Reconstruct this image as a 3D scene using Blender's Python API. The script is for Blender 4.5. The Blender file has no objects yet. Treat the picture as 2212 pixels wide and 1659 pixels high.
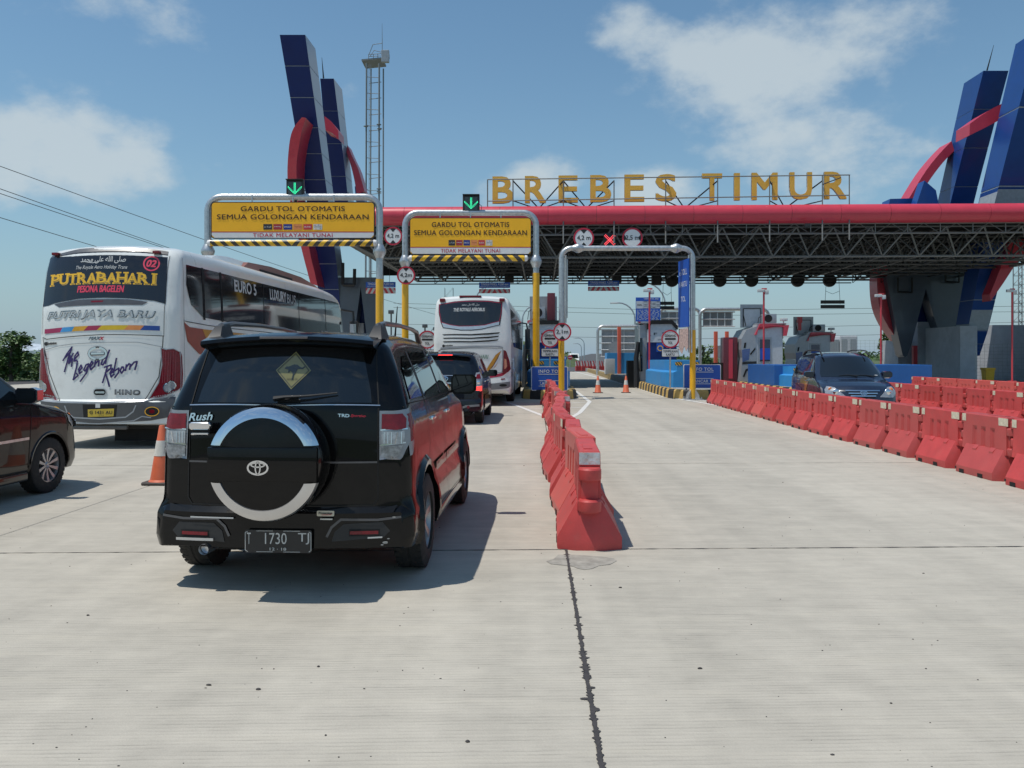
import bpy, bmesh, math, random
import numpy as np
from mathutils import Vector, Matrix, noise

R = math.radians
sc = bpy.context.scene
C = sc.collection
random.seed(7)

# ------------------------------------------------------------------ camera, world, sun
F, HX, HY, CH = 1803.0, 1106.0, 771.0, 1.6      # focal length, image centre, horizon row, eye height
cam = bpy.data.cameras.new('camera')
cam.sensor_width = 36; cam.lens = 36 * F / 2212; cam.shift_y = -(829.5 - HY) / 2212
cam.clip_end = 6000; cam.clip_start = 0.05
co = bpy.data.objects.new('camera', cam); C.objects.link(co)
co.location = (0, 0, CH); co.rotation_euler = (R(90), 0, 0)
sc.camera = co
SUN = Vector((-0.36, -0.13, 1.0)).normalized()
sd = bpy.data.lights.new('sun', 'SUN'); sd.energy = 3.5; sd.angle = R(0.53); sd.color = (1.0, 0.955, 0.88)
so = bpy.data.objects.new('sun', sd); C.objects.link(so)
so.rotation_euler = (-SUN).to_track_quat('-Z', 'Y').to_euler()
sc.view_settings.view_transform = 'Standard'; sc.view_settings.look = 'None'
sc.view_settings.gamma = 1; sc.view_settings.exposure = 0.12; sc.view_settings.use_curve_mapping = False

W = bpy.data.worlds.new('World'); sc.world = W; W.use_nodes = True
nt = W.node_tree; N = nt.nodes; L = nt.links
for n in list(N): N.remove(n)
def nd(tree, t, **kw):
    n = tree.nodes.new(t)
    for k, v in kw.items():
        if hasattr(n, k): setattr(n, k, v)
        else: n.inputs[k].default_value = v
    return n
def mth(tree, op, a, b=None, c=None, clamp=False):
    n = tree.nodes.new('ShaderNodeMath'); n.operation = op; n.use_clamp = clamp
    for i, v in enumerate((a, b, c)):
        if v is None: continue
        if isinstance(v, (int, float)): n.inputs[i].default_value = v
        else: tree.links.new(v, n.inputs[i])
    return n.outputs[0]
out = nd(nt, 'ShaderNodeOutputWorld'); bg = nd(nt, 'ShaderNodeBackground'); bg.inputs['Strength'].default_value = 0.115
sky = nd(nt, 'ShaderNodeTexSky'); sky.sky_type = 'NISHITA'; sky.sun_disc = False
sky.sun_elevation = math.asin(SUN.z); sky.sun_rotation = math.atan2(SUN.x, SUN.y)
sky.air_density = 1.15; sky.dust_density = 0.5; sky.ozone_density = 1.6; sky.altitude = 10
tc = nd(nt, 'ShaderNodeTexCoord')
sep = nd(nt, 'ShaderNodeSeparateXYZ'); L.new(tc.outputs['Generated'], sep.inputs[0])
# clouds live in direction space: soft banks where the photograph has them, fair-weather noise all round
mp = nd(nt, 'ShaderNodeMapping'); mp.inputs['Scale'].default_value = (1, 1, 1.6); L.new(tc.outputs['Generated'], mp.inputs[0])
n1 = nd(nt, 'ShaderNodeTexNoise', Scale=8.0, Detail=8.0, Roughness=0.55); L.new(mp.outputs[0], n1.inputs['Vector'])
n2 = nd(nt, 'ShaderNodeTexNoise', Scale=17.0, Detail=6.0, Roughness=0.6); L.new(mp.outputs[0], n2.inputs['Vector'])
banks = [(92,306,.10,.95),(20,330,.10,.7),(239,352,.06,1.0),(168,268,.05,.6),(60,400,.09,.3),(184,12,.11,.42),(290,35,.06,.36),(1335,60,.045,1.0),(1395,88,.045,.95),(1475,128,.056,1.05),(1645,148,.10,1.0),(1590,175,.06,.7),(1874,85,.075,.85),(1770,125,.07,.75),
         (1568,10,.07,.45),(1345,190,.022,.5),(1747,315,.085,1.0),(1870,350,.08,.7),(1680,390,.08,.45),(1161,392,.045,1.05),(1410,418,.05,1.05),(1330,440,.07,.5),(960,440,.06,.5),(1050,430,.04,.5),(625,160,.03,.5),(750,205,.035,.6),(460,365,.02,.3),(2140,420,.09,.3),(1900,470,.1,.4)]
acc = None
for (px, py, rad, s) in banks:
    d = Vector(((px - HX) / F, 1, (HY - py) / F)).normalized()
    vm = nd(nt, 'ShaderNodeVectorMath'); vm.operation = 'SUBTRACT'; L.new(tc.outputs['Generated'], vm.inputs[0]); vm.inputs[1].default_value = d
    vs = nd(nt, 'ShaderNodeVectorMath'); vs.operation = 'MULTIPLY'; L.new(vm.outputs[0], vs.inputs[0]); vs.inputs[1].default_value = (0.8, 0.8, 1.5)
    vl = nd(nt, 'ShaderNodeVectorMath'); vl.operation = 'LENGTH'; L.new(vs.outputs[0], vl.inputs[0])
    e = mth(nt, 'MULTIPLY', mth(nt, 'POWER', 2.718, mth(nt, 'MULTIPLY', mth(nt, 'POWER', mth(nt, 'DIVIDE', vl.outputs['Value'], rad), 2.6), -1.0)), s)
    acc = e if acc is None else mth(nt, 'ADD', mth(nt, 'MAXIMUM', acc, e), mth(nt, 'MULTIPLY', mth(nt, 'MINIMUM', acc, e), 0.12))
nz = mth(nt, 'ADD', mth(nt, 'MULTIPLY', n1.outputs['Fac'], 0.55), mth(nt, 'MULTIPLY', n2.outputs['Fac'], 0.45))
# everywhere outside the hand-placed banks, the same fair-weather clouds go on
wide = mth(nt, 'MULTIPLY', mth(nt, 'SUBTRACT', 0.35, sep.outputs['Y']), 1.2, clamp=True)
msk = mth(nt, 'ADD', mth(nt, 'ADD', acc, mth(nt, 'MULTIPLY', wide, 0.5)), mth(nt, 'MULTIPLY', mth(nt, 'SUBTRACT', nz, 0.5), 2.9))
mr = nd(nt, 'ShaderNodeMapRange'); mr.interpolation_type = 'SMOOTHSTEP'; L.new(msk, mr.inputs[0]); mr.inputs[1].default_value = 0.42; mr.inputs[2].default_value = 1.25; mr.inputs[3].default_value = 0; mr.inputs[4].default_value = 0.80
tint = nd(nt, 'ShaderNodeMix'); tint.data_type = 'RGBA'; tint.blend_type = 'MULTIPLY'; tint.inputs[0].default_value = 1
L.new(sky.outputs[0], tint.inputs[6]); tint.inputs[7].default_value = (0.66, 0.84, 0.87, 1)
mix = nd(nt, 'ShaderNodeMix'); mix.data_type = 'RGBA'; L.new(mr.outputs[0], mix.inputs[0]); L.new(tint.outputs[2], mix.inputs[6])
mix.inputs[7].default_value = (4.5, 5.1, 5.4, 1)
# pale haze towards the horizon, the same all round
hzf = mth(nt, 'MULTIPLY', mth(nt, 'POWER', 2.718, mth(nt, 'MULTIPLY', mth(nt, 'ABSOLUTE', sep.outputs['Z']), -7.5)), 0.9)
hmix = nd(nt, 'ShaderNodeMix'); hmix.data_type = 'RGBA'; L.new(hzf, hmix.inputs[0]); L.new(tint.outputs[2], hmix.inputs[6]); hmix.inputs[7].default_value = (2.3, 3.15, 4.1, 1)
L.new(hmix.outputs[2], mix.inputs[6])
L.new(mix.outputs[2], bg.inputs[0]); L.new(bg.outputs[0], out.inputs[0])

# ------------------------------------------------------------------ helpers
def at(x, y, Y):
    return Vector(((x - HX) / F * Y, Y, CH - (y - HY) / F * Y))
def gr(x, y, z=0.0):
    Y = (CH - z) * F / (y - HY)
    return Vector(((x - HX) / F * Y, Y, z))
def zm(ox, oy, s):
    return lambda x, y: ((ox + x / s) / 1.4756, (oy + y / s) / 1.4756)
Z7 = zm(2600, 100, 1.3825); Z6 = zm(600, 50, 1.8433)
RD = R(2.0)                                   # the road's heading
U = Vector((math.sin(RD), math.cos(RD), 0)); V = Vector((math.cos(RD), -math.sin(RD), 0))

_mats = {}
def mat(name, col, rough=0.5, metal=0.0, coat=0.0, var=0.12, scale=6.0, bump=0.0, bscale=60.0, emit=0.0, spec=0.5, dirt=0.0, stretch=(1, 1, 1)):
    if name in _mats: return _mats[name]
    m = bpy.data.materials.new(name); m.use_nodes = True; t = m.node_tree
    b = t.nodes['Principled BSDF']
    b.inputs['Roughness'].default_value = rough; b.inputs['Metallic'].default_value = metal
    b.inputs['Coat Weight'].default_value = coat; b.inputs['Coat Roughness'].default_value = 0.03
    b.inputs['Specular IOR Level'].default_value = spec
    c = (*col, 1)
    tcn = nd(t, 'ShaderNodeTexCoord'); mpn = nd(t, 'ShaderNodeMapping'); mpn.inputs['Scale'].default_value = stretch
    t.links.new(tcn.outputs['Object'], mpn.inputs[0])
    nn = nd(t, 'ShaderNodeTexNoise', Scale=scale, Detail=6.0, Roughness=0.6); t.links.new(mpn.outputs[0], nn.inputs['Vector'])
    rmp = nd(t, 'ShaderNodeMapRange'); t.links.new(nn.outputs['Fac'], rmp.inputs[0])
    rmp.inputs[1].default_value = 0.3; rmp.inputs[2].default_value = 0.7; rmp.inputs[3].default_value = 1 - var; rmp.inputs[4].default_value = 1 + var
    mx = nd(t, 'ShaderNodeVectorMath'); mx.operation = 'SCALE'; mx.inputs[0].default_value = c[:3]; t.links.new(rmp.outputs[0], mx.inputs['Scale'])
    last = mx.outputs[0]
    if dirt:
        n3 = nd(t, 'ShaderNodeTexNoise', Scale=scale * 2.3, Detail=8.0, Roughness=0.7); t.links.new(mpn.outputs[0], n3.inputs['Vector'])
        r3 = nd(t, 'ShaderNodeMapRange'); t.links.new(n3.outputs['Fac'], r3.inputs[0]); r3.inputs[1].default_value = 0.52; r3.inputs[2].default_value = 0.75; r3.inputs[4].default_value = dirt
        m3 = nd(t, 'ShaderNodeMix'); m3.data_type = 'RGBA'; t.links.new(r3.outputs[0], m3.inputs[0]); t.links.new(last, m3.inputs[6]); m3.inputs[7].default_value = (0.16, 0.13, 0.10, 1)
        last = m3.outputs[2]
    t.links.new(last, b.inputs['Base Color'])
    rr = nd(t, 'ShaderNodeMapRange'); t.links.new(nn.outputs['Fac'], rr.inputs[0]); rr.inputs[3].default_value = max(rough * 0.75, 0.02); rr.inputs[4].default_value = min(rough * 1.25, 1)
    t.links.new(rr.outputs[0], b.inputs['Roughness'])
    if bump:
        bn = nd(t, 'ShaderNodeBump', Strength=bump, Distance=0.02); n4 = nd(t, 'ShaderNodeTexNoise', Scale=bscale, Detail=5.0); t.links.new(mpn.outputs[0], n4.inputs['Vector'])
        t.links.new(n4.outputs['Fac'], bn.inputs['Height']); t.links.new(bn.outputs[0], b.inputs['Normal'])
    if emit:
        b.inputs['Emission Color'].default_value = c; b.inputs['Emission Strength'].default_value = emit
    _mats[name] = m
    return m

PAINT_BLACK = mat('gloss_black_paint', (0.003, 0.003, 0.0035), 0.2, coat=0.45, var=0.15, spec=0.1)
PAINT_NAVY = mat('gloss_navy_paint', (0.008, 0.013, 0.032), 0.25, coat=1.0, dirt=0.05)
PAINT_WHITE = mat('white_coach_paint', (0.72, 0.74, 0.72), 0.3, coat=0.5, var=0.04, scale=1.5, dirt=0.16)
PAINT_GREY = mat('dark_grey_paint', (0.07, 0.07, 0.075), 0.35, coat=0.5, dirt=0.15)
GLASS = mat('tinted_glass', (0.006, 0.008, 0.010), 0.03, coat=0.6, var=0.05, spec=0.5)
GLASS2 = mat('coach_glass', (0.012, 0.012, 0.016), 0.08, coat=0.6, var=0.05)
CHROME = mat('chrome', (0.75, 0.77, 0.80), 0.08, metal=1.0, var=0.03)
CHROMEB = mat('brushed_chrome', (0.62, 0.63, 0.65), 0.3, metal=1.0, var=0.05)
ALLOY = mat('silver_alloy', (0.42, 0.42, 0.43), 0.35, metal=0.8, dirt=0.1)
RUBBER = mat('tyre_rubber', (0.022, 0.021, 0.020), 0.85, bump=0.3, dirt=0.35)
PLASTIC = mat('black_plastic', (0.018, 0.018, 0.019), 0.5, dirt=0.08)
UNDER = mat('underbody_black', (0.008, 0.008, 0.008), 0.9)
LAMP_RED = mat('red_lamp_lens', (0.17, 0.006, 0.014), 0.2, coat=0.4, var=0.25, scale=25, spec=0.3)
LAMP_CLEAR = mat('clear_lamp_lens', (0.36, 0.37, 0.39), 0.15, coat=1.0, var=0.3, scale=30, metal=0.3)
LAMP_AMBER = mat('amber_lamp_lens', (0.75, 0.22, 0.05), 0.2, coat=1.0)
GLOW_RED = mat('lit_red_lamp', (1.0, 0.05, 0.04), 0.3, emit=1.6)
GALV = mat('galvanised_steel', (0.50, 0.52, 0.53), 0.38, metal=0.75, var=0.18, scale=9, dirt=0.2)
YEL = mat('yellow_pole_paint', (0.80, 0.42, 0.012), 0.35, coat=0.3, var=0.06, dirt=0.12)
YSIGN = mat('yellow_sign_sheet', (0.95, 0.48, 0.012), 0.4, var=0.04, scale=2)
WSIGN = mat('white_sign_sheet', (0.72, 0.72, 0.72), 0.45, var=0.04, dirt=0.06)
BROWN = mat('brown_black_lettering', (0.055, 0.022, 0.008), 0.5)
REDL = mat('red_lettering', (0.55, 0.03, 0.06), 0.45)
RSIGN = mat('red_sign_sheet', (0.50, 0.015, 0.045), 0.4)
KSIGN = mat('black_sign_sheet', (0.02, 0.02, 0.022), 0.5)
BSIGN = mat('blue_sign_sheet', (0.012, 0.085, 0.42), 0.4, var=0.06)
RTUBE = mat('red_cladding', (0.56, 0.045, 0.075), 0.36, coat=0.1, var=0.06, scale=2, dirt=0.05)
BCLAD = mat('blue_cladding', (0.008, 0.060, 0.26), 0.34, coat=0.1, var=0.08, scale=1.5)
NCLAD = mat('navy_cladding', (0.006, 0.024, 0.13), 0.38, spec=0.25, var=0.08, scale=1.5)
GCLAD = mat('slate_grey_cladding', (0.08, 0.10, 0.13), 0.35, coat=0.2, var=0.12, scale=1.2, dirt=0.1)
LCLAD = mat('sky_sheen_cladding', (0.20, 0.26, 0.35), 0.3, coat=0.3, var=0.06)  # glancing sky reflection put into the colour of the left pylon's side faces
TRUSS = mat('painted_truss_steel', (0.10, 0.102, 0.10), 0.5, var=0.15)
TRUSSL = mat('pale_truss_steel', (0.16, 0.165, 0.16), 0.45, var=0.12)
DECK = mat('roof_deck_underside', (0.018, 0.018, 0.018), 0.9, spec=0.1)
GOLD = mat('gold_letter_paint', (0.78, 0.42, 0.06), 0.4, var=0.05)
SILV = mat('silver_panel', (0.34, 0.36, 0.38), 0.4, metal=0.3, var=0.08, dirt=0.12)
PANW = mat('pale_panel', (0.50, 0.52, 0.54), 0.5, var=0.08, dirt=0.15)
BARR = mat('red_barrier_plastic', (0.50, 0.058, 0.056), 0.5, var=0.16, scale=3, dirt=0.22, bump=0.08, bscale=40)
TAPE = mat('worn_reflective_tape', (0.62, 0.56, 0.42), 0.5, var=0.18, scale=20, dirt=0.45)
TAPES = mat('silver_reflective_tape', (0.55, 0.55, 0.56), 0.3, metal=0.5, var=0.25, scale=14, bump=0.5, bscale=30)
CONEO = mat('orange_cone_rubber', (0.62, 0.13, 0.055), 0.55, var=0.1, dirt=0.2)
CONEW = mat('white_cone_band', (0.66, 0.64, 0.58), 0.45, dirt=0.2)
KERBY = mat('yellow_kerb_paint', (0.50, 0.33, 0.10), 0.7, var=0.15, dirt=0.3)
KERBK = mat('black_kerb_paint_and_shade', (0.025, 0.025, 0.026), 0.7, var=0.2, dirt=0.3)  # black blocks, and the canopy's shadow painted on the kerbs under it
LBLUE = mat('light_blue_wall_paint', (0.035, 0.25, 0.56), 0.5, var=0.08, scale=2, dirt=0.12)
DBLUE = mat('deep_blue_wall_paint', (0.012, 0.10, 0.33), 0.5, var=0.08, scale=2, dirt=0.12)
SEAMM = mat('cladding_joint', (0.34, 0.38, 0.42), 0.7)
LHOUS = mat('lamp_housing', (0.30, 0.30, 0.32), 0.25, metal=0.5)
MAST = mat('dull_mast_steel', (0.20, 0.22, 0.23), 0.7)
WALLW = mat('whitewashed_wall', (0.40, 0.42, 0.45), 0.8, var=0.12, scale=1.5, dirt=0.25, bump=0.1)
POLER = mat('red_pole_paint', (0.55, 0.05, 0.065), 0.45, dirt=0.1)
CAMW = mat('camera_housing', (0.55, 0.56, 0.55), 0.4)
LED_G = mat('green_led', (0.05, 1.0, 0.45), 0.3, emit=1.3)
LED_R = mat('red_led', (1.0, 0.08, 0.10), 0.3, emit=1.3)
LEAF = mat('leaf_green', (0.075, 0.135, 0.035), 0.6, var=0.5, scale=1.2)
LEAF2 = mat('bamboo_green', (0.11, 0.17, 0.05), 0.6, var=0.4, scale=2)
BARK = mat('bark', (0.10, 0.08, 0.06), 0.9, bump=0.5)
GRASS = mat('grass_ground', (0.065, 0.095, 0.028), 0.95, var=0.4, scale=0.4, dirt=0.3)
WIRE = mat('cable_black', (0.03, 0.03, 0.03), 0.6)
BIN = mat('yellow_bin_plastic', (0.62, 0.36, 0.02), 0.5, dirt=0.2)
ROADP = mat('white_road_paint', (0.62, 0.62, 0.60), 0.7, var=0.12, scale=8, dirt=0.35)
SEAL = mat('bitumen_joint', (0.045, 0.04, 0.04), 0.75, var=0.3, scale=20)
ASPH = mat('asphalt', (0.07, 0.07, 0.072), 0.9, var=0.2, scale=3, bump=0.2)

def striped(name, ca, cb, period, slope, mirror=True, axis='Z', rough=0.35, duty=0.5):
    m = bpy.data.materials.new(name); m.use_nodes = True; t = m.node_tree; b = t.nodes['Principled BSDF']
    tcn = nd(t, 'ShaderNodeTexCoord'); s = nd(t, 'ShaderNodeSeparateXYZ'); t.links.new(tcn.outputs['Object'], s.inputs[0])
    x = s.outputs['X']
    if mirror: x = mth(t, 'ABSOLUTE', x)
    u = mth(t, 'ADD', x, mth(t, 'MULTIPLY', s.outputs[axis], slope))
    f = mth(t, 'FRACT', mth(t, 'ADD', mth(t, 'DIVIDE', u, period), 20.25))
    g = mth(t, 'GREATER_THAN', f, duty)
    nn = nd(t, 'ShaderNodeTexNoise', Scale=15.0, Detail=4.0); t.links.new(tcn.outputs['Object'], nn.inputs['Vector'])
    mx = nd(t, 'ShaderNodeMix'); mx.data_type = 'RGBA'; t.links.new(g, mx.inputs[0]); mx.inputs[6].default_value = (*ca, 1); mx.inputs[7].default_value = (*cb, 1)
    m2 = nd(t, 'ShaderNodeMix'); m2.data_type = 'RGBA'; t.links.new(mth(t, 'MULTIPLY', nn.outputs['Fac'], 0.2), m2.inputs[0]); t.links.new(mx.outputs[2], m2.inputs[6]); m2.inputs[7].default_value = (0.2, 0.18, 0.14, 1)
    t.links.new(m2.outputs[2], b.inputs['Base Color']); b.inputs['Roughness'].default_value = rough
    return m

class M:
    """collects shapes in one bmesh"""
    def __init__(s): s.bm = bmesh.new(); s.mi = 0
    def _v(s, pts): return [s.bm.verts.new(p) for p in pts]
    def face(s, pts):
        f = s.bm.faces.new(s._v(pts)); f.material_index = s.mi; return f
    def box(s, x0, x1, y0, y1, z0, z1, bev=0.0):
        v = s._v([(x, y, z) for z in (z0, z1) for y in (y0, y1) for x in (x0, x1)])
        fs = [s.bm.faces.new([v[i] for i in q]) for q in ((0, 2, 3, 1), (4, 5, 7, 6), (0, 1, 5, 4), (2, 6, 7, 3), (0, 4, 6, 2), (1, 3, 7, 5))]
        for f in fs: f.material_index = s.mi
        if bev:
            es = {e for f in fs for e in f.edges}
            r = bmesh.ops.bevel(s.bm, geom=list(es), offset=bev, segments=2, affect='EDGES', profile=0.6)
            for f in r['faces']: f.material_index = s.mi
        return s
    def prism(s, poly, a0, a1, axis='y', bev=0):
        """poly in the two other axes, extruded along axis"""
        def mk(p, a): return (p[0], a, p[1]) if axis == 'y' else ((a, p[0], p[1]) if axis == 'x' else (p[0], p[1], a))
        va = s._v([mk(p, a0) for p in poly]); vb = s._v([mk(p, a1) for p in poly]); n = len(poly)
        fs = [s.bm.faces.new(va), s.bm.faces.new(vb[::-1])]
        for i in range(n): fs.append(s.bm.faces.new([va[i], vb[i], vb[(i + 1) % n], va[(i + 1) % n]]))
        for f in fs: f.material_index = s.mi
        if bev:
            r = bmesh.ops.bevel(s.bm, geom=list({e for f in fs for e in f.edges}), offset=bev, segments=1, affect='EDGES')
        return s
    def loft(s, rings, caps=True, closed=True):
        vs = [s._v(r) for r in rings]; n = len(rings[0])
        for a, b in zip(vs, vs[1:]):
            for i in range(n if closed else n - 1):
                f = s.bm.faces.new([a[i], a[(i + 1) % n], b[(i + 1) % n], b[i]]); f.material_index = s.mi
        if caps and closed:
            for r in (vs[0][::-1], vs[-1]):
                f = s.bm.faces.new(r); f.material_index = s.mi
        return s
    def tube(s, pts, r, seg=8, caps=True):
        pts = [Vector(p) for p in pts]; n = len(pts)
        rr = r if isinstance(r, (list, tuple)) else [r] * n
        rings = []; up = None
        for i, p in enumerate(pts):
            d = ((pts[min(i + 1, n - 1)] - p).normalized() + (p - pts[max(i - 1, 0)]).normalized()) if 0 < i < n - 1 else (pts[min(i + 1, n - 1)] - pts[max(i - 1, 0)])
            d = d.normalized() if d.length > 1e-9 else Vector((0, 0, 1))
            if up is None: up = Vector((0, 0, 1)) if abs(d.z) < 0.9 else Vector((0, 1, 0))
            x = d.cross(up)
            if x.length < 1e-4: x = d.cross(Vector((1, 0, 0)))
            x.normalize(); y = x.cross(d).normalized(); up = y
            rings.append([p + rr[i] * (math.cos(a) * x + math.sin(a) * y) for a in [2 * math.pi * k / seg for k in range(seg)]])
        return s.loft(rings, caps)
    def lathe(s, prof, origin=(0, 0, 0), axis='z', seg=24, caps=True):
        o = Vector(origin); rings = []
        for (r, h) in prof:
            ring = []
            for k in range(seg):
                a = 2 * math.pi * k / seg; c, q = r * math.cos(a), r * math.sin(a)
                ring.append(o + Vector({'z': (c, q, h), 'x': (h, c, q), 'y': (q, h, c)}[axis]))
            rings.append(ring)
        return s.loft(rings, caps)
    def ball(s, c, r, sx=1, sy=1, sz=1, seg=12):
        ret = bmesh.ops.create_uvsphere(s.bm, u_segments=seg, v_segments=max(6, seg // 2), radius=r, matrix=Matrix.Translation(c) @ Matrix.Diagonal((sx, sy, sz, 1)))
        for v in ret['verts']:
            for f in v.link_faces: f.material_index = s.mi
        return s
    def flat(s, vf, fn):
        vs, fs = vf; v = s._v([fn(*p) for p in vs])
        for f in fs:
            try:
                q = s.bm.faces.new([v[i] for i in f]); q.material_index = s.mi
            except ValueError: pass
        return s
    def mesh(s, name='mesh', smooth=35):
        bmesh.ops.recalc_face_normals(s.bm, faces=s.bm.faces[:])
        me = bpy.data.meshes.new(name); s.bm.to_mesh(me); s.bm.free()
        if smooth:
            me.polygons.foreach_set('use_smooth', [True] * len(me.polygons)); me.set_sharp_from_angle(angle=R(smooth))
        return me

def tag(o, label=None, cat=None, group=None, kind=None):
    if label: o['label'] = label
    if cat: o['category'] = cat
    if group: o['group'] = group
    if kind: o['kind'] = kind
    return o
def put(name, me, m, parent=None, loc=None, rot=None, label=None, kind=None, smooth=35):
    if isinstance(me, M): me = me.mesh(name, smooth)
    ms = m if isinstance(m, (list, tuple)) else [m]
    if not me.materials:
        for k in ms: me.materials.append(k)
    o = bpy.data.objects.new(name, me); C.objects.link(o)
    if parent: o.parent = parent
    if loc is not None: o.location = loc
    if rot is not None: o.rotation_euler = rot
    if label: o['label'] = label
    if kind: o['kind'] = kind
    return o
def thing(name, label, cat, loc=(0, 0, 0), rz=0.0, group=None):
    o = bpy.data.objects.new(name, None); C.objects.link(o); o.empty_display_size = 0.2
    o.location = loc; o.rotation_euler = (0, 0, rz)
    return tag(o, label, cat, group)
def struct(name, me, m, parent=None, **k):
    o = put(name, me, m, parent, **k)
    if parent is None: o['kind'] = 'structure'
    return o
def kids(o): return [c for c in list(C.objects) if c.parent == o]
def dup(root, loc, rz=None, label=None, group=None, scale=None):
    tree = {}
    for c in C.objects:
        if c.parent: tree.setdefault(c.parent, []).append(c)
    def cp(o, par):
        n = o.copy(); C.objects.link(n); n.parent = par
        for ch in tree.get(o, []): cp(ch, n)
        return n
    r = cp(root, None); r.location = loc
    if rz is not None: r.rotation_euler = (0, 0, rz)
    if label: r['label'] = label
    if group: r['group'] = group
    if scale: r.scale = scale
    return r

# lettering: 2D glyph mesh fitted to a box; fn maps (u, v) to the surface it is printed on
_tx = {}
def glyphs(s, w=None, h=None, bold=0.0, shear=0.0, space=1.0, align='c'):
    key = (s, bold, shear, space)
    if key not in _tx:
        cu = bpy.data.curves.new('lettering', 'FONT'); cu.body = s; cu.offset = bold; cu.shear = shear; cu.space_character = space
        cu.resolution_u = 3; cu.fill_mode = 'FRONT'
        o = bpy.data.objects.new('lettering', cu); me = bpy.data.meshes.new_from_object(o)
        _tx[key] = ([(v.co.x, v.co.y) for v in me.vertices], [tuple(p.vertices) for p in me.polygons])
        bpy.data.objects.remove(o); bpy.data.meshes.remove(me)
    vs, fs = _tx[key]
    x0 = min(v[0] for v in vs); x1 = max(v[0] for v in vs); y0 = min(v[1] for v in vs); y1 = max(v[1] for v in vs)
    sx = (w / (x1 - x0)) if w else None; sy = (h / (y1 - y0)) if h else None
    sx = sx or sy; sy = sy or sx
    cx = (x0 + x1) / 2 if align == 'c' else x0
    return [((v[0] - cx) * sx, (v[1] - (y0 + y1) / 2) * sy) for v in vs], fs
def shift(vf, dx, dy): return [(a + dx, b + dy) for a, b in vf[0]], vf[1]
def front(x, z, y):           # facing the viewer: local (u right, v up) on the plane y
    return lambda u, v: (x + u, y, z + v)
def emb(s, fn, w=None, h=None, bold=0.0, **k):
    mm = M(); vf = glyphs(s, w, h, **k)
    if not bold: mm.flat(vf, fn); return mm
    # heavier strokes: the same glyphs shifted a little, each a hair above the last
    e = bold * 0.8 * (max(v[1] for v in vf[0]) - min(v[1] for v in vf[0])); o = Vector(fn(0, 0)); nrm = (Vector(fn(e, 0)) - o).cross(Vector(fn(0, e)) - o).normalized()
    for i, (du, dv) in enumerate(((0, 0), (1, 1), (-1, 1), (1, -1), (-1, -1), (1, 0), (-1, 0))):
        mm.flat(vf, lambda u, v: tuple(Vector(fn(u + du * e, v + dv * e)) + nrm * (0.0005 * i)))
    return mm
def words(name, s, parent, m, fn, w=None, h=None, **k):
    return put(name, emb(s, fn, w, h, **k), m, parent, smooth=0)
def stroke2(pts, w):
    """flat ribbon of width w along a 2D polyline -> (verts, faces)"""
    vs, fs = [], []
    for (a, b) in zip(pts, pts[1:]):
        a = Vector(a); b = Vector(b); d = b - a
        if d.length < 1e-6: continue
        d.normalize(); n = Vector((-d.y, d.x)) * w / 2; e = d * w * 0.25
        k = len(vs); vs += [tuple(a - e - n), tuple(b + e - n), tuple(b + e + n), tuple(a - e + n)]; fs.append((k, k + 1, k + 2, k + 3))
    return vs, fs
def polygrid(poly, step):
    """a 2D polygon cut into a grid so it can follow a curved surface"""
    bm = bmesh.new(); bm.faces.new([bm.verts.new((p[0], p[1], 0)) for p in poly])
    xs = [p[0] for p in poly]; ys = [p[1] for p in poly]
    for ax, (lo, hi) in enumerate(((min(xs), max(xs)), (min(ys), max(ys)))):
        n = int((hi - lo) / step)
        for i in range(1, n + 1):
            c = lo + (hi - lo) * i / (n + 1); no = (1, 0, 0) if ax == 0 else (0, 1, 0)
            bmesh.ops.bisect_plane(bm, geom=bm.verts[:] + bm.edges[:] + bm.faces[:], plane_co=Vector(no) * c, plane_no=no)
    vs = [(v.co.x, v.co.y) for v in bm.verts]; bm.verts.index_update(); fs = [tuple(v.index for v in f.verts) for f in bm.faces]; bm.free()
    return vs, fs
def rrect(cx, cy, w, h, r, n=4):
    p = []
    for (sx, sy, a0) in ((1, 1, 0), (-1, 1, 90), (-1, -1, 180), (1, -1, 270)):
        for k in range(n + 1):
            a = R(a0 + 90 * k / n); p.append((cx + sx * (w / 2 - r) + r * math.cos(a), cy + sy * (h / 2 - r) + r * math.sin(a)))
    return p
def circle(cx, cy, r, n=24, ry=None):
    return [(cx + r * math.cos(2 * math.pi * k / n), cy + (ry or r) * math.sin(2 * math.pi * k / n)) for k in range(n)]
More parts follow.
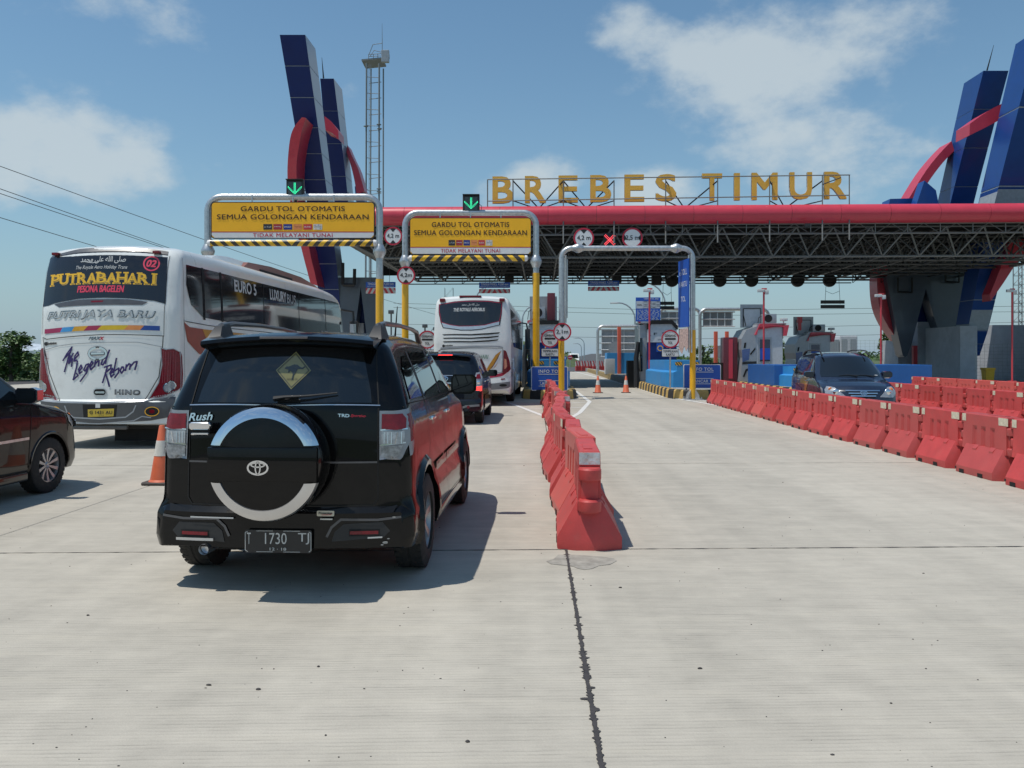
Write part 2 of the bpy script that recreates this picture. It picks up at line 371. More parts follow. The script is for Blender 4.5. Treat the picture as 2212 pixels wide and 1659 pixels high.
# ------------------------------------------------------------------ ground
def concrete():
    m = bpy.data.materials.new('brushed_concrete'); m.use_nodes = True; t = m.node_tree; b = t.nodes['Principled BSDF']; K = t.links
    g = nd(t, 'ShaderNodeNewGeometry'); oi = nd(t, 'ShaderNodeObjectInfo')
    big = nd(t, 'ShaderNodeTexNoise', Scale=0.35, Detail=7.0, Roughness=0.65); K.new(g.outputs['Position'], big.inputs['Vector'])
    mid = nd(t, 'ShaderNodeTexNoise', Scale=3.2, Detail=8.0, Roughness=0.7); K.new(g.outputs['Position'], mid.inputs['Vector'])
    mp1 = nd(t, 'ShaderNodeMapping'); mp1.inputs['Scale'].default_value = (0.55, 4.0, 1); K.new(g.outputs['Position'], mp1.inputs[0])
    stk = nd(t, 'ShaderNodeTexNoise', Scale=1.6, Detail=7.0, Roughness=0.68); K.new(mp1.outputs[0], stk.inputs['Vector'])
    mp2 = nd(t, 'ShaderNodeMapping'); mp2.inputs['Scale'].default_value = (1.0, 26.0, 1); mp2.inputs['Rotation'].default_value = (0, 0, R(-1.6)); K.new(g.outputs['Position'], mp2.inputs[0])
    grv = nd(t, 'ShaderNodeTexNoise', Scale=1.5, Detail=5.0, Roughness=0.6); K.new(mp2.outputs[0], grv.inputs['Vector'])
    tyr = nd(t, 'ShaderNodeMapping'); tyr.inputs['Scale'].default_value = (2.2, 0.12, 1); tyr.inputs['Rotation'].default_value = (0, 0, R(2)); K.new(g.outputs['Position'], tyr.inputs[0])
    tr = nd(t, 'ShaderNodeTexNoise', Scale=1.0, Detail=3.0); K.new(tyr.outputs[0], tr.inputs['Vector'])
    fine = nd(t, 'ShaderNodeTexNoise', Scale=90.0, Detail=3.0, Roughness=0.7); K.new(g.outputs['Position'], fine.inputs['Vector'])
    sp = nd(t, 'ShaderNodeSeparateXYZ'); K.new(g.outputs['Position'], sp.inputs[0])
    mp3 = nd(t, 'ShaderNodeMapping'); mp3.inputs['Scale'].default_value = (1.0, 7.0, 1); K.new(g.outputs['Position'], mp3.inputs[0])
    dsh = nd(t, 'ShaderNodeTexNoise', Scale=2.6, Detail=6.0, Roughness=0.7); K.new(mp3.outputs[0], dsh.inputs['Vector'])
    wv = mth(t, 'SINE', mth(t, 'MULTIPLY', mth(t, 'ADD', mth(t, 'ADD', sp.outputs['Y'], mth(t, 'MULTIPLY', sp.outputs['X'], -0.028)), mth(t, 'MULTIPLY', mid.outputs['Fac'], 0.03)), 6.2832 / 0.032))
    def cen(o, a): return mth(t, 'MULTIPLY', mth(t, 'SUBTRACT', o, 0.5), a)
    v = mth(t, 'ADD', cen(big.outputs['Fac'], 0.5), cen(mid.outputs['Fac'], 0.42))
    v = mth(t, 'ADD', v, cen(stk.outputs['Fac'], 0.34)); v = mth(t, 'ADD', v, cen(grv.outputs['Fac'], 0.15)); v = mth(t, 'ADD', v, cen(tr.outputs['Fac'], 0.42))
    v = mth(t, 'ADD', v, cen(fine.outputs['Fac'], 0.2)); v = mth(t, 'ADD', v, mth(t, 'MULTIPLY', cen(oi.outputs['Random'], 1.0), 0.07))
    v = mth(t, 'ADD', v, mth(t, 'MULTIPLY', mth(t, 'MULTIPLY', mth(t, 'SUBTRACT', wv, 0.35, clamp=True), mth(t, 'SUBTRACT', dsh.outputs['Fac'], 0.42, clamp=True)), -1.9))
    v = mth(t, 'ADD', v, 1.0)
    sc_ = nd(t, 'ShaderNodeVectorMath'); sc_.operation = 'SCALE'; sc_.inputs[0].default_value = (0.405, 0.374, 0.317); K.new(v, sc_.inputs['Scale'])
    # worn, slightly yellower patches and dark specks
    pm = nd(t, 'ShaderNodeMix'); pm.data_type = 'RGBA'; K.new(mth(t, 'MULTIPLY', mth(t, 'SUBTRACT', stk.outputs['Fac'], 0.52, clamp=True), 1.6), pm.inputs[0]); K.new(sc_.outputs[0], pm.inputs[6]); pm.inputs[7].default_value = (0.46, 0.42, 0.34, 1)
    vo = nd(t, 'ShaderNodeTexVoronoi', Scale=5.5); K.new(g.outputs['Position'], vo.inputs['Vector'])
    spk = mth(t, 'MULTIPLY', mth(t, 'LESS_THAN', vo.outputs['Distance'], mth(t, 'MULTIPLY', mth(t, 'SUBTRACT', mid.outputs['Fac'], 0.50, clamp=True), 0.32)), 0.55)
    pk = nd(t, 'ShaderNodeMix'); pk.data_type = 'RGBA'; K.new(spk, pk.inputs[0]); K.new(pm.outputs[2], pk.inputs[6]); pk.inputs[7].default_value = (0.13, 0.12, 0.11, 1)
    K.new(pk.outputs[2], b.inputs['Base Color']); b.inputs['Roughness'].default_value = 0.82
    bn = nd(t, 'ShaderNodeBump', Strength=0.35, Distance=0.006); K.new(mth(t, 'ADD', mth(t, 'ADD', mth(t, 'MULTIPLY', wv, 0.25), grv.outputs['Fac']), fine.outputs['Fac']), bn.inputs['Height']); K.new(bn.outputs[0], b.inputs['Normal'])
    return m
CONC = concrete()
KCONC = mat('island_concrete', (0.33, 0.32, 0.29), 0.85, var=0.15, scale=3, dirt=0.25, bump=0.2)

g = M(); g.face([(-2500, -2500, -0.09), (2500, -2500, -0.09), (2500, 2500, -0.09), (-2500, 2500, -0.09)]); struct('ground', g, GRASS, smooth=0)
g = M(); g.face([(-36, -16, -0.024), (34, -16, -0.024), (36, 96, -0.024), (-32, 96, -0.024)])
apron = struct('road', g, SEAL, smooth=0)
SU = Vector((math.sin(R(1.55)), math.cos(R(1.55)), 0)); SV = Vector((math.cos(R(1.6)), math.sin(R(1.6)), 0)); SO = Vector((0.45, 6.93, 0))
def slab_mesh(w, l, gap):
    m = M(); a, b_ = w / 2 - gap, l / 2 - gap * 0.7
    cs = [SV * x + SU * y for x, y in ((-a, -b_), (a, -b_), (a, b_), (-a, b_))]; c2 = [SV * x + SU * y for x, y in ((-a + .006, -b_ + .006), (a - .006, -b_ + .006), (a - .006, b_ - .006), (-a + .006, b_ - .006))]
    m.loft([[(c.x, c.y, -0.022) for c in cs], [(c.x, c.y, -0.005) for c in cs], [(c.x, c.y, 0) for c in c2]])
    return m.mesh('slab', 0)
SW, SL = 5.05, 5.55
sm = slab_mesh(SW, SL, 0.006)
for i in range(-6, 6):
    for j in range(-3, 15):
        c = SO + SV * (SW * (i + 0.5)) + SU * (SL * (j + 0.5))
        put('concrete_slab', sm, CONC, apron, loc=(c.x, c.y, 0))
# ragged bitumen sealing of the near longitudinal joint
random.seed(3); m = M(); pl, pr = [], []
t_ = -5.2
while t_ < 0.02:
    r = random.random(); w = 0.008 + 0.012 * r * r + (0.016 if random.random() < 0.12 else 0) + 0.004 * max(0, -t_ / 5)
    for q, ww in ((0, w), (0.011, 0.006 + 0.005 * random.random())):
        o_ = random.uniform(-.003, .003); c = SO + SU * (t_ + q); pl.append(c + SV * (-ww + o_)); pr.append(c + SV * (ww * random.uniform(.6, 1.2) + o_))
    t_ += 0.026 + random.random() * 0.012
for k in range(len(pl) - 1): m.face([(pl[k].x, pl[k].y, .004), (pr[k].x, pr[k].y, .004), (pr[k + 1].x, pr[k + 1].y, .004), (pl[k + 1].x, pl[k + 1].y, .004)])
for (dt, dx, a, b_) in ((-3.03, -.022, .030, .012), (-2.9, .008, .024, .012), (-3.15, .01, .024, .02), (-2.75, 0, .022, .018)):
    c = SO + SU * dt + SV * dx; m.face([(c.x + x, c.y + y, .0045) for x, y in circle(0, 0, a, 10, b_)])
put('joint_sealant', m, SEAL, apron, smooth=0)
# transverse joint fillings, slightly ragged
for j, wj in ((0, .010), (1, .008), (2, .008), (3, .008)):
    m = M(); prev = None; x = -13.0
    while x < 13:
        c = SO + SU * (SL * j) + SV * x; w = wj * random.uniform(.55, 1.25)
        cur = (c - SU * w, c + SU * w * random.uniform(.5, 1))
        if prev: m.face([(p.x, p.y, .0035) for p in (prev[0], cur[0], cur[1], prev[1])])
        prev = cur; x += 0.07
    put('joint_sealant', m, SEAL, apron, smooth=0)
# grime around the foot of the nearest barrier
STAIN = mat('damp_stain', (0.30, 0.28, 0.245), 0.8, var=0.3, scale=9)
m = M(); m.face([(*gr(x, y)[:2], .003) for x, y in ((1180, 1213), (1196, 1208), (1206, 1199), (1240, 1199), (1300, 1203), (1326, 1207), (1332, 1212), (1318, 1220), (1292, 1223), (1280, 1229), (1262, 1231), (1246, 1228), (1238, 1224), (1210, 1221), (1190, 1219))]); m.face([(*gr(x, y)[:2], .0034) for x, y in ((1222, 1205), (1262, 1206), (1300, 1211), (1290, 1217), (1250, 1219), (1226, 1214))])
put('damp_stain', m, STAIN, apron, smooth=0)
# grit and leaf scraps on the slabs
random.seed(11); m = M()
for k in range(330):
    Y = 3.0 + 13 * random.random() ** 1.5; X = random.uniform(-.62, .62) * Y; s = random.uniform(.0015, .0045) * (1.5 if random.random() < .08 else 1)
    m.ball((X, Y, s * .4), s, random.uniform(.8, 1.8), random.uniform(.7, 1.2), .5, seg=5)
for (px, py, a, b_) in ((1512, 1445, .013, .006), (558, 1490, .013, .008), (1010, 1603, .010, .008), (688, 1441, .008, .005), (451, 1481, .014, .004), (1340, 1270, .012, .006), (190, 1330, .01, .005)):
    p = gr(px, py); m.ball((p.x, p.y, .003), 1, a, b_, .006, seg=8)
tag(put('grit', m, SEAL), 'dark grit and leaf scraps scattered over the pale concrete slabs', 'grit', kind='stuff')

# painted lines of the island noses
def line(name, pts, w, z=0.005):
    m = M()
    for a, b_ in zip(pts, pts[1:]):
        a, b_ = Vector(a), Vector(b_); d = (b_ - a).normalized(); n = Vector((-d.y, d.x, 0)) * w / 2; e = d * w * .3
        z += .0006
        m.face([(p.x, p.y, z) for p in (a - e - n, b_ + e - n, b_ + e + n, a - e + n)])
    return struct(name, m, ROADP, apron, smooth=0)
line('lane_line', [gr(1083, 866), gr(1110, 874), gr(1175, 899), gr(1196, 916)], .14)
line('lane_line', [gr(1244, 845), gr(1274, 868), gr(1252, 892), gr(1228, 906)], .14)
for (xa, ya, xb, yb) in ((1100, 868, 1262, 863), (1112, 876, 1268, 869), (1135, 884, 1262, 880), (1160, 893, 1240, 893)): line('hatch_line', [gr(xa, ya), gr(xb, yb)], .12, .004)
line('lane_line', [gr(1242, 803), gr(1367, 835), gr(1433, 857), gr(1509, 869), gr(1590, 884), gr(1720, 905)], .15)
for (xa, ya, xb, yb) in ((1440, 856.5, 1560, 862), (1478, 864, 1575, 869), (1540, 873, 1590, 876)): line('hatch_line', [gr(xa, ya), gr(xb, yb)], .12, .004)

# highway beyond the plaza, and low rises either side
m = M(); hw = [(-9, 90), (11, 90), (12.5, 150), (20, 230), (32, 330)]
m.face([(p[0], p[1], -.03) for p in ((-12, 92), (20, 92), (26, 150), (4, 150))]); m.face([(4, 150, -.03), (26, 150, -.03), (70, 420, 3.2), (40, 420, 3.2)])
struct('highway', m, ASPH, smooth=0)
m = M(); m.face([(17.6, 100, -.02), (17.9, 100, -.02), (56.8, 400, 3.03), (55.8, 400, 3.03)]); struct('highway_line', m, ROADP, smooth=0)
def mound(name, cx, cy, rx, ry, h, mt=GRASS):
    m = M(); rings = []
    for k in range(9):
        q = k / 8; rings.append([(cx + rx * (1 - q) * math.cos(a) * (1 + .1 * math.sin(3 * a)), cy + ry * (1 - q) * math.sin(a), -.12 + h * (math.sin(q * math.pi / 2) ** 1.3)) for a in [2 * math.pi * i / 32 for i in range(32)]])
    m.loft(rings); struct(name, m, mt)
mound('embankment', 1, 150, 14, 22, 4.6)
mound('embankment', -62, 84, 32, 24, 1.2)
mound('embankment', 52, 190, 30, 60, 1.5)

# ------------------------------------------------------------------ canopy: space frame, red tube, lettering
def gt(a, b_, z): p = Vector((0, 43, 0)) + V * a + U * b_; return Vector((p.x, p.y, z))
A0, A1, D1 = -9.9, 31.5, 15.5
can = thing('toll_canopy', 'long flat roof over the toll lanes, dark steel space frame edged by a red tube', 'canopy')
cyl = M(); cyl.lathe([(1, 0), (1, 1)], seg=6); cylm = cyl.mesh('bar')
nbar = [0]; rest = M()
def bar(a, b_, r, m=TRUSS, single=False):
    a, b_ = Vector(a), Vector(b_); d = b_ - a
    if single and nbar[0] < 295:
        nbar[0] += 1
        key = 'barmesh' + m.name
        if key not in _tx: me = cylm.copy(); me.materials.append(m); _tx[key] = me
        o = bpy.data.objects.new('truss_bar', _tx[key]); C.objects.link(o); o.parent = can
        o.matrix_world = Matrix.Translation(a) @ d.to_track_quat('Z', 'Y').to_matrix().to_4x4() @ Matrix.Diagonal((r, r, d.length, 1))
    else: rest.mi = 0 if m is TRUSS else 1; rest.tube([a, b_], r, 5, caps=False)
na, nb = 22, 8; ca, cb = (A1 - A0) / na, D1 / nb
ZT, ZB = 8.25, 6.85
def tz(i, j): return gt(A0 + ca * i, cb * j + .2, ZT)
def bz(i, j): return gt(A0 + ca * (i + .5), cb * (j + .5) + .2, ZB)
for i in range(na + 1):
    bar(gt(A0 + ca * i, .2, ZT), gt(A0 + ca * i, D1, ZT), .05)
for j in range(nb + 1): bar(tz(0, j), tz(na, j), .05)
for j in range(nb):
    for i in range(1, na - 2):
        bar(bz(i, j), bz(i + 1, j), .065, TRUSSL if j == 0 else TRUSS, j < 2)
    for i in range(1, na - 1):
        if j < nb - 1: bar(bz(i, j), bz(i, j + 1), .055, TRUSS, j < 1)
        for (di, dj) in ((0, 0), (1, 0), (0, 1), (1, 1)):
            bar(bz(i, j), tz(i + di, j + dj), .045, TRUSSL if (j == 0 and dj == 0) else TRUSS, j < 2 and dj == 0)
    bar(bz(1, j), tz(0, j), .06, TRUSSL, True); bar(bz(na - 2, j), tz(na, j), .06, TRUSSL, True)
bar(bz(1, 0), bz(1, nb - 1), .07, TRUSSL, True); bar(bz(na - 2, 0), bz(na - 2, nb - 1), .07, TRUSSL, True)
for z in (8.38, 7.87): bar(gt(A0, -.02, z), gt(A1 + 3, -.02, z), .045, TRUSSL, True)
for k in range(26):
    a = A0 + .8 + k * 1.62
    if a > A1: break
    bar(gt(a, -.02, 8.38), gt(a, -.02, 7.87), .03, TRUSSL); bar(gt(a, -.02, 7.87), gt(a + .8, -.02, 8.38), .022, TRUSS); bar(gt(a + .8, -.02, 8.38), gt(a + 1.6, -.02, 7.87), .022, TRUSS)
# service pipes, catwalk and lamps tangled in the frame
random.seed(5)
for k in range(90):
    a = random.uniform(A0 + 2, A1 - 2); b_ = random.uniform(1, D1 - 1); z = random.uniform(7.0, 8.0)
    bar(gt(a, b_, z), gt(a + random.uniform(-2, 2), b_ + random.uniform(-2, 2), z + random.uniform(-.2, .4)), .025)
put('space_frame_bars', rest, [TRUSS, TRUSSL], can, kind='stuff')
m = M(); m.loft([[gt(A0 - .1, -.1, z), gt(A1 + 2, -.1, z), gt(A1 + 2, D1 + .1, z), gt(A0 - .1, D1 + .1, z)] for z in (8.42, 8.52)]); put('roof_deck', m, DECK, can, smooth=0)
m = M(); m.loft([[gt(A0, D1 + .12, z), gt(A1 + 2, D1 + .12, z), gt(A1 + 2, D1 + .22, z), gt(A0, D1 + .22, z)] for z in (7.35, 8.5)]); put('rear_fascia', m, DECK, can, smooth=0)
k = 0; a = A0 - .5
while a < A1 + 2:
    m = M(); n = min(a + 2.45, A1 + 2); m.tube([gt(a + .008, -.15, 8.85), gt(n - .008, -.15, 8.85)], .475, 20); put('tube_segment', m, RTUBE, can); a += 2.45
m = M(); m.tube([gt(A0 - .45, -.15, 8.85), gt(A1 + 2, -.15, 8.85)], .46, 16); put('tube_core', m, PLASTIC, can)
# lower service rail at the rear with round fans and boxes
m = M(); m.tube([gt(A0 + 2, 13, 6.5), gt(A1 - 9.5, 13, 6.5)], .04, 6)
for k in range(18): a = A0 + 2.4 + k * 1.85; m.tube([gt(a, 13, 6.5), gt(a, 13, 6.95)], .025, 5); m.tube([gt(a, 13, 6.5), gt(a + .5, 13, 6.9)], .02, 5)
put('service_rail', m, PLASTIC, can)
FANP = ('leftmost', 'second from the left', 'third from the left', 'fourth from the left', 'second from the right', 'rightmost')
for fi, x in enumerate((1387, 1451.8, 1555.4, 1624, 1723.5, 1792.4)):
    p = at(x, 605.7, 55.5); m = M(); m.lathe([(.06, -.16), (.42, -.1), (.44, 0), (.44, .12), (.3, .16)], axis='y', seg=22)
    o = tag(put('traffic_fan', m, PLASTIC, loc=p), 'round black fan under the rear of the canopy, %s of the six' % FANP[fi], 'fan', 'round black fans in a row under the canopy')
    m = M(); m.tube([(0, 0, .4), (0, 0, .9)], .03, 6); put('bracket', m, PLASTIC, o)
for (x, y, bl) in ((1332, 601, 'left of the round fans'), (1160, 605, 'behind the pole between the two lane portals'), (1418, 606, 'between the two leftmost round fans'), (1100, 601, 'above the height board over the white coach')):
    p = at(x, y, 54); m = M(); m.box(-.3, .3, -.2, .2, -.3, .35, .03); tag(put('ceiling_box', m, PLASTIC, loc=p), 'black equipment box under the canopy, ' + bl, 'equipment box', 'black boxes under the canopy')

def shot(name, label, cat, x, y, Y, rz=-RD, group=None): return thing(name, label, cat, at(x, y, Y), rz, group)
def disc(parent, name, r0, r1, y, m, seg=32):
    k = M(); k.lathe([(r1, y), (r1, y - .006)], axis='y', seg=seg) if r0 == 0 else k.lathe([(r0, y), (r1, y), (r1, y - .008), (r0, y - .008)], axis='y', seg=seg, caps=False)
    return put(name, k, m, parent)
def round_sign(loc, r, text, label, kind='h', rz=0.0, back=True):
    t = thing('round_sign', label, 'road sign', loc, rz)
    k = M(); k.lathe([(r, .02), (r, 0)], axis='y', seg=36); put('sign_plate', k, WSIGN, t)
    disc(t, 'red_border', r * .84, r, -.002, RSIGN, 36)
    if kind == 'h':
        for s in (1, -1):
            k = M(); k.flat(([(-r * .34, s * r * .80), (0, s * r * .88), (r * .34, s * r * .80), (0, s * r * .42)], [(0, 1, 2, 3)]), front(0, 0, -.004)); put('clearance_mark', k, KSIGN, t, smooth=0)
    if kind == 'w':
        for s in (1, -1):
            k = M(); k.flat(([(s * r * .80, -r * .34), (s * r * .88, 0), (s * r * .80, r * .34), (s * r * .56, 0)], [(0, 1, 2, 3)]), front(0, 0, -.004)); put('clearance_mark', k, KSIGN, t, smooth=0)
    if kind == 'g':
        words('lettering', 'GERBANG', t, KSIGN, front(0, r * .36, -.004), w=r * 1.22, h=r * .26, bold=.02)
        words('lettering', 'TOL', t, KSIGN, front(0, -r * .42, -.004), w=r * .5, h=r * .30, bold=.02)
        k = M(); k.flat((rrect(0, 0, r * 1.22, r * .2, r * .09), [tuple(range(20))]), front(0, 0, -.004)); put('black_bar', k, KSIGN, t, smooth=0)
    else: words('lettering', text, t, KSIGN, front(0, 0, -.004), w=r * 1.3, h=r * .5, bold=.025)
    return t
def on_canopy(x, y): return at(x, y, 42.35)
round_sign(on_canopy(849, 509.8), .47, '4,2 m', 'round red-rimmed 4,2 m height sign between the two yellow boards', 'h', -RD)
round_sign(on_canopy(1261, 514.2), .52, '4,2 m', 'round red-rimmed 4,2 m height sign left of the red cross on the canopy edge', 'h', -RD)
round_sign(on_canopy(1366, 514), .52, '2,5 m', 'round red-rimmed 2,5 m width sign right of the red cross on the canopy edge', 'w', -RD)
t = shot('lane_signal', 'black box signal with a lit red cross hanging on the canopy edge', 'lane signal', 1317, 518.2, 42.4)
m = M(); m.box(-.31, .31, 0, .18, -.36, .36, .02); put('signal_box', m, PLASTIC, t)
m = M()
for s in (1, -1):
    for k in range(-5, 6):
        for q in (-.028, .028): m.lathe([(.026, -.012), (.018, -.025)], origin=(k * .046 + q * s, 0, s * k * .046 - q), axis='y', seg=6)
put('led_cross', m, LED_R, t)

# roof lettering
ns = thing('roof_sign', 'large gold letters BREBES TIMUR on a steel frame above the red tube', 'roof sign')
Z8 = zm(1500, 500, 1.7015)
spans = [('B', 117, 232), ('R', 293, 410), ('E', 476, 583), ('B', 648, 764), ('E', 834, 943), ('S', 1003, 1117), ('T', 1255, 1365), ('I', 1432, 1458), ('M', 1523, 1667), ('U', 1730, 1853), ('R', 1918, 2040)]
for ch, xa, xb in spans:
    xm = (xa + xb) / 2; ym = 179 - (xm - 170) * 25.5 / 1850
    (xd, yd) = Z8(xm, ym); w = (xb - xa) / 1.7015 / 1.4756 / F * 42.4; h = 148 / 1.7015 / 1.4756 / F * 42.4
    Yl = 42.95 - (at(xd, yd, 42.4).x) * math.tan(RD)
    p = at(xd, yd, Yl)
    m = emb(ch, front(0, 0, 0), w * .92, h * .95, bold=.036); r = bmesh.ops.extrude_face_region(m.bm, geom=m.bm.faces[:])
    for v in r['geom']:
        if isinstance(v, bmesh.types.BMVert): v.co.y += .14
    o = put('letter', m, [GOLD, PANW], ns, loc=p, rot=(0, 0, -RD), smooth=0, label='gold letter ' + ch)
    for f in o.data.polygons:
        if abs(f.normal.y) < .5: f.material_index = 1
fr = []
def sb(x, y, Y): return at(*Z8(x, y), Y)
def nb_(x, y, dy=0): X = at(*Z8(x, y), 42.6).x; return sb(x, y, 42.75 - X * math.tan(RD) + dy)
def sbar(a, b_, r=.03, m=TRUSSL, name='frame_bar'):
    k = M(); k.tube([a, b_], r, 6); put(name, k, m, ns)
sbar(nb_(92, 123), nb_(2058, 98)); sbar(nb_(92, 240), nb_(2050, 208))
POST = [(92, 123, 300), (230, 125, 430), (503, 128, 470), (778, 128, 470), (1058, 122, 470), (1340, 118, 465), (1622, 100, 460), (1908, 100, 455), (2054, 98, 450)]
for x, y0, y1 in POST:
    sbar(nb_(x, y0), nb_(x, min(y1, 300), -.0), .03, name='frame_post')
    if y1 > 300: sbar(nb_(x, 290), nb_(x, y1, -.55), .035, name='frame_post')
for xa, xb, xm_ in ((230, 503, 370), (503, 778, 628), (1058, 1340, 1160), (1622, 1908, 1705)):
    for x in (xa, xb):
        sbar(nb_(x, 130), nb_(xm_, 280, 1.6), .035, PLASTIC, 'brace'); sbar(nb_(x, 238), nb_(xm_, 285, 1.6), .03, PLASTIC, 'brace')
sbar(nb_(1908, 150), nb_(2008, 112), .03, PLASTIC, 'brace')
for x in (503, 778, 1058, 1340, 1622, 1908, 2054): sbar(nb_(x, 128), nb_(x, 240, 1.2), .028, PLASTIC, 'brace')
for (x, y) in ((1073, 391), (1826, 375)):
    p = sb(x, y, 42.0 - .2); m = M(); m.box(-.14, .14, -.08, .12, -.1, .12, .02); tag(put('floodlight', m, PLASTIC, loc=p), 'small black floodlight on the canopy edge below the gold letters, ' + ('under the S' if x < 1500 else 'under the U'), 'floodlight')

# height boards hanging from the rear of the canopy
HAZR = striped('red_white_hazard', (0.60, 0.02, 0.04), (0.62, 0.60, 0.58), .30, 0.55)
for i, (x0, x1, y0, y1, y2, y3, lab) in enumerate(((790, 854.5, 609, 621, 622, 634, 'partly behind the left portal pole'), (1034.8, 1102, 610, 622, 624.4, 633.5, 'over the white coach in the middle lane'), (1270.3, 1337.4, 606.5, 617.7, 619.3, 628.4, 'over the empty lane inside the low grey portal'))):
    Y = 48.0; c = at((x0 + x1) / 2, (y0 + y1) / 2, Y); s = Y / F; w = (x1 - x0) * s; h = (y1 - y0) * s
    t = thing('height_board', 'blue TINGGI MAKS 4.200 mm board, ' + lab, 'height board', c, -RD)
    m = M(); m.box(-w / 2, w / 2, 0, .05, -h / 2, h / 2, .01); put('board_panel', m, BSIGN, t)
    words('lettering', 'TINGGI MAKS. 4.200 mm', t, WSIGN, front(0, h * .16, -.004), w=w * .88, h=h * .42, bold=.01)
    words('lettering', 'PATUHI BATAS TINGGI KENDARAAN', t, WSIGN, front(0, -h * .28, -.004), w=w * .9, h=h * .16)
    zc = -((y2 + y3) / 2 - (y0 + y1) / 2) * s; hh = (y3 - y2) * s
    m = M(); m.box(-w / 2, w / 2, 0, .05, -hh / 2, hh / 2, .01); put('striped_bar', m, HAZR, t, loc=(0, 0, zc))
    m = M()
    for q in (-.3, .3): m.tube([(q * w, .02, zc), (q * w, .02, 1.9)], .012, 5)
    put('hanger', m, PLASTIC, t)
for (x0, x1, y0, y1, lab) in ((1773.8, 1824.4, 648, 666.5, 'over the lane of the navy car'), (1426, 1456.5, 651, 668.7, 'beside the blue tariff board')):
    Y = 50; c = at((x0 + x1) / 2, (y0 + y1) / 2, Y); s = Y / F; w = (x1 - x0) * s; h = (y1 - y0) * s
    t = thing('hanging_display', 'pair of dark flat display bars hanging on wires, ' + lab, 'display', c, -RD)
    for q in (.27, -.27): m = M(); m.box(-w / 2, w / 2, 0, .1, (q - .2) * h, (q + .2) * h, .01); put('display_bar', m, PLASTIC, t)
    m = M()
    for q in (-.32, .32): m.tube([(q * w, .05, 0), (q * w * .8, .05, 1.75)], .012, 5)
    m.tube([(-.3 * w, .05, .8), (0, .05, .62), (.3 * w, .05, .8)], .012, 5); put('hanger', m, PLASTIC, t)

# ------------------------------------------------------------------ pylons
def beam(parent, lv, mf, ms, n, seam=.0022):
    """lv: levels (xl, xr, y, Y, depth), bottom to top; n panels high"""
    def lev(t):
        t *= len(lv) - 1; i = min(int(t), len(lv) - 2); f = t - i; q = [a + (b_ - a) * f for a, b_ in zip(lv[i], lv[i + 1])]
        A = at(q[0], q[2], q[3]); B = at(q[1], q[2], q[3]); D = U * q[4]
        return [A, B, B + D, A + D]
    for k in range(n):
        m = M(); a, b_ = lev(k / n + seam * .5), lev((k + 1) / n - seam * .5)
        vs = [m._v(a), m._v(b_)]
        for i in range(4):
            f = m.bm.faces.new([vs[0][i], vs[0][(i + 1) % 4], vs[1][(i + 1) % 4], vs[1][i]]); f.material_index = 0 if i in (0, 2) else 1
        m.bm.faces.new(vs[0][::-1]); m.bm.faces.new(vs[1])
        put('cladding_panel', m, [mf, ms], parent, smooth=0)
    m = M(); c0 = lev(0.002); c1 = lev(.998); rings = []
    for t in [k / 12 for k in range(13)]:
        r = lev(min(max(t, .003), .997)); c = sum(r, Vector()) / 4; rings.append([c + (p - c) * .975 for p in r])
    m.loft(rings); put('beam_core', m, SEAMM, parent, smooth=0)
def strip(parent, outer, inner, Y, depth, m):
    """curved band: one clad panel between each pair of stations"""
    n = len(outer); Ys = Y if isinstance(Y, list) else [Y] * n
    O = [at(*p, y) for p, y in zip(outer, Ys)]; I = [at(*p, y) for p, y in zip(inner, Ys)]
    for i in range(n - 1):
        e = .0025; a, b_, c, d = O[i].lerp(O[i + 1], e), O[i + 1].lerp(O[i], e), I[i + 1].lerp(I[i], e), I[i].lerp(I[i + 1], e)
        k = M(); k.loft([[a, b_, c, d], [p + U * depth for p in (a, b_, c, d)]]); put('arc_panel', k, m, parent, smooth=0)
def smooth_pts(P, n=3):
    out = []
    for i in range(len(P) - 1):
        p0, p1, p2, p3 = [Vector(P[j]) for j in (max(i - 1, 0), i, i + 1, min(i + 2, len(P) - 1))]
        for k in range(n): t = k / n; q = .5 * ((2 * p1) + (p2 - p0) * t + (2 * p0 - 5 * p1 + 4 * p2 - p3) * t * t + (3 * p1 - p0 - 3 * p2 + p3) * t ** 3); out.append((q.x, q.y))
    return out + [tuple(P[-1])]
def slabpoly(parent, name, poly, Y, depth, m, skew=True):
    a = [at(x, y, Y) for x, y in poly]; k = M(); k.loft([a, [p + U * depth for p in a]]); return put(name, k, m, parent, smooth=0)
pr = thing('gate_pylon', 'right gate pylon of leaning blue beams and a red ring on grey W-shaped legs', 'pylon', (0, 0, 0))
pts7 = lambda L_: [Z7(*p) for p in L_]
def lv7(xl, xr, y, Y, d): a = Z7(xl, y); b_ = Z7(xr, y); return (a[0], b_[0], a[1], Y, d)
beam(pr, [lv7(640, 722, 1430, 51.6, 1.2), lv7(672, 762, 1310, 50.5, 1.6), lv7(745, 852, 930, 49.0, 1.75), lv7(784, 935, 770, 47.5, 1.9), lv7(985, 1150, -15, 44.5, 2.2)], BCLAD, BCLAD, 9)
beam(pr, [lv7(520, 632, 1050, 55.0, 1.75), lv7(590, 692, 770, 53.5, 1.9), lv7(740, 850, 172, 49.8, 2.3)], BCLAD, BCLAD, 7)
slabpoly(pr, 'leg_panel', pts7([(312, 1080), (660, 960), (700, 1010), (668, 1180), (640, 1290), (612, 1400), (600, 1425), (588, 1428), (574, 1415), (545, 1330), (520, 1255), (486, 1135), (450, 1270), (425, 1370), (403, 1430), (393, 1436), (383, 1425), (360, 1325), (330, 1180)]), 54.6, 1.1, GCLAD)
slabpoly(pr, 'inner_panel', pts7([(380, 1090), (640, 1020), (636, 1290), (600, 1320), (450, 1300)]), 56.0, .6, NCLAD)
